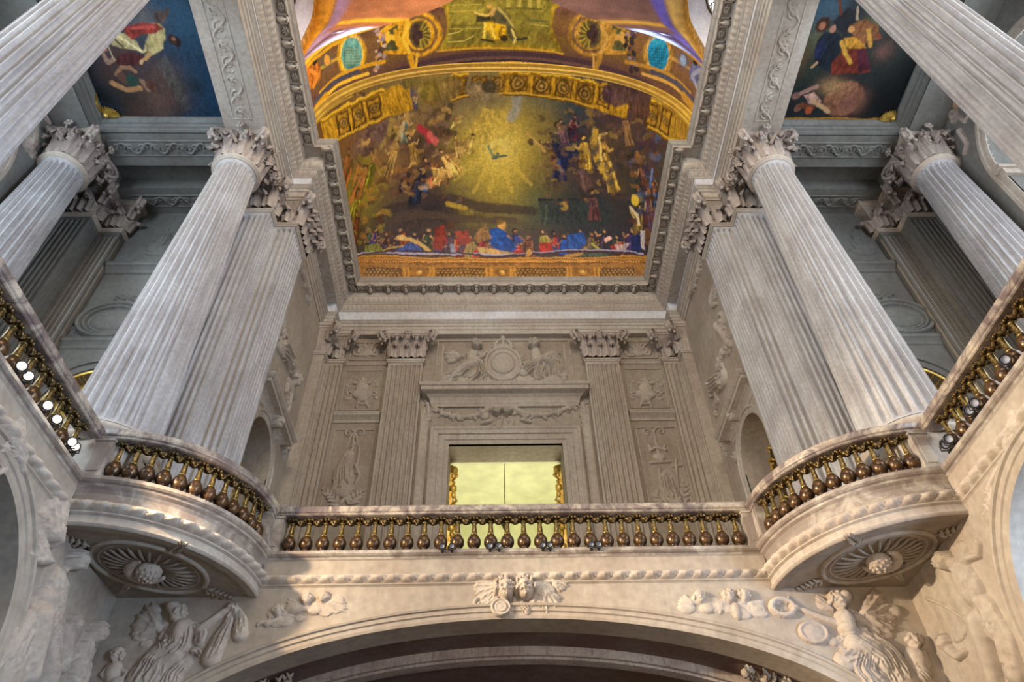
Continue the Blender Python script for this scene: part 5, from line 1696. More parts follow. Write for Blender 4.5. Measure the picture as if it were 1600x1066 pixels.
0 216 156 64 80 3 3 780 183
0 216 156 64 80 3 3 789 182
0 216 156 64 80 3 3 799 182
0 216 156 64 80 3 3 808 181
0 216 156 64 80 3 3 818 181
0 216 156 64 80 2 3 827 181
0 216 156 64 80 2 3 836 180
0 216 156 64 80 2 3 845 180
0 216 156 64 80 2 3 854 180
0 216 156 64 80 2 3 863 179
0 216 156 64 80 2 3 871 179
0 216 156 64 80 2 3 880 179
0 216 156 64 80 2 3 888 179
0 216 156 64 80 2 3 896 179
0 216 156 64 80 2 3 904 178
0 216 156 64 80 2 3 912 178
0 216 156 64 80 2 3 919 178
0 216 156 64 80 2 3 926 178
0 216 156 64 80 2 3 933 178
0 216 156 64 80 1 3 939 178
0 216 156 64 80 1 3 944 178
0 216 156 64 80 2 3 950 178
0 216 156 64 80 2 3 957 178
0 216 156 64 80 2 3 964 178
0 216 156 64 80 2 3 971 178
0 216 156 64 80 2 3 979 178
0 216 156 64 80 2 3 987 178
0 216 156 64 80 2 3 995 178
0 216 156 64 80 2 3 1003 178
0 216 156 64 80 2 3 1012 179
0 216 156 64 80 2 3 1020 179
0 216 156 64 80 2 3 1029 179
0 216 156 64 80 2 3 1038 179
0 216 156 64 80 2 3 1047 180
0 216 156 64 80 3 3 1056 180
0 216 156 64 80 3 3 1065 180
0 216 156 64 80 3 3 1075 181
0 216 156 64 80 3 3 1084 181
0 216 156 64 80 3 3 1094 181
0 216 156 64 80 3 3 1103 182
0 216 156 64 80 3 3 1113 183
0 216 156 64 80 3 3 1123 183
0 216 156 64 80 3 3 1133 184
0 216 156 64 80 3 3 1144 184
0 216 156 64 80 3 4 1154 185
0 216 156 64 80 3 4 1164 186
0 216 156 64 80 3 4 1175 187
0 216 156 64 80 3 4 1186 188
0 216 156 64 80 3 4 1197 189
0 216 156 64 80 3 4 1208 190
0 216 156 64 80 3 4 1219 191
0 216 156 64 80 3 4 1230 192
0 216 156 64 80 3 4 1242 193
0 216 156 64 80 3 4 1253 194
0 216 156 64 80 3 4 1265 196
0 216 156 64 80 3 4 1277 197
0 216 156 64 80 4 4 1289 199
0 216 156 64 80 4 4 1302 200
0 216 156 64 80 4 4 1314 202
0 216 156 64 80 4 4 1327 204
0 216 156 64 80 4 4 1340 206
0 216 156 64 80 4 4 1353 208
0 216 156 64 80 4 4 1367 210
0 216 156 64 80 4 4 1381 213
0 216 156 64 80 4 4 1395 215
0 216 156 64 80 4 4 1409 218
0 216 156 64 80 5 4 1424 221
0 216 156 64 80 5 4 1439 224
0 216 156 64 80 5 4 1455 228
0 216 156 64 80 5 4 1471 232
0 216 156 64 80 5 4 1487 236
0 216 156 64 80 5 4 1504 240
0 216 156 64 80 6 4 1522 245
0 216 156 64 80 6 4 1540 250
2 92 60 28 100 0 349 209 566 166 568 113 351 147
0 168 128 60 85 8 6 350 195
0 168 128 60 85 8 6 364 173
0 168 128 60 85 7 6 377 151
0 168 128 60 85 7 6 377 188
0 168 128 60 85 7 6 390 167
0 168 128 60 85 7 6 403 146
0 168 128 60 85 7 6 403 182
0 168 128 60 85 7 6 415 162
0 168 128 60 85 7 6 427 141
0 168 128 60 85 7 6 427 177
0 168 128 60 85 7 6 439 157
0 168 128 60 85 6 6 451 137
0 168 128 60 85 6 6 450 172
0 168 128 60 85 6 6 462 153
0 168 128 60 85 6 6 473 133
0 168 128 60 85 6 6 472 168
0 168 128 60 85 6 6 483 149
0 168 128 60 85 6 6 494 130
0 168 128 60 85 6 5 494 164
0 168 128 60 85 6 6 505 146
0 168 128 60 85 6 6 515 128
0 168 128 60 85 6 5 515 161
0 168 128 60 85 6 5 525 143
0 168 128 60 85 5 6 535 125
0 168 128 60 85 5 5 535 158
0 168 128 60 85 5 5 545 141
0 168 128 60 85 5 5 555 123
2 92 60 28 100 0 720 151 900 143 900 95 721 101
0 168 128 60 85 4 5 721 139
0 168 128 60 85 4 5 728 124
0 168 128 60 85 4 5 736 108
0 168 128 60 85 4 5 736 138
0 168 128 60 85 4 5 744 123
0 168 128 60 85 4 5 751 107
0 168 128 60 85 4 5 751 137
0 168 128 60 85 4 5 759 122
0 168 128 60 85 4 5 766 107
0 168 128 60 85 4 5 766 137
0 168 128 60 85 4 5 773 121
0 168 128 60 85 4 5 780 106
0 168 128 60 85 4 5 781 136
0 168 128 60 85 4 5 788 121
0 168 128 60 85 4 5 795 105
0 168 128 60 85 4 5 795 135
0 168 128 60 85 4 5 802 120
0 168 128 60 85 4 5 809 105
0 168 128 60 85 4 5 809 135
0 168 128 60 85 4 5 816 120
0 168 128 60 85 4 5 823 105
0 168 128 60 85 4 5 823 134
0 168 128 60 85 4 5 830 119
0 168 128 60 85 4 5 836 104
0 168 128 60 85 4 5 837 134
0 168 128 60 85 3 5 843 119
0 168 128 60 85 3 5 850 104
0 168 128 60 85 3 5 850 133
0 168 128 60 85 3 5 856 118
0 168 128 60 85 3 5 863 103
0 168 128 60 85 3 5 863 133
0 168 128 60 85 3 5 869 118
0 168 128 60 85 3 5 875 103
0 168 128 60 85 3 5 876 133
0 168 128 60 85 3 5 882 118
0 168 128 60 85 3 5 888 103
0 168 128 60 85 3 5 888 132
0 168 128 60 85 3 5 894 118
0 168 128 60 85 3 5 900 103
2 92 60 28 100 0 978 143 1158 149 1155 99 978 95
0 168 128 60 85 3 5 979 132
0 168 128 60 85 3 5 984 117
0 168 128 60 85 3 5 989 102
0 168 128 60 85 3 5 990 132
0 168 128 60 85 3 5 996 117
0 168 128 60 85 3 5 1001 103
0 168 128 60 85 3 5 1003 132
0 168 128 60 85 3 5 1008 117
0 168 128 60 85 3 5 1014 103
0 168 128 60 85 3 5 1015 132
0 168 128 60 85 3 5 1021 118
0 168 128 60 85 3 5 1027 103
0 168 128 60 85 3 5 1028 132
0 168 128 60 85 3 5 1034 118
0 168 128 60 85 4 5 1040 103
0 168 128 60 85 4 5 1042 133
0 168 128 60 85 4 5 1047 118
0 168 128 60 85 4 5 1053 103
0 168 128 60 85 4 5 1055 133
0 168 128 60 85 4 5 1061 118
0 168 128 60 85 4 5 1067 104
0 168 128 60 85 4 5 1069 133
0 168 128 60 85 4 5 1075 119
0 168 128 60 85 4 5 1081 104
0 168 128 60 85 4 5 1083 134
0 168 128 60 85 4 5 1089 119
0 168 128 60 85 4 5 1095 104
0 168 128 60 85 4 5 1097 134
0 168 128 60 85 4 5 1104 120
0 168 128 60 85 4 5 1110 105
0 168 128 60 85 4 5 1112 135
0 168 128 60 85 4 5 1118 120
0 168 128 60 85 4 5 1125 106
0 168 128 60 85 4 5 1127 136
0 168 128 60 85 4 5 1133 121
0 168 128 60 85 4 5 1140 106
0 168 128 60 85 4 5 1142 137
0 168 128 60 85 4 5 1149 122
0 168 128 60 85 4 5 1155 107
2 92 60 28 100 0 1312 163 1511 199 1507 137 1308 109
0 168 128 60 85 5 5 1312 151
0 168 128 60 85 5 5 1320 135
0 168 128 60 85 5 6 1327 120
0 168 128 60 85 5 5 1331 153
0 168 128 60 85 6 5 1339 138
0 168 128 60 85 6 6 1347 122
0 168 128 60 85 6 5 1351 156
0 168 128 60 85 6 6 1359 140
0 168 128 60 85 6 6 1367 124
0 168 128 60 85 6 5 1371 159
0 168 128 60 85 6 6 1380 143
0 168 128 60 85 6 6 1388 127
0 168 128 60 85 6 6 1392 162
0 168 128 60 85 6 6 1401 146
0 168 128 60 85 6 6 1410 130
0 168 128 60 85 6 6 1414 165
0 168 128 60 85 6 6 1423 150
0 168 128 60 85 7 6 1433 133
0 168 128 60 85 7 6 1437 169
0 168 128 60 85 7 6 1447 154
0 168 128 60 85 7 6 1456 137
0 168 128 60 85 7 6 1461 174
0 168 128 60 85 7 6 1471 158
0 168 128 60 85 7 6 1481 141
0 168 128 60 85 7 6 1485 179
0 168 128 60 85 8 6 1496 163
0 168 128 60 85 8 7 1507 147
1 176 124 48 100 5 578 168 581 107
1 176 124 48 100 5 597 166 599 106
1 176 124 48 100 5 693 156 695 99
1 176 124 48 100 5 709 155 711 98
1 176 124 48 100 4 904 147 904 92
1 176 124 48 100 4 915 146 915 92
1 176 124 48 100 4 962 146 961 91
1 176 124 48 100 4 973 146 972 91
1 176 124 48 100 5 1163 153 1160 95
1 176 124 48 100 5 1179 154 1176 96
1 176 124 48 100 5 1287 164 1283 103
1 176 124 48 100 5 1306 166 1302 104
0 108 72 32 100 25 23 648 130
0 184 136 60 90 16 17 648 130
0 224 184 100 80 7 7 650 133
0 108 72 32 100 10 22 940 117
0 184 136 60 90 6 16 940 117
0 224 184 100 80 2 7 942 121
0 108 72 32 100 25 23 1227 127
0 184 136 60 90 17 17 1227 127
0 224 184 100 80 7 7 1230 131
2 184 136 32 100 0 140 935 303 926 430 925 538 927 634 930 638 847 543 839 436 833 309 830 145 839
2 184 136 32 100 0 780 936 794 936 807 937 821 937 834 938 837 866 823 865 810 864 796 862 783 861
2 184 136 32 100 0 937 941 1025 941 1137 939 1265 936 1411 935 1408 848 1262 855 1136 864 1025 873 938 877
2 156 116 36 100 0 1520 936 1577 938 1641 940 1713 944 1797 956 1798 866 1712 854 1639 849 1575 846 1517 846
2 76 48 16 100 0 249 915 271 914 292 914 312 913 331 913 336 844 316 844 296 844 275 845 254 845
2 168 124 36 100 0 261 909 277 909 292 908 307 908 322 908 326 850 311 850 296 850 280 851 264 851
4 80 52 20 100 32 16 294 880
4 176 136 56 90 24 12 294 880
4 76 52 24 95 17 8 294 880
4 168 132 60 90 8 4 294 880
2 76 48 16 100 0 347 913 365 913 383 913 400 913 417 913 421 846 404 846 387 845 369 845 351 844
2 168 124 36 100 0 356 908 370 908 383 908 396 908 409 908 413 852 400 851 387 851 373 851 360 851
4 80 52 20 100 28 16 385 880
4 176 136 56 90 21 12 385 880
4 76 52 24 95 14 8 385 880
4 168 132 60 90 7 4 385 880
2 76 48 16 100 0 430 913 448 914 466 914 483 914 500 915 504 850 487 849 470 848 453 847 435 847
2 168 124 36 100 0 439 908 453 908 466 909 479 909 492 909 496 855 483 855 470 854 456 853 442 853
4 80 52 20 100 28 18 468 882
4 176 136 56 90 20 13 468 882
4 76 52 24 95 14 9 468 882
4 168 132 60 90 7 4 468 882
2 76 48 16 100 0 793 927 805 928 817 928 829 929 841 929 842 878 831 877 819 876 807 875 795 873
2 168 124 36 100 0 799 923 808 924 818 924 827 925 836 925 837 882 828 881 819 880 810 879 801 879
4 80 52 20 100 19 18 818 903
4 176 136 56 90 14 13 818 903
4 76 52 24 95 10 9 818 903
4 168 132 60 90 5 4 818 903
2 76 48 16 100 0 857 930 869 931 881 931 893 932 904 932 905 884 894 883 882 882 871 880 859 879
2 168 124 36 100 0 863 926 872 927 881 927 890 928 899 928 900 887 891 887 882 886 873 885 864 884
4 80 52 20 100 19 19 882 907
4 176 136 56 90 14 14 882 907
4 76 52 24 95 10 10 882 907
4 168 132 60 90 5 5 882 907
2 76 48 16 100 0 915 932 925 933 934 933 942 933 950 934 950 888 942 887 935 886 926 885 915 885
2 168 124 36 100 0 919 929 927 929 934 930 941 930 946 930 947 892 941 891 935 890 927 890 920 889
4 80 52 20 100 14 19 935 911
4 176 136 56 90 10 14 935 911
4 76 52 24 95 7 10 935 911
4 168 132 60 90 3 5 935 911
2 76 48 16 100 0 961 934 973 933 986 933 1000 933 1014 933 1014 884 1000 885 986 886 973 886 961 887
2 168 124 36 100 0 965 930 975 930 986 930 998 929 1009 929 1009 889 998 889 986 890 976 890 965 891
4 80 52 20 100 22 23 986 910
4 176 136 56 90 16 17 986 910
4 76 52 24 95 11 12 986 910
4 168 132 60 90 5 6 986 910
2 76 48 16 100 0 1030 933 1045 932 1060 932 1075 931 1090 931 1090 879 1074 880 1059 881 1045 882 1030 883
2 168 124 36 100 0 1036 929 1048 928 1060 928 1072 928 1085 927 1084 884 1072 885 1059 885 1047 886 1035 887
4 80 52 20 100 25 23 1060 907
4 176 136 56 90 18 17 1060 907
4 76 52 24 95 13 12 1060 907
4 168 132 60 90 6 6 1060 907
2 76 48 16 100 0 1104 931 1120 930 1136 930 1152 929 1169 929 1168 874 1151 875 1135 876 1119 877 1103 878
2 168 124 36 100 0 1109 926 1123 926 1136 926 1149 925 1163 925 1162 879 1148 880 1135 881 1122 881 1109 882
4 80 52 20 100 27 23 1135 904
4 176 136 56 90 20 17 1135 904
4 76 52 24 95 14 12 1135 904
4 168 132 60 90 7 6 1135 904
2 76 48 16 100 0 1184 928 1201 928 1219 928 1236 927 1255 927 1253 868 1235 869 1217 870 1200 871 1182 873
2 168 124 36 100 0 1190 924 1204 924 1218 923 1233 923 1248 922 1247 874 1232 875 1217 875 1203 876 1189 877
4 80 52 20 100 29 23 1218 900
4 176 136 56 90 21 17 1218 900
4 76 52 24 95 15 12 1218 900
4 168 132 60 90 7 6 1218 900
2 76 48 16 100 0 1270 926 1285 926 1300 926 1315 926 1331 925 1329 864 1313 865 1298 866 1283 867 1269 867
2 168 124 36 100 0 1277 922 1288 921 1300 921 1312 921 1324 921 1322 870 1310 871 1299 871 1287 872 1276 872
4 80 52 20 100 25 18 1299 897
4 176 136 56 90 18 13 1299 897
4 76 52 24 95 13 9 1299 897
4 168 132 60 90 6 4 1299 897
2 76 48 16 100 0 1505 925 1521 925 1538 926 1554 926 1571 927 1570 860 1553 860 1536 860 1520 860 1504 860
2 168 124 36 100 0 1514 920 1526 920 1538 921 1550 921 1562 921 1560 866 1548 866 1536 866 1524 866 1513 866
4 80 52 20 100 26 14 1537 894
4 176 136 56 90 19 11 1537 894
4 76 52 24 95 14 7 1537 894
4 168 132 60 90 7 3 1537 894
2 76 48 16 100 0 1587 927 1603 928 1620 928 1636 929 1654 930 1653 864 1635 863 1618 862 1602 861 1585 861
2 168 124 36 100 0 1597 922 1608 923 1619 923 1631 924 1643 925 1642 869 1630 868 1618 868 1607 867 1596 867
4 80 52 20 100 27 12 1619 897
4 176 136 56 90 20 9 1619 897
4 76 52 24 95 14 6 1619 897
4 168 132 60 90 7 3 1619 897
1 224 176 48 100 4 140 933 188 929 232 926 272 925 309 924 344 923 377 923 409 923 439 923 468 924 496 924 523 925
1 224 176 48 100 3 793 935 798 935 803 935 807 936 812 936 817 936 822 936 826 936 831 937 836 937 840 937 845 937
1 224 176 48 100 3 942 940 961 940 985 940 1010 940 1037 939 1065 939 1094 938 1124 938 1155 937 1187 937 1221 936 1255 935
1 224 176 48 100 5 1527 935 1547 935 1567 936 1589 937 1611 937 1633 938 1657 940 1682 941 1709 942 1736 945 1766 949 1797 954
1 140 100 24 100 3 140 927 188 922 232 920 272 918 309 917 344 916 377 916 409 916 439 917 468 917 496 918 523 919
1 140 100 24 100 2 793 930 798 930 803 930 808 930 812 931 817 931 822 931 827 931 831 932 836 932 840 932 845 932
1 140 100 24 100 2 942 936 961 936 985 936 1010 935 1037 935 1065 934 1094 934 1124 933 1155 932 1187 931 1220 930 1255 930
1 140 100 24 100 3 1527 929 1547 929 1567 930 1589 930 1611 931 1633 932 1657 934 1682 935 1709 937 1736 939 1766 943 1797 946
1 200 156 52 100 4 144 846 193 841 237 839 277 837 314 837 349 837 382 838 414 839 444 840 473 841 501 843 528 845
1 200 156 52 100 3 796 868 800 868 805 869 810 869 815 870 819 870 824 871 829 871 833 872 838 872 842 872 847 873
1 200 156 52 100 3 942 882 961 882 985 881 1010 879 1036 877 1064 875 1093 873 1123 871 1154 869 1186 866 1219 864 1253 862
1 200 156 52 100 5 1525 853 1545 853 1565 853 1587 854 1609 855 1632 855 1656 857 1681 859 1708 861 1736 864 1766 868 1798 873
1 108 76 24 100 3 145 839 194 834 237 831 278 830 315 830 350 830 383 831 414 832 445 833 473 835 501 836 528 838
1 108 76 24 100 3 796 862 801 863 805 863 810 864 815 864 820 865 824 865 829 866 833 866 838 867 842 867 847 867
1 108 76 24 100 3 943 877 962 877 985 876 1010 874 1036 872 1064 870 1093 868 1123 865 1154 863 1186 861 1219 858 1253 856
1 108 76 24 100 4 1524 846 1544 846 1565 846 1586 847 1609 847 1632 848 1656 850 1681 851 1708 854 1736 857 1766 861 1798 866
4 124 100 52 90 50 34 778 901
4 155 125 65 50 30 16 771 905
4 134 112 44 90 43 28 711 899
4 167 140 55 50 26 13 704 903
4 124 104 72 90 33 27 874 889
4 155 130 90 50 20 13 868 893
4 70 60 44 90 23 20 912 902
4 87 75 55 50 14 10 907 906
4 108 92 44 90 30 16 634 929
4 135 115 55 50 18 8 626 933
4 76 52 58 90 57 30 1342 909
4 95 65 72 50 33 14 1333 911
4 80 56 52 90 54 25 1414 922
4 100 70 65 50 32 12 1404 923
4 84 56 44 90 59 27 1469 895
4 105 70 55 50 35 13 1459 897""",
 'barrel': """
2 108 68 56 100 0 13 1245 193 1150 432 1099 700 1066 949 1055 1211 1063 1519 1081 1715 1133 1903 1216 1662 826 948 895 219 835
0 92 60 64 60 162 39 195 1144
0 92 60 64 60 121 41 371 1161
0 92 60 64 60 101 43 511 1160
0 92 60 64 60 90 44 633 1152
0 92 60 64 60 81 44 741 1143
0 92 60 64 60 72 44 838 1135
0 92 60 64 60 57 44 922 1129
0 92 60 64 60 66 44 991 1128
0 92 60 64 60 76 44 1080 1132
0 92 60 64 60 84 44 1182 1137
0 92 60 64 60 94 43 1294 1143
0 92 60 64 60 107 43 1421 1146
0 92 60 64 60 130 41 1569 1141
0 92 60 64 60 183 38 1759 1113
0 124 90 40 60 154 38 210 1103
0 124 90 40 60 117 41 380 1116
0 124 90 40 60 99 42 518 1113
0 124 90 40 60 88 43 637 1104
0 124 90 40 60 80 43 744 1094
0 124 90 40 60 71 43 839 1086
0 124 90 40 60 56 43 922 1080
0 124 90 40 60 65 43 990 1079
0 124 90 40 60 75 43 1078 1083
0 124 90 40 60 83 43 1178 1089
0 124 90 40 60 92 42 1288 1095
0 124 90 40 60 105 42 1413 1100
0 124 90 40 60 126 40 1558 1097
0 124 90 40 60 173 37 1741 1075
0 132 96 42 60 145 37 230 1043
0 132 96 42 60 113 39 394 1050
0 132 96 42 60 96 41 527 1044
0 132 96 42 60 86 41 643 1034
0 132 96 42 60 78 41 747 1023
0 132 96 42 60 70 41 841 1015
0 132 96 42 60 55 42 922 1009
0 132 96 42 60 63 42 989 1008
0 132 96 42 60 73 41 1075 1012
0 132 96 42 60 81 41 1172 1018
0 132 96 42 60 90 41 1280 1025
0 132 96 42 60 101 40 1401 1032
0 132 96 42 60 120 39 1541 1033
0 132 96 42 60 160 37 1716 1018
2 160 128 32 100 0 735 932 782 969 790 1027 775 1078 751 1120 949 1118 1124 1128 1095 1072 1080 1025 1089 967 1123 930 1089 878 776 880
2 138 122 44 100 0 776 880 793 947 799 1005 788 1063 770 1102 949 1099 1101 1110 1077 1061 1071 1014 1076 952 1101 877
0 168 148 52 80 45 38 851 984
0 132 116 44 80 49 42 1025 1005
0 124 100 28 80 42 50 949 1067
0 108 92 32 80 36 30 829 1077
0 108 84 32 80 32 27 1057 1075
1 192 168 68 80 2 803 955 892 955
1 192 168 68 80 2 802 977 892 978
1 92 84 32 80 2 800 1028 892 1029
1 192 168 68 80 2 800 1040 891 1041
1 200 180 84 100 2 789 1060 822 1053 834 1044
1 200 180 84 100 2 787 1089 839 1087 869 1069
1 184 164 68 80 5 955 930 955 966
1 184 164 68 80 5 982 930 983 966
1 184 164 68 80 5 1010 929 1011 965
1 184 164 68 80 5 1036 927 1037 963
1 92 84 32 100 3 951 969 1045 968
1 76 84 52 80 3 1007 1011 1067 1012
1 184 168 76 80 2 1013 1025 1066 1029
2 216 164 24 100 0 899 1020 930 1015 949 1027 953 1060 940 1084 922 1084 912 1051 906 1046 902 1084 895 1084
2 92 84 52 100 0 919 994 931 967 943 971 957 999 974 1055 981 1083 964 1093 953 1060 946 1027 925 1022
1 184 160 84 100 3 937 971 951 999 967 1036
1 240 204 76 100 3 916 1027 928 1079
1 140 100 16 100 3 941 1036 937 1074
1 240 208 88 100 3 900 1022 900 1079
2 60 52 32 100 0 876 989 919 994 919 1013 877 1017
1 216 184 88 100 4 874 985 899 994 919 990
0 200 156 72 100 7 10 913 962
0 168 132 60 90 6 6 916 953
1 196 152 80 100 6 925 971 919 990
0 60 44 24 100 8 12 946 1079
1 44 44 36 100 5 974 1083 1003 1078
1 60 44 20 100 4 893 1084 922 1091
1 224 196 104 100 3 964 1045 974 1079 968 1093
1 200 152 44 100 4 751 1120 868 1116 949 1116 1039 1119 1124 1128
1 74 52 56 100 10 415 1192 510 1183 596 1173 674 1164 746 1155 814 1148 875 1142 929 1139 974 1138 1031 1140 1095 1144 1165 1149 1239 1155 1319 1162 1407 1169 1506 1175
1 108 76 68 100 6 263 1214 399 1207 512 1197 612 1186 702 1175 784 1166 860 1159 925 1154 979 1153 1048 1156 1126 1161 1211 1167 1303 1175 1406 1183 1523 1190 1666 1191
1 60 48 56 100 5 164 1224 335 1224 466 1213 579 1201 678 1189 769 1178 851 1169 923 1164 981 1163 1057 1166 1142 1172 1235 1180 1338 1189 1454 1198 1591 1203 1770 1195
1 216 164 40 100 7 119 1222 307 1230 447 1222 564 1211 668 1200 763 1190 848 1182 922 1177 982 1176 1061 1179 1148 1184 1245 1192 1352 1199 1474 1206 1620 1209 1819 1190
1 108 68 16 100 4 116 1227 305 1236 445 1230 563 1220 668 1209 762 1200 848 1192 922 1187 983 1186 1061 1189 1149 1194 1246 1201 1354 1207 1476 1213 1622 1214 1821 1194
1 232 184 48 100 6 114 1231 304 1242 445 1237 564 1228 668 1218 763 1209 849 1202 924 1197 985 1196 1064 1199 1153 1204 1251 1210 1359 1216 1483 1221 1632 1220 1836 1195
1 140 92 20 100 3 100 1233 295 1245 438 1245 558 1237 664 1228 760 1219 846 1212 922 1207 983 1206 1063 1209 1152 1213 1250 1219 1359 1224 1483 1228 1633 1226 1839 1199
0 240 200 80 80 7 2 165 1223
0 240 200 80 80 7 2 190 1225
0 240 200 80 80 7 2 213 1226
0 240 200 80 80 6 2 235 1226
0 240 200 80 80 6 3 257 1227
0 240 200 80 80 6 3 277 1226
0 240 200 80 80 6 3 297 1226
0 240 200 80 80 5 3 316 1225
0 240 200 80 80 5 3 335 1225
0 240 200 80 80 5 3 353 1224
0 240 200 80 80 5 3 370 1223
0 240 200 80 80 5 3 387 1222
0 240 200 80 80 5 3 404 1221
0 240 200 80 80 5 3 420 1220
0 240 200 80 80 5 3 436 1218
0 240 200 80 80 4 3 451 1217
0 240 200 80 80 4 3 467 1216
0 240 200 80 80 4 3 482 1214
0 240 200 80 80 4 3 496 1213
0 240 200 80 80 4 3 511 1212
0 240 200 80 80 4 3 525 1210
0 240 200 80 80 4 3 539 1209
0 240 200 80 80 4 3 552 1208
0 240 200 80 80 4 3 566 1206
0 240 200 80 80 4 3 579 1205
0 240 200 80 80 4 3 592 1203
0 240 200 80 80 4 3 605 1202
0 240 200 80 80 4 3 618 1201
0 240 200 80 80 4 3 631 1199
0 240 200 80 80 4 3 643 1198
0 240 200 80 80 3 3 655 1197
0 240 200 80 80 3 3 667 1195
0 240 200 80 80 3 3 679 1194
0 240 200 80 80 3 3 691 1193
0 240 200 80 80 3 3 703 1192
0 240 200 80 80 3 3 714 1190
0 240 200 80 80 3 3 726 1189
0 240 200 80 80 3 3 737 1188
0 240 200 80 80 3 3 748 1187
0 240 200 80 80 3 3 759 1186
0 240 200 80 80 3 3 770 1184
0 240 200 80 80 3 3 781 1183
0 240 200 80 80 3 3 792 1182
0 240 200 80 80 3 3 802 1181
0 240 200 80 80 3 3 813 1180
0 240 200 80 80 3 3 823 1179
0 240 200 80 80 3 3 833 1178
0 240 200 80 80 3 3 843 1177
0 240 200 80 80 3 3 853 1177
0 240 200 80 80 3 3 863 1176
0 240 200 80 80 3 3 872 1175
0 240 200 80 80 3 3 881 1174
0 240 200 80 80 2 3 891 1174
0 240 200 80 80 2 3 899 1173
0 240 200 80 80 2 3 908 1172
0 240 200 80 80 2 3 917 1172
0 240 200 80 80 2 3 925 1172
0 240 200 80 80 2 3 932 1171
0 240 200 80 80 1 3 939 1171
0 240 200 80 80 2 3 944 1171
0 240 200 80 80 2 3 951 1171
0 240 200 80 80 2 3 958 1171
0 240 200 80 80 2 3 966 1171
0 240 200 80 80 2 3 975 1171
0 240 200 80 80 2 3 983 1171
0 240 200 80 80 2 3 992 1171
0 240 200 80 80 3 3 1001 1171
0 240 200 80 80 3 3 1011 1172
0 240 200 80 80 3 3 1020 1172
0 240 200 80 80 3 3 1030 1172
0 240 200 80 80 3 3 1039 1173
0 240 200 80 80 3 3 1049 1173
0 240 200 80 80 3 3 1060 1174
0 240 200 80 80 3 3 1070 1174
0 240 200 80 80 3 3 1080 1175
0 240 200 80 80 3 3 1091 1175
0 240 200 80 80 3 3 1101 1176
0 240 200 80 80 3 3 1112 1177
0 240 200 80 80 3 3 1123 1178
0 240 200 80 80 3 3 1134 1178
0 240 200 80 80 3 3 1145 1179
0 240 200 80 80 3 3 1156 1180
0 240 200 80 80 3 3 1168 1181
0 240 200 80 80 3 3 1179 1182
0 240 200 80 80 3 3 1191 1182
0 240 200 80 80 3 3 1203 1183
0 240 200 80 80 3 3 1215 1184
0 240 200 80 80 3 3 1227 1185
0 240 200 80 80 4 3 1239 1186
0 240 200 80 80 4 3 1251 1187
0 240 200 80 80 4 3 1264 1188
0 240 200 80 80 4 3 1277 1189
0 240 200 80 80 4 3 1289 1190
0 240 200 80 80 4 3 1303 1191
0 240 200 80 80 4 3 1316 1192
0 240 200 80 80 4 3 1329 1193
0 240 200 80 80 4 3 1343 1194
0 240 200 80 80 4 3 1356 1195
0 240 200 80 80 4 3 1370 1196
0 240 200 80 80 4 3 1385 1196
0 240 200 80 80 4 3 1399 1197
0 240 200 80 80 4 3 1414 1198
0 240 200 80 80 4 3 1429 1199
0 240 200 80 80 5 3 1444 1200
0 240 200 80 80 5 3 1460 1201
0 240 200 80 80 5 3 1476 1201
0 240 200 80 80 5 3 1492 1202
0 240 200 80 80 5 3 1508 1203
0 240 200 80 80 5 3 1525 1203
0 240 200 80 80 5 3 1543 1204
0 240 200 80 80 5 3 1561 1204
0 240 200 80 80 6 3 1579 1204
0 240 200 80 80 6 3 1598 1204
0 240 200 80 80 6 3 1618 1204
0 240 200 80 80 6 3 1638 1204
0 240 200 80 80 6 2 1660 1203
0 240 200 80 80 7 2 1682 1202
0 240 200 80 80 7 2 1705 1201
0 240 200 80 80 7 2 1729 1199
0 240 200 80 80 8 2 1754 1196
4 216 156 32 100 78 83 689 1051
4 96 68 56 100 64 68 689 1051
4 216 156 32 100 55 59 689 1051
4 240 188 56 100 43 46 689 1051
4 92 76 44 100 39 51 689 1051
4 64 44 40 100 20 37 682 1050
1 92 76 32 90 3 694 1031 701 1002
1 168 144 52 90 3 698 1033 709 1006
1 92 76 32 90 3 701 1035 716 1012
1 168 144 52 90 3 704 1038 722 1020
1 92 76 32 90 3 706 1042 726 1029
1 168 144 52 90 3 707 1046 729 1039
1 92 76 32 90 3 708 1051 730 1050
1 168 144 52 90 3 707 1055 729 1061
1 92 76 32 90 3 706 1059 727 1071
1 168 144 52 90 3 704 1063 723 1081
1 92 76 32 90 4 702 1067 718 1089
1 168 144 52 90 4 699 1069 711 1096
1 92 76 32 90 4 695 1071 703 1101
1 168 144 52 90 4 692 1072 694 1103
2 216 156 32 100 0 530 1021 617 981 661 969 657 1014 633 1117 547 1102
2 84 80 44 100 0 548 1029 614 1004 605 1096 548 1090
1 240 188 56 100 10 552 1063 580 1044 609 1054
1 240 188 56 100 7 549 1043 571 1029
1 216 156 32 100 7 602 1025 607 1077
0 240 188 56 100 10 9 565 1039
1 240 188 56 100 7 642 967 652 1014 629 1057 652 1132
1 216 156 32 100 10 647 1127 663 1179
1 240 188 56 100 4 677 1121 668 1175
4 216 156 32 100 71 74 402 1070
4 240 188 56 100 59 65 402 1070
4 76 140 132 100 51 58 403 1068
0 132 188 168 60 27 29 419 1047
2 92 148 136 100 0 370 1021 401 1011 433 1021 453 1046 451 1092 434 1121 398 1126 365 1107 354 1066
0 140 192 176 60 27 13 420 1029
0 60 92 84 70 28 13 398 1111
0 168 168 104 85 3 3 382 1042
0 168 168 104 85 3 3 392 1046
0 168 168 104 85 3 3 402 1047
0 168 168 104 85 3 3 412 1051
0 168 168 104 85 3 3 422 1053
0 168 168 104 85 3 3 432 1056
0 168 168 104 85 2 3 441 1057
0 168 168 104 85 3 3 380 1052
0 168 168 104 85 3 3 390 1056
0 168 168 104 85 3 3 400 1057
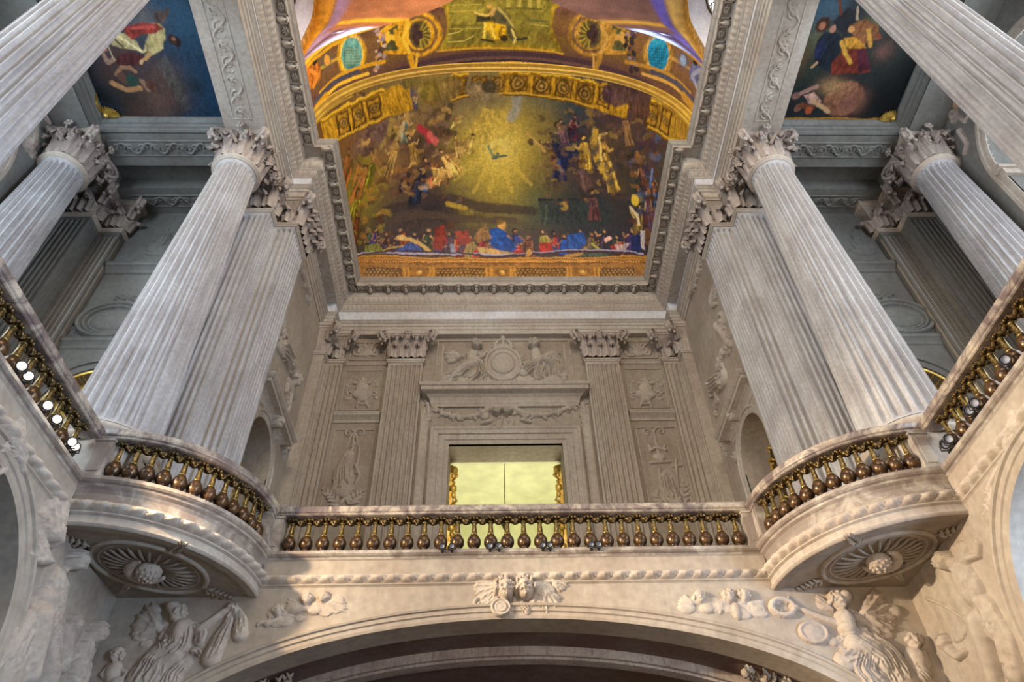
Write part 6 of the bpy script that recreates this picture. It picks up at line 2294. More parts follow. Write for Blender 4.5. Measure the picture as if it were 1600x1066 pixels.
0 168 168 104 85 3 3 410 1061
0 168 168 104 85 3 3 420 1063
0 168 168 104 85 3 3 430 1066
0 168 168 104 85 2 3 440 1068
0 168 168 104 85 3 3 378 1062
0 168 168 104 85 3 3 388 1066
0 168 168 104 85 3 3 398 1068
0 168 168 104 85 3 3 408 1072
0 168 168 104 85 3 3 418 1073
0 168 168 104 85 3 3 428 1077
0 168 168 104 85 3 3 438 1078
0 168 168 104 85 3 3 376 1072
0 168 168 104 85 3 3 386 1076
0 168 168 104 85 3 3 396 1078
0 168 168 104 85 3 3 406 1082
0 168 168 104 85 3 3 416 1083
0 168 168 104 85 3 3 426 1087
0 168 168 104 85 3 3 436 1088
0 168 168 104 85 3 3 374 1082
0 168 168 104 85 3 3 384 1086
0 168 168 104 85 3 3 394 1088
0 168 168 104 85 3 3 404 1092
0 168 168 104 85 3 3 415 1093
0 168 168 104 85 3 3 424 1097
0 168 168 104 85 3 3 434 1098
0 168 168 104 85 3 3 372 1092
0 168 168 104 85 3 3 382 1097
0 168 168 104 85 3 3 392 1098
0 168 168 104 85 3 3 402 1102
0 168 168 104 85 3 3 413 1104
0 168 168 104 85 3 3 422 1108
0 168 168 104 85 3 3 432 1109
0 168 140 140 95 8 7 534 1009
0 168 140 140 95 8 6 524 1012
0 168 140 140 95 5 4 540 1022
0 200 168 144 95 8 7 530 1026
0 192 140 96 95 11 10 551 1036
0 200 168 144 95 7 6 549 1041
0 140 124 136 95 10 9 548 1047
0 200 168 144 95 7 6 531 1050
0 80 60 48 95 9 7 553 1060
0 80 60 48 95 5 5 547 1065
0 200 168 144 95 10 8 551 1072
0 60 52 36 95 6 5 536 1075
0 80 60 48 95 11 9 540 1082
0 200 168 144 95 6 5 516 1084
0 80 60 48 95 11 10 530 1093
0 168 140 140 95 10 9 529 1099
0 168 140 140 95 9 8 547 1109
0 192 140 96 95 11 10 518 1109
0 60 52 36 95 9 8 524 1117
0 200 168 144 95 7 6 527 1123
0 80 60 48 95 7 6 503 1125
0 200 168 144 95 11 10 513 1133
0 80 60 48 95 7 6 498 1136
0 140 124 136 95 9 7 515 1146
0 192 140 96 95 11 9 505 1150
0 200 168 144 95 6 5 506 1157
1 240 188 56 60 6 119 1073 223 1065 341 1062
2 192 108 36 100 0 132 1023 212 1034 230 1071 211 1099 139 1104 124 1064
0 76 92 76 100 34 25 269 1051
0 224 156 64 100 18 17 273 1050
1 224 140 52 100 8 160 1045 204 1080 161 1102
0 48 36 28 100 17 8 198 1033
1 240 188 56 100 8 138 1010 244 1001 311 995 429 997 533 995 661 969 794 932
1 216 156 32 100 6 143 1023 259 1019 318 1010 372 1012
1 216 156 32 100 7 197 1140 326 1123 443 1126 544 1128
1 76 72 84 100 8 150 1155 285 1137 425 1138
1 240 188 56 100 6 185 1170 319 1154 468 1157
1 216 156 32 100 15 90 1202 137 1184 234 1166
4 176 128 48 100 80 83 1216 1044
4 96 68 56 100 66 68 1216 1044
4 176 128 48 100 57 59 1216 1044
4 200 152 72 100 45 46 1216 1044
4 92 76 44 100 40 51 1216 1044
4 64 44 40 100 21 37 1223 1043
1 92 76 32 90 3 1211 1024 1203 995
1 168 144 52 90 3 1207 1026 1195 999
1 92 76 32 90 3 1204 1028 1188 1006
1 168 144 52 90 3 1201 1032 1183 1014
1 92 76 32 90 3 1199 1035 1178 1023
1 168 144 52 90 3 1198 1040 1176 1033
1 92 76 32 90 3 1198 1044 1175 1044
1 168 144 52 90 3 1198 1048 1175 1055
1 92 76 32 90 4 1199 1053 1178 1065
1 168 144 52 90 4 1201 1056 1182 1074
1 92 76 32 90 4 1204 1060 1188 1083
1 168 144 52 90 4 1207 1062 1195 1089
1 92 76 32 90 4 1210 1064 1203 1094
1 168 144 52 90 4 1214 1065 1212 1096
2 176 128 48 100 0 1378 1010 1289 972 1244 961 1249 1006 1275 1109 1363 1091
2 84 80 44 100 0 1360 1018 1292 994 1303 1086 1361 1079
1 200 152 72 100 10 1357 1052 1328 1034 1298 1045
1 200 152 72 100 7 1360 1032 1336 1019
1 176 128 48 100 7 1304 1015 1301 1068
0 200 152 72 100 10 9 1343 1029
1 200 152 72 100 7 1263 958 1253 1005 1278 1048 1256 1124
1 176 128 48 100 10 1260 1118 1246 1171
1 200 152 72 100 4 1230 1114 1240 1167
4 176 128 48 100 74 73 1510 1056
4 200 152 72 100 61 64 1510 1056
4 32 128 156 100 53 58 1509 1053
0 44 148 176 60 28 28 1492 1033
2 28 124 156 100 0 1541 1005 1509 996 1477 1007 1457 1033 1460 1079 1479 1107 1515 1111 1549 1091 1560 1050
0 56 160 180 60 28 13 1491 1015
0 20 88 116 70 29 13 1516 1096
0 12 64 84 85 3 3 1530 1027
0 12 64 84 85 3 3 1520 1031
0 12 64 84 85 3 3 1509 1033
0 12 64 84 85 3 3 1499 1037
0 12 64 84 85 3 3 1489 1038
0 12 64 84 85 3 3 1479 1042
0 12 64 84 85 3 3 1469 1044
0 12 64 84 85 3 3 1532 1037
0 12 64 84 85 3 3 1522 1041
0 12 64 84 85 3 3 1511 1043
0 12 64 84 85 3 3 1502 1047
0 12 64 84 85 3 3 1491 1048
0 12 64 84 85 3 3 1482 1052
0 12 64 84 85 3 3 1471 1054
0 12 64 84 85 3 3 1534 1047
0 12 64 84 85 3 3 1524 1051
0 12 64 84 85 3 3 1514 1053
0 12 64 84 85 3 3 1504 1057
0 12 64 84 85 3 3 1493 1058
0 12 64 84 85 3 3 1484 1063
0 12 64 84 85 3 3 1474 1064
0 12 64 84 85 3 3 1537 1057
0 12 64 84 85 3 3 1527 1061
0 12 64 84 85 3 3 1516 1063
0 12 64 84 85 3 3 1506 1067
0 12 64 84 85 3 3 1496 1069
0 12 64 84 85 3 3 1486 1073
0 12 64 84 85 3 3 1476 1074
0 12 64 84 85 3 3 1539 1066
0 12 64 84 85 3 3 1529 1071
0 12 64 84 85 3 3 1518 1073
0 12 64 84 85 3 3 1508 1077
0 12 64 84 85 3 3 1498 1079
0 12 64 84 85 3 3 1488 1083
0 12 64 84 85 3 3 1478 1084
0 12 64 84 85 3 3 1542 1076
0 12 64 84 85 3 3 1531 1081
0 12 64 84 85 3 3 1521 1083
0 12 64 84 85 3 3 1511 1087
0 12 64 84 85 3 3 1500 1089
0 12 64 84 85 3 3 1490 1093
0 12 64 84 85 3 3 1480 1095
0 36 28 32 95 6 4 1386 995
0 140 120 128 95 9 7 1389 1000
0 88 68 80 95 11 9 1376 1009
0 140 120 128 95 8 6 1360 1018
0 64 48 60 95 12 10 1386 1019
0 36 28 32 95 9 8 1354 1031
0 48 40 40 95 12 10 1378 1032
0 48 40 40 95 8 7 1359 1042
0 48 40 40 95 12 10 1381 1044
0 36 28 32 95 9 8 1359 1055
0 36 28 32 95 9 8 1356 1062
0 64 48 60 95 7 6 1374 1064
0 64 48 60 95 7 6 1373 1070
0 36 28 32 95 6 5 1390 1073
0 48 40 40 95 11 9 1396 1078
0 48 40 40 95 10 8 1397 1084
0 48 40 40 95 10 8 1377 1094
0 140 120 128 95 9 7 1380 1100
0 88 68 80 95 10 8 1401 1101
0 140 120 128 95 7 6 1403 1107
0 64 48 60 95 11 9 1404 1113
0 140 120 128 95 11 9 1414 1117
0 88 68 80 95 10 8 1394 1128
0 64 48 60 95 9 8 1395 1134
0 48 40 40 95 13 10 1417 1135
0 48 40 40 95 11 9 1395 1147
1 200 152 72 60 6 1801 1049 1694 1045 1573 1046
2 92 92 124 100 0 1786 1001 1705 1014 1688 1052 1707 1078 1783 1081 1796 1041
0 44 76 108 100 35 25 1646 1033
0 128 144 168 100 19 17 1642 1032
1 140 140 156 100 8 1759 1024 1714 1060 1759 1080
0 48 36 28 100 17 8 1719 1013
1 200 152 72 100 8 1780 989 1670 982 1601 978 1481 983 1374 983 1244 961 1108 927
1 176 128 48 100 6 1775 1001 1656 1000 1595 994 1539 997
1 176 128 48 100 7 1724 1118 1589 1106 1470 1112 1367 1117
1 76 72 84 100 8 1774 1131 1633 1119 1488 1123
1 200 152 72 100 6 1737 1148 1598 1136 1445 1143
1 176 128 48 100 15 1837 1174 1788 1159 1686 1145""",
 'left': """
2 28 52 72 100 0 -1150 609 -622 604 -725 1075 -1343 1077
0 36 68 92 85 88 92 -843 804
0 32 60 84 85 91 99 -911 915
0 28 60 88 85 75 82 -872 973
0 44 76 100 85 69 71 -898 753
0 76 56 52 85 56 62 -984 974
0 92 70 62 85 66 72 -994 915
0 84 64 56 85 67 75 -1059 974
0 20 32 31 85 56 63 -1122 994
0 60 44 40 85 65 73 -1149 916
0 76 56 48 85 45 52 -1104 1024
0 76 52 44 85 71 78 -1093 860
0 96 92 92 85 48 50 -994 753
0 28 44 52 85 25 28 -910 944
0 22 25 26 85 44 50 -1189 975
0 96 74 64 85 45 51 -1031 1004
0 26 28 26 85 36 39 -1208 879
2 80 80 76 60 0 -969 850 -958 878 -940 1014 -971 1024 -1000 878
2 176 160 108 100 0 -986 767 -956 760 -945 780 -954 809 -996 837 -1030 845 -997 798
2 168 152 108 100 0 -1087 785 -1054 792 -1035 816 -1029 841 -1058 838 -1084 834 -1112 824 -1110 810
1 224 208 156 80 4 -1080 799 -1053 823 -1029 841
1 92 84 56 100 4 -1092 810 -1079 831
1 192 172 120 100 7 -966 791 -974 827 -1005 845
1 184 144 92 100 6 -1010 848 -1029 863
1 200 156 116 100 5 -1036 863 -1044 874
2 140 52 44 100 0 -1059 774 -1015 764 -961 763 -951 777 -980 791 -1017 795 -1048 809 -1058 792
1 184 76 68 80 4 -1037 778 -975 774
2 76 36 36 100 0 -1101 853 -1055 845 -1027 856 -1061 882 -1091 886 -1116 875
4 44 28 24 100 15 14 -928 815
4 60 40 32 100 10 13 -935 808
0 140 96 72 90 6 5 -930 808
1 76 60 52 100 5 -945 736 -935 746 -922 729
2 80 64 60 100 0 -961 733 -931 736 -942 760 -964 763
4 140 92 68 100 15 15 -1139 831
0 192 140 108 90 7 7 -1138 828
1 140 112 96 100 6 -1142 849 -1138 875 -1116 864
1 176 160 132 100 2 -1120 828 -1117 867
1 140 104 80 100 6 -1125 909 -1103 890 -1078 889 -1067 901
0 92 64 52 100 14 16 -1110 920
1 168 124 84 100 8 -1145 935 -1115 955 -1073 951
1 144 112 88 100 8 -1059 931 -1049 954
4 92 60 52 100 16 18 -1037 943
0 40 68 60 100 16 18 -1087 927
1 168 120 40 100 3 -1222 1035 -1064 1047 -849 1046""",
 'right': """
2 32 38 42 100 0 606 593 1208 587 1428 1066 719 1069
0 52 84 108 85 53 54 853 722
0 60 88 108 85 46 46 901 704
0 92 96 72 85 47 49 893 792
0 108 84 52 85 37 39 854 847
0 108 76 36 85 34 36 846 885
0 40 52 46 85 57 60 904 885
0 44 52 48 85 75 79 1111 827
0 20 24 28 85 77 84 1198 903
0 12 16 20 85 79 88 1151 983
0 32 44 48 85 58 64 895 984
0 108 76 68 85 30 31 1092 827
0 28 32 34 85 39 43 872 1005
0 92 96 72 85 36 37 1039 738
4 140 96 72 100 58 56 1025 973
0 124 80 72 90 43 43 1053 984
0 168 132 92 90 42 29 977 933
0 108 76 60 80 17 34 1082 983
2 22 32 44 100 0 888 799 904 770 942 774 959 791 959 847 954 889 929 881 900 862 893 828
2 28 32 40 100 0 915 746 947 707 970 707 984 756 955 777
2 28 36 68 100 0 889 814 904 792 922 814 915 851 902 851
4 64 38 28 100 21 20 891 753
0 160 104 80 95 10 11 891 756
0 176 124 104 90 9 11 924 763
1 176 144 112 100 4 908 862 897 877
2 184 132 44 100 0 967 791 1016 784 1037 820 1011 831 981 820
2 108 44 32 100 0 971 824 1029 820 1077 888 1041 896 1001 892 966 900 951 866
2 76 28 44 100 0 1012 824 1037 820 1074 880 1044 892
1 200 152 60 100 6 963 802 982 835 1006 861
1 124 60 48 100 7 1009 755 1039 766 1065 787
2 124 80 48 100 0 969 756 1005 734 1050 755 1063 791 1029 809 991 788
1 192 144 64 100 6 1026 769 1049 813
0 192 140 84 100 9 9 977 766
1 92 48 32 100 4 917 687 933 725
1 160 144 120 100 3 973 704 985 738
1 160 124 112 100 7 890 956 910 944 931 936
2 176 140 128 100 0 897 964 928 952 961 980 954 996 919 984
1 192 156 116 100 6 937 980 967 1000 993 1017
0 124 92 84 100 11 12 877 964
0 124 84 72 100 11 12 892 1001
1 108 60 40 100 8 901 992 940 1001
0 160 80 44 100 11 13 930 1009
1 168 120 40 100 3 820 1035 1011 1036 1213 1039""",
}
def vnoise(x, y, seed):
    r = np.random.RandomState(seed).rand(64, 64); xi = np.floor(x).astype(int); yi = np.floor(y).astype(int); fx = x-xi; fy = y-yi
    fx = fx*fx*(3-2*fx); fy = fy*fy*(3-2*fy); g = lambda a, c: r[a % 64, c % 64]
    return (g(xi, yi)*(1-fx)+g(xi+1, yi)*fx)*(1-fy)+(g(xi, yi+1)*(1-fx)+g(xi+1, yi+1)*fx)*fy-.5
def lin(h): return lin3([int(h[i:i+2], 16) for i in (0, 2, 4)])
def lin3(q):
    v = np.array(q)/255; return np.where(v < .04045, v/12.92, ((v+.055)/1.055)**2.4)
def paint(U, V, data, base='403020', warp=.05, fold=1.0):
    sh = U.shape; U = U.ravel(); V = V.ravel()
    wu = U+warp*(vnoise(U*3, V*3, 1)+.5*vnoise(U*9, V*9, 2)+.35*vnoise(U*22, V*22, 5))*1.6; wv = V+warp*(vnoise(U*3+9, V*3, 3)+.5*vnoise(U*9, V*9+7, 4)+.35*vnoise(U*22, V*22+3, 6))*1.6
    C = np.tile(lin(base), (len(U), 1))
    order = np.argsort(wu, kind='stable'); su = wu[order]; rf = np.random.RandomState(11)
    def stroke(k, c, al, q):
        if k in 'bd':
            rx, ry, x, y = q; x0, x1, y0, y1 = x-2*rx, x+2*rx, y-2*ry, y+2*ry
        else:
            r = q[0]; P = np.array(q[1:]).reshape(-1, 2); x0, y0 = P.min(0)-r-.1; x1, y1 = P.max(0)+r+.1
        a, e = np.searchsorted(su, [x0, x1])
        idx = order[a:e]; idx = idx[(wv[idx] > y0) & (wv[idx] < y1)]
        if len(idx) == 0: return
        u, v = wu[idx], wv[idx]
        if k == 'b': w = np.clip(1.35-((u-x)/rx)**2-((v-y)/ry)**2, 0, .7)/.7 if max(rx, ry) < .25 else np.exp(-1.3*(((u-x)/rx)**2+((v-y)/ry)**2))
        elif k == 'd': w = np.clip((1-np.sqrt(((u-x)/rx)**2+((v-y)/ry)**2))*min(rx, ry)/(.03+.10*min(rx, ry))+.5, 0, 1)
        elif k == 's':
            d = np.full(len(u), 9.0)
            for (ax, ay), (bx, by) in zip(P[:-1], P[1:]):
                dx, dy = bx-ax, by-ay; s = np.clip(((u-ax)*dx+(v-ay)*dy)/(dx*dx+dy*dy+1e-9), 0, 1); d = np.minimum(d, np.hypot(u-ax-s*dx, v-ay-s*dy))
            w = np.clip((r-d)/(.45*r+.012)+.5, 0, 1)
        else:
            ins = np.zeros(len(u), bool); d = np.full(len(u), 9.0); n = len(P)
            for i in range(n):
                (ax, ay), (bx, by) = P[i], P[(i+1) % n]; dx, dy = bx-ax, by-ay
                ins ^= ((ay > v) != (by > v)) & (u < dx*(v-ay)/(dy if abs(dy) > 1e-9 else 1e-9)+ax)
                s = np.clip(((u-ax)*dx+(v-ay)*dy)/(dx*dx+dy*dy+1e-9), 0, 1); d = np.minimum(d, np.hypot(u-ax-s*dx, v-ay-s*dy))
            w = np.clip(np.where(ins, d, -d)/.05+.5, 0, 1)
        if k in 'pd': c = c*(1+.9*vnoise(u*13+v*5, v*4-u*2, 21)+.5*vnoise(u*30, v*12, 22))[:, None]
        w = (w*al)[:, None]; C[idx] = C[idx]*(1-w)+c*w
    def figure(robe, h, x, y, ang, skin, hair):
        """a draped figure in a dozen brush strokes, head at (x, y), body running along ang"""
        d = np.array([cos(ang), sin(ang)]); m = np.array([-d[1], d[0]]); c = np.array([x, y]); dk = lin3(robe*.6); w = h*.2; J = lambda *p: [z for q in p for z in q]; ru = rf.uniform
        stroke('p', dk, .95, [0]+J(c+d*h*.12-m*w*.5, c+d*h*.15+m*w*.55, c+d*h*.5+m*w*.8, c+d*h*.95+m*w*1.2, c+d*h-m*w*.7, c+d*h*.5-m*w*.9))
        for k in range(7):
            q = (k-3)/3; o = ru(-.2, .2); stroke('s', lin3(np.clip(robe*rf.choice([.75, 1.0, 1.25, 1.45]), 0, 255)), .8, [max(.02, h*.028)]+J(c+d*h*.2+m*w*.45*q, c+d*h*.55+m*w*(.7*q+o), c+d*h*.93+m*w*(q+o*.5)))
        q = rf.choice([-1, 1]); t = ru(0, .5); stroke('s', lin3(skin), .8, [h*.03]+J(c+d*h*.2+m*w*.5*q, c+d*h*(.30+t*.3)+m*w*q, c+d*h*(.16+t*.5)+m*w*1.55*q))
        if ru(0, 1) < .5: stroke('s', lin3(skin), .7, [h*.028]+J(c+d*h*.2-m*w*.5*q, c+d*h*.45-m*w*.6*q, c+d*h*.5+m*w*.2*q))
        stroke('b', lin3(hair), .95, [h*.085, h*.085, x-m[0]*h*.02-d[0]*h*.02, y-m[1]*h*.02-d[1]*h*.02]); stroke('b', lin3(skin), .95, [h*.055, h*.055, x+d[0]*h*.015, y+d[1]*h*.015])
        if ru(0, 1) < .6: e = c+d*h*ru(.5, .9)+m*w*ru(-1.2, 1.2); stroke('s', lin3(np.clip(robe*rf.choice([.8, 1.2]), 0, 255)), .55, [h*.05]+J(c+d*h*.3, e, e+m*w*.7))
        for _ in range(2):
            e = c+d*h*ru(.2, 1.0)+m*w*ru(-1.6, 1.6); stroke('b', dk*ru(.6, 1.1), .45, [h*.16, h*.16, *e])
    for ln in data.strip().split('\n'):
        t = [int(z) for z in ln.split()]
        if t[0] == 3: figure(np.array(t[1:4], float), t[5]/100, t[6]/100, t[7]/100, R(t[8]), np.array(t[9:12], float), np.array(t[12:15], float))
        else: stroke('bsp d'[t[0]], lin3(t[1:4]), t[4]/100, [z/100 for z in t[5:]])
    n = 1+.30*vnoise(U*26, V*7, 8)+.25*vnoise(U*11, V*30, 9)+.2*vnoise(U*50, V*50, 10)
    return np.clip(C*n[:, None], 0, 1).reshape(sh+(3,))
def painted_obj(name, P, C, mat, parent=None, extra=None, flip=False):
    b = MB(); b.grid(P, smooth=True, flip=flip); me = b.mesh(name); at = me.color_attributes.new('paint', 'FLOAT_COLOR', 'POINT')
    cc = np.ones((P.shape[0]*P.shape[1], 4), np.float32); cc[:, :3] = C.reshape(-1, 3); at.data.foreach_set('color', cc.ravel())
    return link(name, me, mat, parent)
KP = 6.0; NV = 2.3
def S1(ph, Y): c, s = np.cos(ph), np.sin(ph); return np.stack([-6.75*np.sign(c)*np.abs(c)**(2/NV), Y+0*ph, 22.25+5.45*np.abs(s)**(2/NV)], -1)
def S2(ph, ps):
    c, s = np.cos(ph), np.sin(ph); t = 1-np.abs(np.cos(ps))**(2/2.2); g = np.abs(np.sin(ps))**(2/2.2)
    return np.stack([-6.62*np.sign(c)*np.abs(c)**(2/NV), 18.9-6.9*t, 22.25+5.25*np.abs(s)**(2/NV)*g], -1)
ceil = empty('ceiling', (0, 0, 0), kind='structure')
PH, PS = np.meshgrid(np.linspace(.0, pi, 620), np.concatenate([np.linspace(.0, .2, 40), np.linspace(.204, pi/2, 300)]), indexing='ij')
o = painted_obj('cove_painting', S2(PH, PS), paint(PH*KP, PS*KP, PAINT['cove'], '403424', .05), 'paint'); tag(o, 'painted cove of golden light with a bird, clouds and robed crowd above the tribune', 'painting')
yg = lambda u: 7.95+2.05*np.sqrt(np.clip(1-(np.maximum(u-5.3, 0)/3.9)**2, 0, 1))
ph = np.linspace(.0, pi, 520); t = np.linspace(0, 1, 150); u = ph*KP; um = np.minimum(u, pi*KP-u); PHb = np.repeat(ph[:, None], 150, 1); Yb = yg(um)[:, None]+(12.0-yg(um))[:, None]*t[None]
Pb = S1(PHb, Yb); Cb = paint(PHb*KP, Yb, PAINT['barrel'], '6c4c28', .018)
o = painted_obj('barrel_painting', Pb, Cb, 'paint', ceil)
def refl(P): Q = P.copy(); Q[..., 1] = 15.9-Q[..., 1]; return Q
painted_obj('barrel_painting', refl(Pb), Cb, 'paint', ceil)
# window penetrations: curved surface between the groin on the barrel and the arch on the wall
kk = np.linspace(.02, 9.2, 110); Wy = np.where(kk < 5.3, 10.25, 7.95+2.3*np.cos((kk-5.3)/3.9*pi/2)); Wz = np.where(kk < 5.3, 22.4+(kk/5.3)*4.6, 27.0+2.0*np.sin(np.maximum(kk-5.3, 0)/3.9*pi/2))
for s in (-1, 1):
    G = S1(kk/KP, yg(kk)); G[:, 0] *= -s*1.0 if s > 0 else 1; Wp = np.stack([np.full(len(kk), -6.95), Wy, Wz], -1)
    if s > 0: Wp[:, 0] = 6.95; G[:, 0] = np.abs(G[:, 0])
    j = np.linspace(0, 1, 40)[None, :, None]; P = G[:, None]*(1-j)+Wp[:, None]*j; P[..., 2] += .25*np.sin(pi*j[..., 0])
    J = np.broadcast_to(j[..., 0], P.shape[:2]); KK = np.broadcast_to(kk[:, None], P.shape[:2])
    C = np.tile(lin('8c7494' if s < 0 else '4c4474'), P.shape[:2]+(1,)); mixc = lambda C, w, h: C*(1-w[..., None])+lin(h)*w[..., None]
    C = mixc(C, np.exp(-((J-.10)/.12)**2)*np.clip((KK-2.0)/1.5, 0, 1), 'd8cce8' if s < 0 else 'a8bce8'); C = mixc(C, np.exp(-((J-.45)/.16)**2), '50302c' if s < 0 else '302040')
    C = mixc(C, np.exp(-((J-.70)/.12)**2)*.8, '8c6468' if s < 0 else '4c4088'); C = mixc(C, np.clip((J-.80)*30, 0, 1), 'b87c20' if s < 0 else 'a08044'); C = mixc(C, np.exp(-((J-.83)/.012)**2), '604020')
    C = mixc(C, np.clip((KK-5.2+J*1.2)*3, 0, 1)*np.clip((.72-J)*20, 0, 1), '945c38' if s < 0 else '5c4038'); C = mixc(C, np.exp(-((KK-6.3+J)/.22)**2)*np.clip((.7-J)*20, 0, 1), 'd89c20' if s < 0 else 'a07828')
    C = mixc(C, np.exp(-((KK-4.9+J*1.3)/.14)**2)*(vnoise(KK*8, J*30, 4) > 0)*np.clip((.5-J)*9, 0, 1), 'e0dce8' if s < 0 else 'b8c4e8')
    C = C*(1+.5*vnoise(KK*4, J*14, 3))[..., None]
    for Q in (P, refl(P)): painted_obj('lunette_painting', Q, C, 'paint', ceil, flip=s > 0)
    # clerestory window: pale reveal, leaded panes
    w0 = empty('window_%d' % (7 if s < 0 else 8), (s*7.2, 7.95, 22.4), kind='structure'); o0 = (s*7.2, 7.95, 22.4)
    ring = [(1.95, 22.3)]+[(1.95*cos(a), 26.9+1.9*sin(a)) for a in np.linspace(0, pi, 33)]+[(-1.95, 22.3)]; ring2 = [(1.35, 22.3)]+[(1.35*cos(a), 26.6+1.35*sin(a)) for a in np.linspace(0, pi, 33)]+[(-1.35, 22.3)]
    ring0 = [(2.3, 22.3)]+[(2.3*cos(a), 27.0+2.0*sin(a)) for a in np.linspace(0, pi, 33)]+[(-2.3, 22.3)]
    b = MB(); b.grid(np.array([[(s*6.95, 7.95+a0, z0), (s*6.93, 7.95+(a0+a1)/2, (z0+z1)/2), (s*6.97, 7.95+a1, z1)] for (a0, z0), (a1, z1) in zip(ring0, ring)]), smooth=False); rel(b, o0).build('gilt_border', 'gold', w0)
    b = MB(); b.grid(np.array([[(s*6.97, 7.95+a0, z0), (s*7.45, 7.95+a1, z1)] for (a0, z0), (a1, z1) in zip(ring, ring2)])); rel(b, o0).build('reveal', 'white', w0)
    b = MB(); P2 = ring2+[(0, 22.3)]; b.tri([(s*7.5, 7.95+a, z) for a, z in ring2]+[(s*7.5, 7.95, 25)], [(i, (i+1) % len(ring2), len(ring2)) for i in range(len(ring2))]); rel(b, o0).build('pane', 'bright', w0)
    b = MB()
    for d in np.arange(-8, 9, .55):
        for sg in (-1, 1):
            seg = [(a, 22.3+(a*sg*1.4+d+3)) for a in np.linspace(-1.35, 1.35, 40)]; seg = [(a, z) for a, z in seg if 22.3 < z < (26.6+sqrt(max(0, 1.35**2-a*a)))]
            if len(seg) > 1: b.tube([(s*7.46, 7.95+seg[0][0], seg[0][1]), (s*7.46, 7.95+seg[-1][0], seg[-1][1])], .022, 4)
    for a in (-.45, .45): b.box(*sorted((s*7.42, s*7.48)), 7.95+a-.03, 7.95+a+.03, 22.3, 27.8)
    b.tube([(s*7.44, 7.95+a, z) for a, z in ring2], .06, 5); rel(b, o0).build('leading', 'lead', w0)
# gilt rib where barrel and cove meet, and the plain vault beyond the frame towards the choir
ph = np.linspace(0, pi, 120); A_ = S1(ph, 0*ph+12.02); Bc = S2(ph, 0*ph+pi/2)
b = MB(); dn = lambda P, d, y: np.stack([P[:, 0]*(1-d/6.7), np.full(len(P), y), P[:, 2]-d*np.sin(ph)], -1)
b.grid(np.stack([dn(A_, 0, 11.72), dn(A_, .06, 11.74), dn(A_, .06, 11.86), dn(A_, .13, 11.90), dn(A_, .13, 12.0), dn(A_, .16, 12.03), dn(A_, .16, 12.12), dn(A_, .10, 12.16), dn(Bc, -.02, 12.18)], 1), smooth=False)
b.build('gilt_rib', 'goldpaint', ceil)
b = MB(); ph = np.linspace(0, pi, 60); b.grid(S1(np.repeat(ph[:, None], 8, 1), np.repeat(np.linspace(-12, 3.9, 8)[None], 60, 0))); b.build('choir_vault', 'goldpaint', ceil)
for s in (-1, 1):
    b = MB(); b.box(*sorted((s*6.97, s*7.3)), -12, 5.65, 22.3, 30); b.box(*sorted((s*6.97, s*7.3)), 10.25, 12.1, 22.3, 30); wall('wall_left' if s < 0 else 'wall_right', b, 'stone')
# aisle ceiling paintings in thin gilt frames, with carved gilt shells in the outer corners
for s, nm in ((-1, 'left'), (1, 'right')):
    X, Y = np.meshgrid(np.linspace(8.18, 12.16, 300), np.linspace(5.2, 10.46, 380), indexing='ij'); X = X*s
    P = np.stack([X, Y, np.full(X.shape, 20.49)], -1)
    o = painted_obj('ceiling_painting', P, paint(X, Y, PAINT[nm], '1c2c38' if s < 0 else '14181c', .03), 'oil', flip=s < 0)
    tag(o, 'left aisle ceiling painting of tumbling draped figures against deep blue sky' if s < 0 else 'right aisle ceiling painting of a man in dark blue beside red and yellow robes', 'painting')
    b = MB(); b.tube([(s*8.2, 10.44, 20.46), (s*12.1, 10.44, 20.46), (s*12.1, 5.2, 20.46)], .035, 5); rel(b, (0, 0, 0)).build('frame', 'gold', o)
    b = MB()
    for k in range(9):
        a = pi*.5+pi*.5*k/8+(.1 if s > 0 else 0); b.tube([(s*11.98, 10.34, 20.42), (s*(11.98+.2*cos(a)), 10.34-.16*sin(a), 20.38), (s*(11.98+.42*cos(a)), 10.34-.3*sin(a), 20.42)], [.03, .06, .02], 6)
    b.ball((s*11.95, 10.3, 20.38), .09, 8); 
    if s < 0: b.tube([(s*12.05, 10.2, 20.4), (s*12.1, 9.9, 20.38), (s*12.0, 9.65, 20.42)], [.06, .05, .02], 6)
    b.build('corner_shell', 'gold', o)

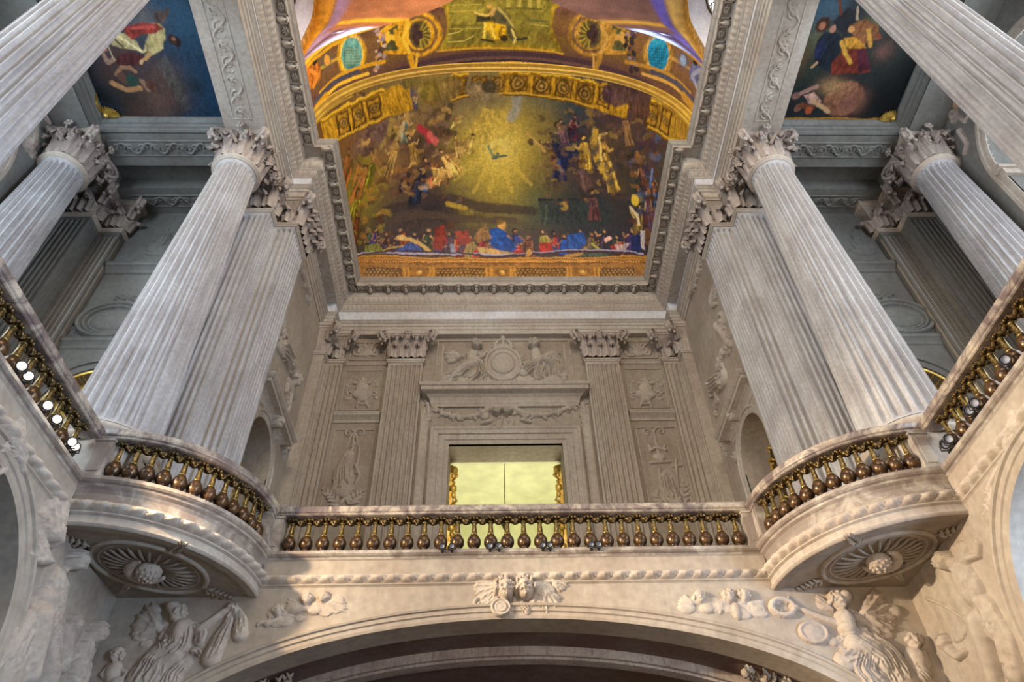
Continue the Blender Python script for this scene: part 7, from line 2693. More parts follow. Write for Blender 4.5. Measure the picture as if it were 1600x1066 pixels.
# ------------------------------------------------------------------ carved reliefs: height fields in real stone depth
class Relief:
    def __init__(s, u0, u1, v0, v1, res=.016, soft=.012):
        s.u = np.arange(u0, u1+res, res); s.v = np.arange(v0, v1+res, res); s.U, s.V = np.meshgrid(s.u, s.v, indexing='ij'); s.H = np.full(s.U.shape, -.05); s.res = res; s.soft = soft
        s.rs = np.random.RandomState(int(abs(u0*37+v0*11)) % 9999)
    def win(s, x0, x1, y0, y1):
        i0, i1 = np.searchsorted(s.u, [x0, x1]); j0, j1 = np.searchsorted(s.v, [y0, y1]); return slice(i0, i1), slice(j0, j1)
    def put(s, w, h):
        a = s.H[w]; k = s.soft; m = np.clip(.5+.5*(h-a)/k, 0, 1); s.H[w] = a*(1-m)+h*m+k*m*(1-m)
    def cap(s, x0, y0, r0, x1, y1, r1, base=0., k=.8):
        R_ = max(r0, r1)+.01; w = s.win(min(x0, x1)-R_, max(x0, x1)+R_, min(y0, y1)-R_, max(y0, y1)+R_); U, V = s.U[w], s.V[w]
        if U.size == 0: return
        dx, dy = x1-x0, y1-y0; t = np.clip(((U-x0)*dx+(V-y0)*dy)/(dx*dx+dy*dy+1e-9), 0, 1); d = np.hypot(U-x0-t*dx, V-y0-t*dy); r = r0+(r1-r0)*t
        s.put(w, np.where(d < r, base+k*np.sqrt(np.clip(r*r-d*d, 0, None)), -.05))
    def ell(s, x, y, ru, rv, ang=0., h=None, base=0., flat=.5):
        R_ = max(ru, rv)+.01; w = s.win(x-R_, x+R_, y-R_, y+R_); U, V = s.U[w]-x, s.V[w]-y
        if U.size == 0: return
        c, n = cos(ang), sin(ang); q = ((U*c+V*n)/ru)**2+((-U*n+V*c)/rv)**2; h = min(ru, rv)*.8 if h is None else h
        s.put(w, np.where(q < 1, base+h*np.clip(1-q, 0, 1)**flat, -.05))
    def dig(s, x, y, ru, rv, dep, ang=0.):
        R_ = 2*max(ru, rv)+.01; w = s.win(x-R_, x+R_, y-R_, y+R_); U, V = s.U[w]-x, s.V[w]-y
        if U.size == 0: return
        c, n = cos(ang), sin(ang); q = ((U*c+V*n)/ru)**2+((-U*n+V*c)/rv)**2; a = s.H[w]; s.H[w] = np.where(a > 0, np.maximum(a-dep*np.exp(-q), .004), a)
    def path(s, P, r0, r1, base=0., k=.8):
        n = len(P)-1
        for i in range(n): s.cap(*P[i], r0+(r1-r0)*i/n, *P[i+1], r0+(r1-r0)*(i+1)/n, base, k)
    def head(s, x, y, r, ang=0., turn=0., child=True):
        """face with brow, eye hollows, nose, mouth, chin, ears and curls; ang tilts the head, turn looks sideways"""
        c, n = cos(ang), sin(ang); T = lambda a, b: (x+r*(a*c-b*n), y+r*(a*n+b*c))
        b0 = r*.35
        s.ell(*T(0, 0), r*.80, r*1.02, ang, r*.75, b0); s.ell(*T(turn*.15, -.45), r*.55, r*.55, ang, r*.72, b0)
        q = turn*.38
        s.ell(*T(q, .12), r*.62, r*.20, ang, r*.86, b0)
        for e in (-1, 1):
            s.dig(*T(q+e*.30, .02), r*.19, r*.13, r*.34, ang); s.ell(*T(q+e*.30, .0), r*.10, r*.06, ang, r*.56, b0)
            s.ell(*T(q*.6+e*.36, -.32), r*.24, r*.24, ang, r*.74, b0)
        s.cap(*T(q, .08), r*.09, *T(q, -.22), r*.15, b0+r*.68, .9); s.ell(*T(q, -.24), r*.17, r*.10, ang, r*.92, b0)
        s.ell(*T(q, -.44), r*.22, r*.07, ang, r*.82, b0); s.dig(*T(q, -.51), r*.22, r*.06, r*.30, ang); s.ell(*T(q, -.59), r*.17, r*.07, ang, r*.78, b0); s.ell(*T(q, -.82), r*.20, r*.16, ang, r*.70, b0)
        for k in range(26):
            a = s.rs.uniform(-.35, pi+.35); q2 = s.rs.uniform(.70, 1.04); hx, hy = cos(a)*q2*.98, sin(a)*q2*1.05+.1
            s.ell(*T(hx, hy), r*s.rs.uniform(.16, .26), r*s.rs.uniform(.14, .22), s.rs.uniform(0, 3), r*(.35+.45*(1-q2)+s.rs.uniform(0, .25)), b0)
        for k in range(10):
            a = s.rs.uniform(.5, pi-.5); s.dig(*T(cos(a)*s.rs.uniform(.75, 1.1), sin(a)*1.1+.05), r*.07, r*.07, r*.3, 0)
    def feather(s, x, y, L, wd, ang, base):
        dx, dy = cos(ang), sin(ang); ax, ay = x+dx*L, y+dy*L
        s.ell((x+ax)/2, (y+ay)/2, L*.56, wd, ang, wd*.55, base, .35); s.cap(x, y, wd*.22, ax-dx*L*.1, ay-dy*L*.1, wd*.12, base+wd*.62, .9)
    def wing(s, x, y, L, ang, spread=1.0, n=8, side=1):
        """three rows of overlapping feathers fanning from the shoulder"""
        for row, (f, wd, b0) in enumerate(((1.0, .10, .0), (.66, .09, L*.035), (.38, .085, L*.07))):
            for k in range(n-row):
                a = ang+side*spread*(k/(n-1-row)); q = L*f*(1-.35*(k/(n-1)))
                s.feather(x+L*.10*k/n*cos(a), y+L*.10*k/n*sin(a), q, L*wd*1.15, a, b0+(k % 2)*L*.035)
        s.path([(x, y), (x+L*.45*cos(ang-side*.12), y+L*.45*sin(ang-side*.12)), (x+L*.85*cos(ang), y+L*.85*sin(ang))], L*.10, L*.05, L*.06, .7)
    def hand(s, x, y, L, ang, base=.03, curl=1.):
        c, n = cos(ang), sin(ang); T = lambda a, b: (x+L*(a*c-b*n), y+L*(a*n+b*c))
        s.ell(*T(.22, 0), L*.28, L*.20, ang, L*.22, base)
        for i, (b, l) in enumerate(((-.15, .80), (-.05, .92), (.05, .88), (.15, .72))):
            s.cap(*T(.4, b), L*.055, *T(.4+(l-.4)*.55, b*1.5), L*.05, base+L*.10, .9); s.cap(*T(.4+(l-.4)*.55, b*1.5), L*.05, *T(l, b*1.6-.08*curl), L*.035, base+L*.06, .9)
        s.cap(*T(.12, .16), L*.06, *T(.30, .33), L*.05, base+L*.07, .9); s.cap(*T(.30, .33), L*.05, *T(.46, .36), L*.035, base+L*.05, .9)
    def folds(s, P, w0, w1, n=9, amp=.03, base=.02):
        """drapery: a bundle of wandering ridges along a spine P, w0 wide at the start and w1 at the end"""
        P = np.array(P, float); t = np.linspace(0, 1, len(P)); tt = np.linspace(0, 1, 14); X = np.interp(tt, t, P[:, 0]); Y = np.interp(tt, t, P[:, 1])
        dx, dy = np.gradient(X), np.gradient(Y); l = np.hypot(dx, dy)+1e-9; nx, ny = -dy/l, dx/l; W = w0+(w1-w0)*tt
        for i in range(13): s.cap(X[i], Y[i], W[i]*.5, X[i+1], Y[i+1], W[i+1]*.5, base*.4, min(.45, .06/max(.05, (W[i]*.5))*1.6))
        for k in range(2*n):
            up = k % 2 == 0; q = (k+.5)/(2*n)-.5; ph = s.rs.uniform(0, 6); wob = np.sin(tt*s.rs.uniform(3, 7)+ph)*.06+s.rs.uniform(-.02, .02); off = (q*.98+wob*tt)*W
            r = amp*s.rs.uniform(.7, 1.2)*(1.0 if up else .75); hh = amp*(1.1 if up else -1.3)*s.rs.uniform(.7, 1.3)
            i0 = s.rs.randint(0, 4); i1 = 13-s.rs.randint(0, 4); Q = np.stack([X+nx*off, Y+ny*off], -1)[i0:i1+1]
            w = s.win(Q[:, 0].min()-3*r, Q[:, 0].max()+3*r, Q[:, 1].min()-3*r, Q[:, 1].max()+3*r); U, V = s.U[w], s.V[w]
            if U.size == 0: continue
            d = np.full(U.shape, 9.0)
            for (ax, ay), (bx, by) in zip(Q[:-1], Q[1:]):
                ex, ey = bx-ax, by-ay; t2 = np.clip(((U-ax)*ex+(V-ay)*ey)/(ex*ex+ey*ey+1e-9), 0, 1); d = np.minimum(d, np.hypot(U-ax-t2*ex, V-ay-t2*ey))
            a = s.H[w]; s.H[w] = np.where(a > .004, np.maximum(a+hh*np.exp(-(d/(r*.8))**2), .006), a)
    def arm(s, P, r0, r1, base=.03):
        s.path(P, r0, r1, base, .9)
    def leaf(s, x, y, L, ang, base=0.):
        dx, dy = cos(ang), sin(ang); s.ell(x+dx*L*.5, y+dy*L*.5, L*.52, L*.20, ang, L*.16, base, .4); s.dig(x+dx*L*.5, y+dy*L*.5, L*.4, L*.03, L*.07, ang)
    def spray(s, P, L, n=8, r=.012):
        P = np.array(P, float); t = np.linspace(0, 1, len(P)); tt = np.linspace(0, 1, n); X = np.interp(tt, t, P[:, 0]); Y = np.interp(tt, t, P[:, 1]); s.path(list(zip(X, Y)), r*1.3, r*.7, .004, 1.)
        for i in range(n-1):
            a = atan2(Y[i+1]-Y[i], X[i+1]-X[i])
            for e in (-1, 1): s.leaf(X[i], Y[i], L*(1.1-.5*tt[i]), a+e*s.rs.uniform(.6, 1.0), .006)
        s.leaf(X[-1], Y[-1], L*.6, a, .006)
    def flower(s, x, y, r, base=.01):
        for k in range(6): a = k*pi/3+s.rs.uniform(0, .5); s.ell(x+r*.55*cos(a), y+r*.55*sin(a), r*.48, r*.36, a, r*.42, base)
        s.ell(x, y, r*.28, r*.28, 0, r*.75, base); s.dig(x, y, r*.5, r*.5, r*.08)
    def garland(s, P, r, n):
        P = np.array(P, float); t = np.linspace(0, 1, len(P)); tt = np.linspace(0, 1, n); X = np.interp(tt, t, P[:, 0]); Y = np.interp(tt, t, P[:, 1])
        s.path(list(zip(X, Y)), r*.6, r*.6, .0, .8)
        for i in range(n):
            for _ in range(2):
                a = s.rs.uniform(0, 6.28); q = s.rs.uniform(.3, .9)*r; x, y = X[i]+q*cos(a), Y[i]+q*sin(a)
                if s.rs.rand() < .5: s.leaf(x, y, r*1.1, a, .02)
                else: s.flower(x, y, r*s.rs.uniform(.4, .65), .025)
    def ring(s, x, y, ru, rv, r, base=0., ang=0., k=.9):
        c, n = cos(ang), sin(ang); A = np.linspace(0, 2*pi, 49); P = [(x+ru*cos(a)*c-rv*sin(a)*n, y+ru*cos(a)*n+rv*sin(a)*c) for a in A]; s.path(P, r, r, base, k)
    def scroll(s, x, y, R_, a0, turns=1.5, r=.03, hand=1, base=0.):
        n = 26; P = [(x+R_*(1-.86*i/n)*cos(a0+hand*2*pi*turns*i/n), y+R_*(1-.86*i/n)*sin(a0+hand*2*pi*turns*i/n)) for i in range(n+1)]; s.path(P, r, r*.5, base, .9); s.ell(*P[-1], r*1.1, r*1.1, 0, r*1.5, base)
    def mesh(s, name, frame, lim=-.001, fold=None):
        O, u, v, n = [np.asarray(a, float) for a in frame]; H = s.H.copy(); M_ = H > lim
        K = M_[:-1, :-1] | M_[1:, :-1] | M_[:-1, 1:] | M_[1:, 1:]
        P = O+s.U[..., None]*u+s.V[..., None]*v+np.where(H > 0, H, -.012)[..., None]*n
        used = np.zeros(H.shape, bool); used[:-1, :-1] |= K; used[1:, :-1] |= K; used[:-1, 1:] |= K; used[1:, 1:] |= K
        idx = -np.ones(H.shape, int); idx[used] = np.arange(used.sum()); F = np.stack([idx[:-1, :-1], idx[1:, :-1], idx[1:, 1:], idx[:-1, 1:]], -1)[K]
        b = MB(); b.add(P[used], F if np.dot(np.cross(u, v), n) > 0 else F[:, ::-1], 0, True); return b.mesh(name)
OPS = ['cap', 'ell', 'dig', 'head', 'wing', 'hand', 'folds', 'leaf', 'spray', 'flower', 'garland', 'ring', 'scroll', 'path']
FRAMES = {0: ((0, YW, 0), (1, 0, 0), (0, 0, 1), (0, -1, 0)), 1: ((-XW, 0, 0), (0, 1, 0), (0, 0, 1), (1, 0, 0)), 2: ((XW, 0, 0), (0, 1, 0), (0, 0, 1), (-1, 0, 0)),
          3: ((0, YB, 0), (1, 0, 0), (0, 0, 1), (0, -1, 0)), 4: ((-XS, 0, 0), (0, 1, 0), (0, 0, 1), (1, 0, 0)), 5: ((XS, 0, 0), (0, 1, 0), (0, 0, 1), (-1, 0, 0)),
          6: ((0, 13.4, 0), (1, 0, 0), (0, 0, 1), (0, -1, 0)), 7: ((-13.3, 0, 0), (0, 1, 0), (0, 0, 1), (1, 0, 0)), 8: ((13.3, 0, 0), (0, 1, 0), (0, 0, 1), (-1, 0, 0)),
          9: ((0, 0, 19.782), (1, 0, 0), (0, 1, 0), (0, 0, -1))}
def carve(frame, rows, name, label, cat, mat='carved', res=.016, group=None, gain=1.0, soft=.012, lift=0.0):
    """rows of plain numbers (cm and degrees): operation, then its arguments"""
    ops = [[int(z) for z in r.split()] for r in rows.strip().split('\n')]
    def pts(a): return [(a[i]/100, a[i+1]/100) for i in range(0, len(a), 2)]
    R_ = None
    for go in (0, 1):
        if go: R_ = Relief(lo[0]-.05, hi[0]+.05, lo[1]-.05, hi[1]+.05, res, soft)
        else: lo, hi = [1e9, 1e9], [-1e9, -1e9]
        def box(x, y, r):
            lo[0] = min(lo[0], x-r); lo[1] = min(lo[1], y-r); hi[0] = max(hi[0], x+r); hi[1] = max(hi[1], y+r)
        for o in ops:
            k, a = OPS[o[0]], o[1:]; f = [z/100 for z in a]
            if k == 'cap':
                if go: R_.cap(*f[:6], f[6])
                else: box(f[0], f[1], f[2]); box(f[3], f[4], f[5])
            elif k == 'ell':
                if go: R_.ell(f[0], f[1], f[2], f[3], R(a[4]), f[5], f[6])
                else: box(f[0], f[1], max(f[2], f[3]))
            elif k == 'dig':
                if go: R_.dig(f[0], f[1], f[2], f[3], f[4], R(a[5]))
            elif k == 'head':
                if go: R_.head(f[0], f[1], f[2], R(a[3]), f[4])
                else: box(f[0], f[1], f[2]*1.5)
            elif k == 'wing':
                if go: R_.wing(f[0], f[1], f[2], R(a[3]), R(abs(a[4])), a[5], 1 if a[4] > 0 else -1)
                else: box(f[0]+f[2]*.5*cos(R(a[3])), f[1]+f[2]*.5*sin(R(a[3])), f[2]*.8)
            elif k == 'hand':
                if go: R_.hand(f[0], f[1], f[2], R(a[3]), f[4])
                else: box(f[0], f[1], f[2])
            elif k == 'folds':
                P = pts(a[4:])
                if go: R_.folds(P, f[0], f[1], a[2], f[3])
                else: [box(x, y, max(f[0], f[1])*.7) for x, y in P]
            elif k == 'leaf':
                if go: R_.leaf(f[0], f[1], f[2], R(a[3]))
                else: box(f[0], f[1], f[2])
            elif k == 'spray':
                P = pts(a[2:])
                if go: R_.spray(P, f[0], a[1])
                else: [box(x, y, f[0]) for x, y in P]
            elif k == 'flower':
                if go: R_.flower(*f[:3])
                else: box(f[0], f[1], f[2])
            elif k == 'garland':
                P = pts(a[2:])
                if go: R_.garland(P, f[0], a[1])
                else: [box(x, y, f[0]*2) for x, y in P]
            elif k == 'ring':
                if go: R_.ring(f[0], f[1], f[2], f[3], f[4], f[5], R(a[6]))
                else: box(f[0], f[1], max(f[2], f[3])+f[4])
            elif k == 'scroll':
                if go: R_.scroll(f[0], f[1], f[2], R(a[3]), f[4], f[5], a[6])
                else: box(f[0], f[1], f[2]+f[5])
            elif k == 'path':
                P = pts(a[2:])
                if go: R_.path(P, f[0], f[1], .01)
                else: [box(x, y, f[0]) for x, y in P]
    R_.H = np.where(R_.H > 0, R_.H*gain+lift, R_.H)
    R_.H += np.where(R_.H > .01, .006*vnoise(R_.U*18, R_.V*18, 12), 0)
    o = link(name, R_.mesh(name, FRAMES[frame]), mat); return tag(o, label, cat, group) if cat else o
carve(0, """
1 -51 622 23 24 0 4 1
1 43 620 26 22 0 4 1
4 -33 630 48 168 75 9
4 -36 609 36 200 60 7
12 -68 598 13 90 120 3 1
13 4 2 -31 634 -52 651 -71 641 -78 626
1 -31 588 17 17 0 7 2
11 -31 588 16 14 2 7 0
11 -31 588 9 8 2 7 0
3 -22 621 19 4 15
7 -6 612 24 -88
7 -10 597 24 -100
7 0 603 19 -75
3 13 622 19 10 -25
6 16 16 4 2 3 598 11 589 16 582
1 35 629 8 10 0 7 2
9 37 632 7
13 6 4 24 593 39 614 52 636 66 640
4 46 624 48 -50 -85 9
4 48 620 43 -95 70 8
4 64 639 32 -5 -50 5""", 'cherub_keystone', 'two winged cherub heads carved on the crown of the lower arch', 'relief', gain=1.5, res=.012)
carve(0, """
1 -325 589 8 5 0 1 1
12 -325 589 6 86 110 1 1
1 -409 590 8 5 0 3 1
12 -409 590 6 220 110 1 1
1 -343 587 12 8 0 2 1
1 -386 594 8 5 0 1 1
12 -386 594 6 163 110 1 1
1 -386 577 9 6 0 1 1
12 -386 577 7 12 110 1 -1
1 -401 594 12 8 0 3 1
1 -413 571 14 9 0 3 1
1 -332 603 13 8 0 2 1
1 -327 610 14 9 0 3 1
1 -362 600 10 6 0 2 1
1 -341 601 15 10 0 2 1
12 -341 601 11 285 110 1 1
1 -382 596 11 7 0 3 1
1 -335 595 14 9 0 2 1
12 -335 595 10 258 110 1 1
1 -402 592 12 8 0 3 1
1 -425 570 14 9 0 1 1
1 -423 577 8 5 0 3 1
12 -423 577 6 54 110 1 -1
3 -380 611 10 10 20
3 -351 614 10 -8 -25
3 -428 590 10 15 20
4 -389 599 30 150 60 6
4 -340 602 35 -25 50 6
1 -363 590 14 8 0 5 1
1 -400 595 16 11 0 6 1
4 -420 583 25 -20 50 5
13 6 3 -442 568 -427 574 -407 571
9 -438 583 7
10 6 4 -456 569 -440 572""", 'cherub_relief', 'carved cherub heads among wings and clouds left of the lower arch crown', 'relief')
carve(0, """
1 426 587 10 6 0 1 1
12 426 587 7 16 110 1 -1
1 356 596 14 9 0 1 1
12 356 596 10 34 110 1 -1
1 306 581 11 7 0 1 1
1 327 599 14 9 0 2 1
1 417 588 16 10 0 1 1
12 417 588 11 315 110 1 -1
1 343 589 11 7 0 3 1
1 405 571 14 9 0 3 1
1 372 593 14 9 0 2 1
1 304 585 16 10 0 3 1
1 359 587 9 6 0 2 1
12 359 587 7 310 110 1 1
1 394 578 16 10 0 3 1
12 394 578 11 17 110 1 -1
1 328 602 13 9 0 3 1
1 407 595 10 7 0 3 1
12 407 595 7 128 110 1 -1
1 386 581 15 9 0 3 1
12 386 581 10 350 110 1 1
1 341 582 9 6 0 2 1
12 341 582 7 56 110 1 -1
1 339 600 10 6 0 1 1
12 339 600 7 12 110 1 1
1 367 585 11 7 0 3 1
1 438 572 12 7 0 3 1
12 438 572 8 302 110 1 -1
3 331 604 11 5 15
3 385 605 11 12 10
3 414 606 11 -10 -20
4 316 592 28 190 -70 6
1 341 583 14 9 0 5 1
4 370 591 28 185 60 6
1 393 578 9 17 0 6 1
11 430 580 14 12 2 1 0
1 430 580 12 10 0 4 1
4 420 592 29 10 -50 6
13 2 1 304 600 307 586 322 576""", 'cherub_relief', 'carved cherub heads and round clouds right of the lower arch crown', 'relief')
carve(0, """
1 -614 547 12 8 0 1 1
1 -640 564 15 10 0 1 1
1 -641 536 10 7 0 1 1
1 -643 560 9 6 0 3 1
1 -625 568 13 8 0 2 1
12 -625 568 9 301 110 1 -1
1 -662 556 10 7 0 3 1
12 -662 556 7 251 110 1 -1
1 -654 549 13 9 0 1 1
4 -626 560 58 120 80 9
1 -656 572 16 22 0 6 1
1 -648 595 14 12 0 5 1
6 44 50 9 2 -589 559 -586 531 -600 521
1 -588 554 14 21 0 14 3
13 7 8 -599 579 -594 565
6 15 13 4 2 -612 560 -614 543 -601 523
6 20 16 5 2 -572 565 -551 553 -550 536
13 8 6 -608 545 -607 530 -581 523 -557 520
5 -558 519 19 0 6
13 8 5 -557 559 -541 573 -525 589 -514 599
5 -516 596 16 40 6
6 11 33 7 2 -507 599 -509 569 -516 541 -523 509
6 11 27 5 2 -505 599 -488 575 -484 550
3 -603 587 14 -12 25
1 -612 599 14 10 0 14 3
6 53 74 11 2 -609 510 -613 489 -620 464
6 27 46 7 2 -565 504 -580 483 -580 458
13 15 13 -583 510 -605 497 -601 468""", 'angel_relief', 'carved angel in loose drapery under the left balcony, arm raised with a cloth', 'relief', gain=1.3)
carve(0, """
3 -683 516 11 -20 25
1 -679 490 13 18 0 9 1
13 5 4 -689 499 -696 485 -681 474
13 4 3 -672 494 -657 488 -661 475
1 -666 469 13 13 0 8 1""", 'putto_relief', 'small carved putto looking up at the foot of the left spandrel', 'relief', gain=1.2)
carve(0, """
1 545 529 10 6 0 1 1
1 538 525 11 7 0 1 1
12 538 525 8 337 110 1 1
1 567 491 13 8 0 2 1
1 523 537 14 8 0 2 1
1 566 502 13 8 0 3 1
12 566 502 9 118 110 1 -1
1 550 520 13 8 0 3 1
1 516 530 14 9 0 1 1
12 516 530 10 279 110 1 -1
1 567 484 16 10 0 3 1
1 564 515 12 7 0 1 1
1 579 496 10 6 0 2 1
12 579 496 7 276 110 1 1
1 627 569 14 9 0 2 1
12 627 569 10 80 110 1 1
1 647 532 15 10 0 2 1
1 640 553 12 8 0 1 1
1 631 548 11 7 0 1 1
12 631 548 8 207 110 1 1
1 635 526 14 9 0 2 1
12 635 526 9 280 110 1 1
1 635 526 9 5 0 3 1
12 635 526 6 318 110 1 -1
1 519 536 25 20 0 5 1
11 519 536 23 18 3 3 0
4 615 563 70 50 -85 9
4 567 576 35 120 40 5
1 656 599 12 16 0 6 1
1 679 574 14 13 0 5 1
11 478 583 20 15 5 2 0
10 6 14 464 593 475 600 490 599 501 590 497 577 481 569 466 574 460 583
13 8 5 568 552 544 561 522 573 504 583
5 506 581 15 170 5
1 581 555 17 21 0 16 3
1 581 540 16 17 0 14 3
13 7 8 582 579 580 567
6 14 19 4 2 600 575 612 557 598 534
6 14 14 4 2 562 524 583 523 604 534
13 8 6 603 563 623 550 633 534 612 535
5 615 536 17 175 8
3 581 590 16 15 15
1 594 598 14 12 0 15 3
6 27 38 8 2 586 517 597 501 558 485
13 19 15 584 512 610 500 620 473
6 49 55 10 2 600 523 634 495 644 451
6 32 50 8 2 598 490 585 468 599 442""", 'angel_relief', 'carved winged angel holding a wreath under the right balcony, lit warm', 'relief', gain=1.35)
carve(0, """
3 690 515 13 -10 -20
1 684 488 16 20 0 12 1
13 6 4 676 502 663 486 675 478
13 6 4 699 497 699 477 687 465
1 681 461 15 16 0 11 1
6 19 24 5 2 669 472 679 456 692 441""", 'putto_relief', 'small carved putto beside the angel under the right balcony', 'relief', gain=1.3)
carve(2, """
3 1094 590 15 0 -10
13 7 4 1076 577 1048 568 1016 557 1002 569
5 1002 569 11 80 3
6 33 51 8 2 1077 571 1068 550 1068 522
1 1069 564 18 13 0 6 1
13 5 4 1093 574 1121 595 1116 604
4 1049 562 43 60 60 7
13 3 2 1197 575 1160 545 1133 514 1113 490
6 31 40 7 2 1064 505 1054 484 1059 457
1 1070 494 21 10 0 6 1
13 6 5 1082 498 1119 501 1111 487
13 18 13 1082 482 1094 457 1103 426 1116 402
6 25 40 6 2 1051 468 1052 439 1067 398
3 1195 495 11 10 15
13 9 5 1196 485 1182 467 1159 466
8 16 5 1059 423 1060 405 1080 394
1 1154 493 24 11 0 2 1""", 'figure_relief', 'low relief of draped figures with a staff on the warm right nave wall', 'relief', mat='wall', gain=1.7, res=.02)
carve(2, """
12 842 628 16 90 120 3 1
13 7 4 811 652 859 624 886 626 925 618
8 14 5 916 617 936 608 959 600
6 22 26 6 2 801 662 810 645 839 644
1 806 648 15 13 0 10 1
9 873 617 9
7 840 616 24 200
7 876 636 21 250""", 'scroll_relief', 'carved scroll and leaves beneath the right nave balustrade', 'relief', gain=1.2, res=.02)
carve(1, """
4 994 585 74 100 70 9
4 1002 557 61 150 50 7
3 1064 595 16 -10 20
13 5 3 1060 578 1046 554 1024 523 1015 498
6 49 54 9 2 1043 548 1062 516 1061 491
1 1052 550 28 14 0 10 1
6 55 91 12 2 1048 499 1037 456 1048 416
13 21 19 1037 489 1052 454 1068 419
6 30 37 7 2 1098 498 1112 469 1139 436
1 1040 520 23 17 0 9 1""", 'angel_relief', 'carved angel with raised wings on the cool left nave wall', 'relief', gain=1.8, res=.022)
carve(1, """
3 1202 538 16 -15 20
13 8 6 1196 523 1184 499 1168 480 1145 484
6 35 46 8 2 1202 517 1195 488 1214 464
1 1201 508 24 15 0 9 1
3 1134 524 11 0 -10
6 23 29 6 2 1128 510 1142 491 1157 468""", 'putto_relief', 'carved child reaching down beside the angel on the left nave wall', 'relief', gain=1.8, res=.022)
carve(1, """
4 831 642 45 120 60 7
6 26 28 7 2 788 648 813 639 844 635
1 797 647 19 12 0 10 1
12 844 635 16 0 120 3 -1
13 9 7 797 647 826 638 857 622
7 834 611 24 240
7 859 624 23 260
9 806 623 10""", 'scroll_relief', 'carved scrolls and feathers beneath the left nave balustrade', 'relief', gain=1.8, res=.022)
carve(3, """
11 -4 1833 64 83 8 2 0
1 -4 1833 57 77 0 7 2
11 -4 1833 40 52 4 8 0
1 -4 1833 35 45 0 4 8
7 60 1832 25 40
7 55 1805 25 20
7 43 1781 24 0
7 26 1763 24 -20
7 6 1754 24 -40
7 -16 1754 24 -60
7 -36 1764 24 -80
7 -53 1781 24 -100
7 -64 1806 25 -120
7 -68 1833 25 -140
7 -64 1861 25 -160
7 -53 1886 25 -180
7 -35 1905 26 -200
7 -14 1915 26 -220
7 9 1915 26 -240
7 30 1905 26 -260
7 46 1886 26 -280
7 57 1861 25 -300
7 -20 1866 15 90
7 -20 1869 12 25
7 -20 1869 12 155
13 2 2 -26 1864 -14 1864
7 -20 1864 7 -90
7 16 1866 15 90
7 16 1869 12 25
7 16 1869 12 155
13 2 2 10 1864 21 1864
7 16 1864 7 -90
7 -3 1826 14 90
7 -3 1830 12 25
7 -3 1830 12 155
13 2 2 -9 1825 3 1825
7 -3 1825 7 -90
13 9 9 -36 1920 -3 1930 31 1920
13 6 6 -34 1930 -22 1958 -2 1968 17 1958 29 1930
13 5 5 -2 1934 -2 1972
9 -2 1979 12
9 -31 1944 9
9 27 1944 9
1 -27 1923 5 7 0 6 4
1 -15 1923 5 7 0 6 4
1 -3 1923 5 7 0 6 4
1 9 1923 5 7 0 6 4
1 22 1923 5 7 0 6 4
12 -30 1750 16 90 120 5 1
12 22 1750 16 90 120 5 -1""", 'coat_of_arms', 'crowned oval shield with three lilies carved over the tribune door', 'relief', mat='tribune_light', gain=1.8, res=.02)
carve(3, """
4 -156 1870 73 150 60 6
3 -102 1927 20 -10 25
1 -120 1870 21 43 0 9 2
13 11 7 -104 1893 -82 1876 -56 1903
5 -58 1903 17 20 4
13 11 8 -132 1883 -108 1857 -75 1876
6 60 71 9 4 -117 1830 -153 1789 -203 1748
6 54 60 7 4 -101 1837 -107 1779 -143 1745
6 33 38 4 4 -84 1830 -70 1788 -83 1754
13 22 11 -108 1830 -154 1811 -185 1761 -217 1748
1 -226 1755 18 9 0 3 1""", 'angel_relief', 'carved seated angel leaning on the shield from the left', 'relief', mat='tribune_light', gain=1.8, res=.02)
carve(3, """
4 144 1868 73 30 -60 6
3 114 1929 20 10 -25
1 121 1878 22 43 0 9 2
13 11 7 127 1902 130 1861 100 1842 72 1836
5 76 1835 17 190 4
6 39 44 5 4 135 1835 95 1819 70 1790
13 22 11 136 1842 166 1828 186 1783 217 1751
6 66 77 8 4 148 1848 175 1818 175 1758
6 43 54 6 4 142 1828 125 1777 142 1745
1 221 1748 16 9 0 3 1
6 22 33 3 4 187 1868 209 1834 214 1776""", 'angel_relief', 'carved reclining angel beside the shield on the right', 'relief', mat='tribune_light', gain=1.8, res=.02)
carve(3, """
1 -65 1766 28 25 0 4 1
1 -93 1751 23 16 0 4 1
1 69 1765 30 25 0 4 1
1 101 1752 28 19 0 4 1
1 -37 1772 19 19 0 4 1
1 133 1745 18 12 0 4 1""", 'cloud_relief', 'rounded carved clouds at the foot of the shield over the door', 'relief', mat='tribune_light', gain=1.4, res=.02)
carve(3, """
10 13 24 -249 1631 -219 1605 -185 1588 -148 1582 -113 1587 -87 1592
10 13 24 74 1591 107 1588 145 1590 183 1604 215 1618 246 1638
10 19 16 -82 1598 -51 1621 -16 1626 20 1626 50 1602
3 -29 1603 15 5 10
3 6 1603 15 -5 -10
1 70 1594 20 23 0 5 1
11 70 1594 15 17 3 5 0
1 -71 1592 18 20 0 5 1
6 20 25 4 4 -14 1577 -25 1549 -19 1524
6 20 25 4 4 16 1577 22 1549 15 1524
7 -43 1569 45 200
7 49 1574 45 -20""", 'garland_relief', 'carved flower garland with cherub heads hanging above the tribune door', 'garland', mat='tribune_light', gain=1.8, res=.018)
carve(3, """
10 13 9 -269 1646 -265 1608 -264 1571""", 'flower_drop', 'carved flower drop at the left end of the garland over the door', 'relief', mat='tribune_light', gain=1.6, res=.018)
carve(3, """
10 13 9 273 1641 273 1603 266 1566""", 'flower_drop', 'carved flower drop at the right end of the garland over the door', 'relief', mat='tribune_light', gain=1.6, res=.018)
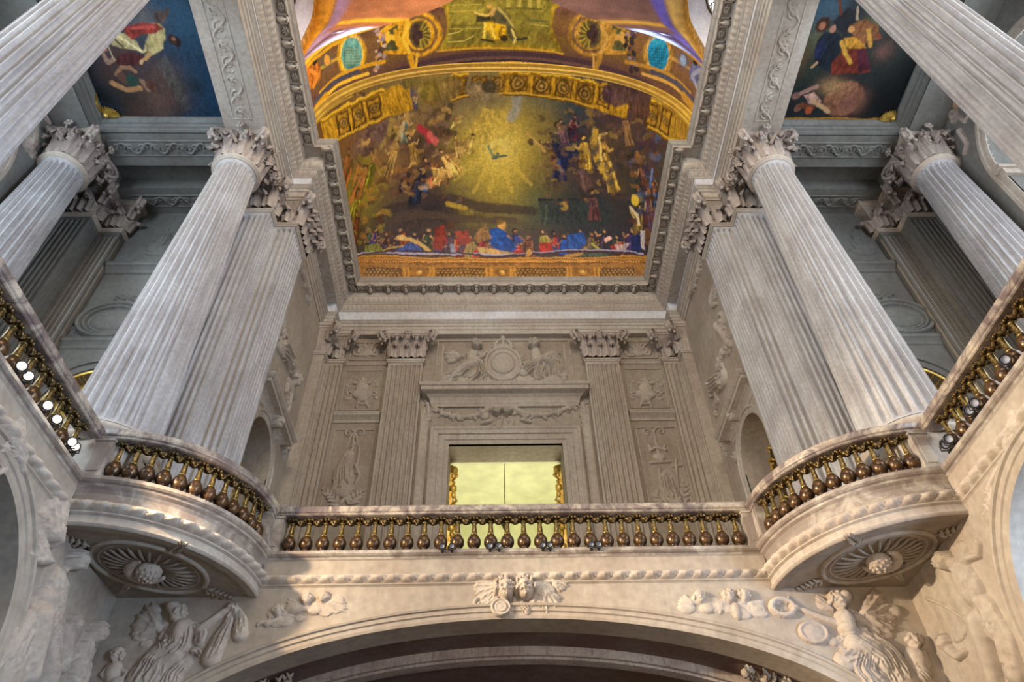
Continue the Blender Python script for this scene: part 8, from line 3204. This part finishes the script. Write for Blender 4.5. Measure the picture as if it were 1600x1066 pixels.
carve(3, """
8 28 5 -557 1887 -532 1913 -512 1941
8 28 5 -472 1886 -499 1913 -522 1948
1 -516 1900 21 20 0 4 1
13 5 3 -555 1941 -486 1886
13 5 3 -488 1947 -538 1883
9 -518 1913 14""", 'trophy_relief', 'small carved trophy at the top of the left side bay of the tribune', 'relief', mat='tribune_light', gain=1.5, res=.018)
carve(3, """
13 6 6 -536 1745 -481 1745
1 -506 1723 25 21 0 6 1
1 -502 1693 36 24 0 8 1
1 -499 1672 20 15 0 6 1
13 6 6 -510 1648 -483 1648
12 -541 1702 16 200 110 4 1
12 -465 1702 16 -20 110 4 -1
13 5 4 -511 1660 -515 1634
13 5 4 -485 1660 -475 1634
7 -509 1751 27 90
7 -514 1751 21 120
7 -505 1751 21 60
8 15 5 -548 1669 -561 1730 -549 1776
8 15 5 -450 1669 -452 1729 -476 1776""", 'urn_relief', 'carved smoking urn in the square panel of the left side bay', 'relief', mat='tribune_light', gain=1.5, res=.018)
carve(3, """
8 28 5 460 1879 492 1906 521 1933
8 28 5 546 1878 526 1906 512 1940
1 505 1892 22 20 0 4 1
13 5 3 477 1934 532 1879
13 5 4 547 1940 478 1876
9 507 1906 14""", 'trophy_relief', 'small carved trophy at the top of the right side bay of the tribune', 'relief', mat='tribune_light', gain=1.5, res=.018)
carve(3, """
13 6 6 482 1736 537 1736
1 506 1714 25 22 0 6 1
1 501 1684 37 24 0 8 1
1 498 1663 20 15 0 6 1
13 6 6 480 1639 508 1639
12 464 1693 16 200 110 4 1
12 541 1693 16 -20 110 4 -1
13 5 4 482 1651 471 1624
13 5 4 509 1651 512 1624
7 510 1742 27 90
7 506 1742 22 120
7 515 1742 22 60
8 16 5 447 1660 452 1721 477 1768
8 16 5 547 1659 562 1720 552 1767""", 'urn_relief', 'carved smoking urn in the square panel of the right side bay', 'relief', mat='tribune_light', gain=1.5, res=.018)
carve(3, """
12 -525 1519 19 0 110 5 1
12 -487 1521 19 180 110 5 -1
13 4 4 -509 1524 -504 1460 -508 1408
13 5 2 -501 1513 -486 1465
13 5 2 -514 1513 -527 1460
6 36 67 7 3 -510 1429 -519 1371 -512 1298
1 -513 1429 15 18 0 5 1
1 -513 1334 32 34 0 6 1
13 7 4 -545 1371 -545 1330 -519 1291 -487 1291
13 7 5 -484 1388 -467 1346 -480 1295
8 29 6 -515 1235 -541 1275 -567 1292
8 30 6 -486 1240 -470 1267 -451 1286
13 4 4 -481 1460 -480 1358
7 -511 1460 28 60""", 'trophy_relief', 'tall carved trophy with bow and shell on the panel left of the door', 'relief', mat='tribune_light', gain=1.5, res=.018)
carve(3, """
12 480 1511 20 0 110 5 1
12 523 1516 20 180 110 5 -1
13 4 4 502 1514 500 1449 507 1392
13 6 6 477 1436 500 1449 528 1438
7 481 1439 24 110
7 502 1446 26 90
7 522 1441 24 70
1 502 1410 21 16 0 5 1
13 5 5 469 1387 533 1391
1 519 1317 29 44 0 7 1
13 7 5 493 1359 485 1286 509 1238
13 4 4 555 1401 539 1273
13 4 4 537 1371 572 1376
8 26 6 534 1226 559 1268 563 1309
8 26 6 491 1227 476 1260 463 1274
6 35 48 5 3 510 1334 509 1285 525 1238""", 'trophy_relief', 'tall carved trophy with crown and cross on the panel right of the door', 'relief', mat='tribune_light', gain=1.5, res=.018)
carve(4, """
8 43 6 1509 1589 1495 1622 1479 1648
12 1487 1539 35 90 120 9 1
12 1559 1596 33 200 120 9 -1
6 52 67 5 6 1525 1555 1589 1586 1663 1602
1 1594 1591 64 18 0 8 1
10 22 8 1550 1567 1614 1600 1663 1602
3 1705 1580 23 0 10
1 1709 1545 52 20 0 7 1
13 9 7 1669 1525 1673 1502
10 19 6 1713 1521 1722 1492 1723 1461""", 'foliage_relief', 'carved hanging foliage with a small child on the left tribune wall', 'relief', mat='stone', gain=1.3, res=.02)
carve(5, """
8 45 6 1558 1760 1517 1770 1491 1785
12 1533 1656 32 90 120 9 1
10 26 9 1567 1677 1541 1614 1520 1551
12 1541 1548 27 200 120 9 -1
10 21 8 1591 1584 1624 1571 1663 1569
6 59 74 5 6 1641 1520 1715 1555 1762 1586
1 1685 1539 63 18 0 8 1
10 19 6 1730 1541 1740 1514 1783 1510
1 1536 1585 53 18 0 6 1""", 'foliage_relief', 'carved hanging foliage and drapery on the right tribune wall', 'relief', mat='stone', gain=1.3, res=.02)
carve(4, """
3 1622 1343 24 0 0
10 13 5 1584 1330 1606 1358 1640 1377""", 'cherub_head', None, None, mat='stone', gain=1.5, res=.02).parent = ARCH_TRIM[0]
carve(4, """
12 1542 1332 22 90 110 6 1
7 1542 1332 36 200
1 1542 1332 24 8 0 4 1""", 'scroll_ornament', None, None, mat='stone', gain=1.5, res=.02).parent = ARCH_TRIM[0]
carve(4, """
9 1685 1341 21
7 1685 1341 35 -60""", 'flower_ornament', None, None, mat='stone', gain=1.5, res=.02).parent = ARCH_TRIM[0]
carve(4, """
12 1472 1295 21 90 110 6 1
7 1472 1295 34 200
1 1472 1295 22 7 0 4 1""", 'scroll_ornament', None, None, mat='stone', gain=1.5, res=.02).parent = ARCH_TRIM[0]
carve(4, """
9 1787 1367 22
7 1787 1367 37 -60""", 'flower_ornament', None, None, mat='stone', gain=1.5, res=.02).parent = ARCH_TRIM[0]
carve(5, """
3 1618 1350 23 0 0
10 13 5 1632 1382 1601 1365 1582 1339""", 'cherub_head', None, None, mat='stone', gain=1.5, res=.02).parent = ARCH_TRIM[1]
carve(5, """
12 1452 1259 17 90 110 6 1
7 1452 1259 27 200
1 1452 1259 16 6 0 4 1""", 'scroll_ornament', None, None, mat='stone', gain=1.5, res=.02).parent = ARCH_TRIM[1]
carve(5, """
9 1472 1373 21
7 1472 1373 36 -60""", 'flower_ornament', None, None, mat='stone', gain=1.5, res=.02).parent = ARCH_TRIM[1]
carve(5, """
12 1677 1340 20 90 110 7 1
7 1677 1340 31 200
1 1677 1340 20 7 0 4 1""", 'scroll_ornament', None, None, mat='stone', gain=1.5, res=.02).parent = ARCH_TRIM[1]
carve(5, """
9 1788 1365 21
7 1788 1365 36 -60""", 'flower_ornament', None, None, mat='stone', gain=1.5, res=.02).parent = ARCH_TRIM[1]
carve(5, """
12 1738 1281 16 90 110 7 1
7 1738 1281 26 200
1 1738 1281 17 6 0 4 1""", 'scroll_ornament', None, None, mat='stone', gain=1.5, res=.02).parent = ARCH_TRIM[1]
carve(4, """
10 23 8 1523 1906 1591 1920 1651 1933
8 33 4 1523 1906 1481 1914""", 'flower_drop', 'carved flower drop high under the architrave of the left tribune wall', 'relief', mat='stone', gain=1.2, res=.02)
carve(5, """
10 23 8 1574 1965 1637 1971 1698 1982
8 33 4 1574 1965 1530 1975""", 'flower_drop', 'carved flower drop high under the architrave of the right tribune wall', 'relief', mat='stone', gain=1.2, res=.02)
carve(6, """
11 -1076 1462 88 66 7 3 0
11 -1076 1462 74 54 4 3 0
11 -1076 1462 62 44 3 1 0
1 -1076 1462 58 40 0 7 1
7 -976 1462 20 60
7 -979 1481 20 75
7 -989 1500 20 90
7 -1005 1516 20 105
7 -1026 1528 20 120
7 -1050 1535 20 135
7 -1076 1538 20 150
7 -1102 1535 20 165
7 -1126 1528 20 180
7 -1147 1516 20 195
7 -1163 1500 20 210
7 -1173 1481 20 225
7 -1176 1462 20 240
7 -1173 1442 20 255
7 -1163 1424 20 270
7 -1147 1408 20 285
7 -1126 1396 20 300
7 -1102 1388 20 315
7 -1076 1386 20 330
7 -1050 1388 20 345
7 -1026 1396 20 360
7 -1005 1408 20 375
7 -989 1424 20 390
7 -979 1442 20 405
7 -1064 1462 34 0
7 -1067 1467 34 40
7 -1074 1470 34 80
7 -1082 1469 34 120
7 -1087 1465 34 160
7 -1087 1459 34 200
7 -1082 1455 34 240
7 -1074 1454 34 280
7 -1067 1457 34 320
12 -1101 1547 18 90 120 4 -1
12 -1101 1374 14 -90 120 3 -1
12 -1051 1547 18 90 120 4 1
12 -1051 1374 14 -90 120 3 1
9 -1076 1557 14""", 'oval_medallion', 'carved oval medallion on the shadowed end wall of the left aisle', 'relief', mat='aisle', gain=1.8, res=.022)
carve(6, """
8 34 6 -1041 1758 -1052 1816 -1059 1877
8 34 5 -1056 1758 -1083 1816
1 -1049 1784 19 27 0 6 1
6 25 30 4 4 -1053 1856 -1056 1803 -1082 1790""", 'trophy_relief', 'faint carved trophy near the top of the left aisle end wall', 'relief', mat='aisle', gain=1.1, res=.022)
carve(6, """
11 1099 1462 88 66 7 3 0
11 1099 1462 74 54 4 3 0
11 1099 1462 62 44 3 1 0
1 1099 1462 58 40 0 7 1
7 1199 1462 20 60
7 1195 1482 20 75
7 1185 1500 20 90
7 1169 1516 20 105
7 1149 1528 20 120
7 1124 1536 20 135
7 1099 1538 20 150
7 1073 1536 20 165
7 1049 1528 20 180
7 1028 1516 20 195
7 1012 1500 20 210
7 1002 1482 20 225
7 999 1462 20 240
7 1002 1443 20 255
7 1012 1424 20 270
7 1028 1409 20 285
7 1049 1397 20 300
7 1073 1389 20 315
7 1099 1386 20 330
7 1124 1389 20 345
7 1149 1397 20 360
7 1169 1409 20 375
7 1185 1424 20 390
7 1195 1443 20 405
7 1111 1462 34 0
7 1108 1468 34 40
7 1101 1470 34 80
7 1093 1469 34 120
7 1087 1465 34 160
7 1087 1460 34 200
7 1093 1455 34 240
7 1101 1455 34 280
7 1108 1457 34 320
12 1074 1547 18 90 120 4 -1
12 1074 1374 14 -90 120 3 -1
12 1124 1547 18 90 120 4 1
12 1124 1374 14 -90 120 3 1
9 1099 1557 14""", 'oval_medallion', 'carved oval medallion on the shadowed end wall of the right aisle', 'relief', mat='aisle', gain=1.8, res=.022)
carve(6, """
8 36 6 1099 1754 1113 1813 1124 1875
8 36 5 1115 1754 1146 1813
1 1109 1780 20 28 0 6 1
6 26 31 4 4 1116 1854 1117 1800 1144 1786""", 'trophy_relief', 'faint carved trophy near the top of the right aisle end wall', 'relief', mat='aisle', gain=1.1, res=.022)
carve(7, """
3 932 1950 13 0 0
1 958 1932 24 22 0 6 1
6 31 49 6 3 971 1920 997 1878 1017 1842
13 9 6 959 1955 992 1963 1020 1970
13 9 7 944 1923 958 1886 988 1879
8 22 6 1015 1837 1045 1839 1075 1857""", 'figure_relief', 'slender carved figure in the far left aisle spandrel', 'relief', mat='dusty', gain=1.3, res=.024)
carve(8, """
3 938 2033 19 0 15
1 922 1974 44 22 0 9 1
6 36 45 4 3 921 1964 921 1922 900 1919
13 11 7 923 1935 931 1896""", 'putto_relief', 'ochre carved putto in the far right aisle spandrel', 'relief', mat='warmcarved', gain=1.4, res=.024)
carve(8, """
3 1065 2046 23 0 0
1 1094 2009 46 28 0 9 1
4 1081 1955 74 60 -70 6
12 989 1959 24 90 110 7 1
13 9 6 1002 1906 1012 1849 1038 1840
6 34 39 5 4 1104 1977 1094 1921 1077 1854
13 7 5 975 1952 971 1904 950 1901""", 'figure_relief', 'grey carved winged figures in the right aisle spandrel', 'relief', mat='dusty', gain=1.3, res=.024)
carve(9, """
13 3 3 -750 530 -752 536 -756 542 -762 548 -770 554 -778 560 -784 566 -788 572 -790 578 -788 584 -784 590 -778 596 -770 602 -762 608 -756 614 -752 620 -750 626 -752 632 -756 638 -762 644 -770 650 -778 656 -784 662 -788 668 -790 674 -788 680 -784 686 -778 692 -770 698 -762 704 -756 710 -752 716 -750 722 -752 728 -756 734 -762 740 -770 746 -778 752 -784 758 -788 764 -790 770 -788 776 -784 782 -778 788 -770 794 -762 800 -756 806 -752 812 -750 818 -752 824 -756 830 -762 836 -770 842 -778 848 -784 854 -788 860 -790 866 -788 872 -784 878 -778 884 -770 890 -762 896 -756 902 -752 908 -750 914 -752 920 -756 926 -762 932 -770 938 -778 944 -784 950 -788 956 -790 962 -788 968 -784 974 -778 980 -770 986 -762 992 -756 998 -752 1004 -750 1010
12 -770 554 16 -90 140 3 -1
9 -770 554 8
7 -759 530 10 30
7 -781 530 10 150
12 -770 602 16 90 140 3 1
9 -770 602 8
7 -781 578 10 30
7 -759 578 10 150
12 -770 650 16 -90 140 3 -1
9 -770 650 8
7 -759 626 10 30
7 -781 626 10 150
12 -770 698 16 90 140 3 1
9 -770 698 8
7 -781 674 10 30
7 -759 674 10 150
12 -770 746 16 -90 140 3 -1
9 -770 746 8
7 -759 722 10 30
7 -781 722 10 150
12 -770 794 16 90 140 3 1
9 -770 794 8
7 -781 770 10 30
7 -759 770 10 150
12 -770 842 16 -90 140 3 -1
9 -770 842 8
7 -759 818 10 30
7 -781 818 10 150
12 -770 890 16 90 140 3 1
9 -770 890 8
7 -781 866 10 30
7 -759 866 10 150
12 -770 938 16 -90 140 3 -1
9 -770 938 8
7 -759 914 10 30
7 -781 914 10 150
12 -770 986 16 90 140 3 1
9 -770 986 8
7 -781 962 10 30
7 -759 962 10 150
0 -797 532 2 -797 1008 2 0
0 -743 532 2 -743 1008 2 0
0 -797 530 2 -743 530 2 0
0 -797 1010 2 -743 1010 2 0""", 'scroll_panel', None, None, mat='stone', res=.018, gain=1.25, soft=.008).parent = trim_ent
carve(9, """
13 3 3 -1190 1123 -1185 1122 -1180 1118 -1175 1112 -1170 1106 -1165 1100 -1160 1094 -1156 1090 -1151 1089 -1146 1090 -1141 1094 -1136 1100 -1131 1106 -1126 1112 -1121 1118 -1116 1122 -1111 1123 -1106 1122 -1101 1118 -1096 1112 -1092 1106 -1087 1100 -1082 1094 -1077 1090 -1072 1089 -1067 1090 -1062 1094 -1057 1100 -1052 1106 -1047 1112 -1042 1118 -1037 1122 -1032 1123 -1028 1122 -1023 1118 -1018 1112 -1013 1106 -1008 1100 -1003 1094 -998 1090 -993 1089 -988 1090 -983 1094 -978 1100 -973 1106 -969 1112 -964 1118 -959 1122 -954 1123 -949 1122 -944 1118 -939 1112 -934 1106 -929 1100 -924 1094 -919 1090 -914 1089 -909 1090 -905 1094 -900 1100 -895 1106 -890 1112 -885 1118 -880 1122 -875 1123
12 -1170 1106 14 0 140 3 -1
9 -1170 1106 7
7 -1190 1115 9 -60
7 -1190 1097 9 60
12 -1131 1106 14 180 140 3 1
9 -1131 1106 7
7 -1151 1097 9 -60
7 -1151 1115 9 60
12 -1092 1106 14 0 140 3 -1
9 -1092 1106 7
7 -1111 1115 9 -60
7 -1111 1097 9 60
12 -1052 1106 14 180 140 3 1
9 -1052 1106 7
7 -1072 1097 9 -60
7 -1072 1115 9 60
12 -1013 1106 14 0 140 3 -1
9 -1013 1106 7
7 -1032 1115 9 -60
7 -1032 1097 9 60
12 -973 1106 14 180 140 3 1
9 -973 1106 7
7 -993 1097 9 -60
7 -993 1115 9 60
12 -934 1106 14 0 140 3 -1
9 -934 1106 7
7 -954 1115 9 -60
7 -954 1097 9 60
12 -895 1106 14 180 140 3 1
9 -895 1106 7
7 -914 1097 9 -60
7 -914 1115 9 60
0 -1188 1082 2 -877 1082 2 0
0 -1188 1130 2 -877 1130 2 0
0 -1190 1082 2 -1190 1130 2 0
0 -875 1082 2 -875 1130 2 0""", 'scroll_panel', None, None, mat='aisle', res=.018, gain=1.25, soft=.008).parent = trim_ent
carve(9, """
13 3 3 -1190 1306 -1186 1305 -1182 1302 -1178 1297 -1174 1292 -1170 1287 -1166 1282 -1162 1279 -1158 1278 -1155 1279 -1151 1282 -1147 1287 -1143 1292 -1139 1297 -1135 1302 -1131 1305 -1127 1306 -1123 1305 -1119 1302 -1115 1297 -1111 1292 -1107 1287 -1103 1282 -1099 1279 -1096 1278 -1092 1279 -1088 1282 -1084 1287 -1080 1292 -1076 1297 -1072 1302 -1068 1305 -1064 1306 -1060 1305 -1056 1302 -1052 1297 -1048 1292 -1044 1287 -1040 1282 -1036 1279 -1032 1278 -1029 1279 -1025 1282 -1021 1287 -1017 1292 -1013 1297 -1009 1302 -1005 1305 -1001 1306 -997 1305 -993 1302 -989 1297 -985 1292 -981 1287 -977 1282 -973 1279 -970 1278 -966 1279 -962 1282 -958 1287 -954 1292 -950 1297 -946 1302 -942 1305 -938 1306 -934 1305 -930 1302 -926 1297 -922 1292 -918 1287 -914 1282 -910 1279 -906 1278 -903 1279 -899 1282 -895 1287 -891 1292 -887 1297 -883 1302 -879 1305 -875 1306
12 -1174 1292 12 0 140 3 -1
9 -1174 1292 6
7 -1190 1300 7 -60
7 -1190 1284 7 60
12 -1143 1292 12 180 140 3 1
9 -1143 1292 6
7 -1158 1284 7 -60
7 -1158 1300 7 60
12 -1111 1292 12 0 140 3 -1
9 -1111 1292 6
7 -1127 1300 7 -60
7 -1127 1284 7 60
12 -1080 1292 12 180 140 3 1
9 -1080 1292 6
7 -1096 1284 7 -60
7 -1096 1300 7 60
12 -1048 1292 12 0 140 3 -1
9 -1048 1292 6
7 -1064 1300 7 -60
7 -1064 1284 7 60
12 -1017 1292 12 180 140 3 1
9 -1017 1292 6
7 -1032 1284 7 -60
7 -1032 1300 7 60
12 -985 1292 12 0 140 3 -1
9 -985 1292 6
7 -1001 1300 7 -60
7 -1001 1284 7 60
12 -954 1292 12 180 140 3 1
9 -954 1292 6
7 -970 1284 7 -60
7 -970 1300 7 60
12 -922 1292 12 0 140 3 -1
9 -922 1292 6
7 -938 1300 7 -60
7 -938 1284 7 60
12 -891 1292 12 180 140 3 1
9 -891 1292 6
7 -906 1284 7 -60
7 -906 1300 7 60
0 -1188 1272 2 -877 1272 2 0
0 -1188 1312 2 -877 1312 2 0
0 -1190 1272 2 -1190 1312 2 0
0 -875 1272 2 -875 1312 2 0""", 'scroll_panel', None, None, mat='aisle', res=.018, gain=1.25, soft=.008).parent = trim_ent
carve(9, """
13 3 3 790 530 788 536 784 542 778 548 770 554 762 560 756 566 752 572 750 578 752 584 756 590 762 596 770 602 778 608 784 614 788 620 790 626 788 632 784 638 778 644 770 650 762 656 756 662 752 668 750 674 752 680 756 686 762 692 770 698 778 704 784 710 788 716 790 722 788 728 784 734 778 740 770 746 762 752 756 758 752 764 750 770 752 776 756 782 762 788 770 794 778 800 784 806 788 812 790 818 788 824 784 830 778 836 770 842 762 848 756 854 752 860 750 866 752 872 756 878 762 884 770 890 778 896 784 902 788 908 790 914 788 920 784 926 778 932 770 938 762 944 756 950 752 956 750 962 752 968 756 974 762 980 770 986 778 992 784 998 788 1004 790 1010
12 770 554 16 -90 140 3 -1
9 770 554 8
7 781 530 10 30
7 759 530 10 150
12 770 602 16 90 140 3 1
9 770 602 8
7 759 578 10 30
7 781 578 10 150
12 770 650 16 -90 140 3 -1
9 770 650 8
7 781 626 10 30
7 759 626 10 150
12 770 698 16 90 140 3 1
9 770 698 8
7 759 674 10 30
7 781 674 10 150
12 770 746 16 -90 140 3 -1
9 770 746 8
7 781 722 10 30
7 759 722 10 150
12 770 794 16 90 140 3 1
9 770 794 8
7 759 770 10 30
7 781 770 10 150
12 770 842 16 -90 140 3 -1
9 770 842 8
7 781 818 10 30
7 759 818 10 150
12 770 890 16 90 140 3 1
9 770 890 8
7 759 866 10 30
7 781 866 10 150
12 770 938 16 -90 140 3 -1
9 770 938 8
7 781 914 10 30
7 759 914 10 150
12 770 986 16 90 140 3 1
9 770 986 8
7 759 962 10 30
7 781 962 10 150
0 743 532 2 743 1008 2 0
0 797 532 2 797 1008 2 0
0 743 530 2 797 530 2 0
0 743 1010 2 797 1010 2 0""", 'scroll_panel', None, None, mat='stone', res=.018, gain=1.25, soft=.008).parent = trim_ent
carve(9, """
13 3 3 875 1123 880 1122 885 1118 890 1112 895 1106 900 1100 905 1094 909 1090 914 1089 919 1090 924 1094 929 1100 934 1106 939 1112 944 1118 949 1122 954 1123 959 1122 964 1118 969 1112 973 1106 978 1100 983 1094 988 1090 993 1089 998 1090 1003 1094 1008 1100 1013 1106 1018 1112 1023 1118 1028 1122 1032 1123 1037 1122 1042 1118 1047 1112 1052 1106 1057 1100 1062 1094 1067 1090 1072 1089 1077 1090 1082 1094 1087 1100 1092 1106 1096 1112 1101 1118 1106 1122 1111 1123 1116 1122 1121 1118 1126 1112 1131 1106 1136 1100 1141 1094 1146 1090 1151 1089 1156 1090 1160 1094 1165 1100 1170 1106 1175 1112 1180 1118 1185 1122 1190 1123
12 895 1106 14 0 140 3 -1
9 895 1106 7
7 875 1115 9 -60
7 875 1097 9 60
12 934 1106 14 180 140 3 1
9 934 1106 7
7 914 1097 9 -60
7 914 1115 9 60
12 973 1106 14 0 140 3 -1
9 973 1106 7
7 954 1115 9 -60
7 954 1097 9 60
12 1013 1106 14 180 140 3 1
9 1013 1106 7
7 993 1097 9 -60
7 993 1115 9 60
12 1052 1106 14 0 140 3 -1
9 1052 1106 7
7 1032 1115 9 -60
7 1032 1097 9 60
12 1092 1106 14 180 140 3 1
9 1092 1106 7
7 1072 1097 9 -60
7 1072 1115 9 60
12 1131 1106 14 0 140 3 -1
9 1131 1106 7
7 1111 1115 9 -60
7 1111 1097 9 60
12 1170 1106 14 180 140 3 1
9 1170 1106 7
7 1151 1097 9 -60
7 1151 1115 9 60
0 877 1082 2 1188 1082 2 0
0 877 1130 2 1188 1130 2 0
0 875 1082 2 875 1130 2 0
0 1190 1082 2 1190 1130 2 0""", 'scroll_panel', None, None, mat='aisle', res=.018, gain=1.25, soft=.008).parent = trim_ent
carve(9, """
13 3 3 875 1306 879 1305 883 1302 887 1297 891 1292 895 1287 899 1282 903 1279 906 1278 910 1279 914 1282 918 1287 922 1292 926 1297 930 1302 934 1305 938 1306 942 1305 946 1302 950 1297 954 1292 958 1287 962 1282 966 1279 970 1278 973 1279 977 1282 981 1287 985 1292 989 1297 993 1302 997 1305 1001 1306 1005 1305 1009 1302 1013 1297 1017 1292 1021 1287 1025 1282 1029 1279 1032 1278 1036 1279 1040 1282 1044 1287 1048 1292 1052 1297 1056 1302 1060 1305 1064 1306 1068 1305 1072 1302 1076 1297 1080 1292 1084 1287 1088 1282 1092 1279 1096 1278 1099 1279 1103 1282 1107 1287 1111 1292 1115 1297 1119 1302 1123 1305 1127 1306 1131 1305 1135 1302 1139 1297 1143 1292 1147 1287 1151 1282 1155 1279 1158 1278 1162 1279 1166 1282 1170 1287 1174 1292 1178 1297 1182 1302 1186 1305 1190 1306
12 891 1292 12 0 140 3 -1
9 891 1292 6
7 875 1300 7 -60
7 875 1284 7 60
12 922 1292 12 180 140 3 1
9 922 1292 6
7 906 1284 7 -60
7 906 1300 7 60
12 954 1292 12 0 140 3 -1
9 954 1292 6
7 938 1300 7 -60
7 938 1284 7 60
12 985 1292 12 180 140 3 1
9 985 1292 6
7 970 1284 7 -60
7 970 1300 7 60
12 1017 1292 12 0 140 3 -1
9 1017 1292 6
7 1001 1300 7 -60
7 1001 1284 7 60
12 1048 1292 12 180 140 3 1
9 1048 1292 6
7 1032 1284 7 -60
7 1032 1300 7 60
12 1080 1292 12 0 140 3 -1
9 1080 1292 6
7 1064 1300 7 -60
7 1064 1284 7 60
12 1111 1292 12 180 140 3 1
9 1111 1292 6
7 1096 1284 7 -60
7 1096 1300 7 60
12 1143 1292 12 0 140 3 -1
9 1143 1292 6
7 1127 1300 7 -60
7 1127 1284 7 60
12 1174 1292 12 180 140 3 1
9 1174 1292 6
7 1158 1284 7 -60
7 1158 1300 7 60
0 877 1272 2 1188 1272 2 0
0 877 1312 2 1188 1312 2 0
0 875 1272 2 875 1312 2 0
0 1190 1272 2 1190 1312 2 0""", 'scroll_panel', None, None, mat='aisle', res=.018, gain=1.25, soft=.008).parent = trim_ent
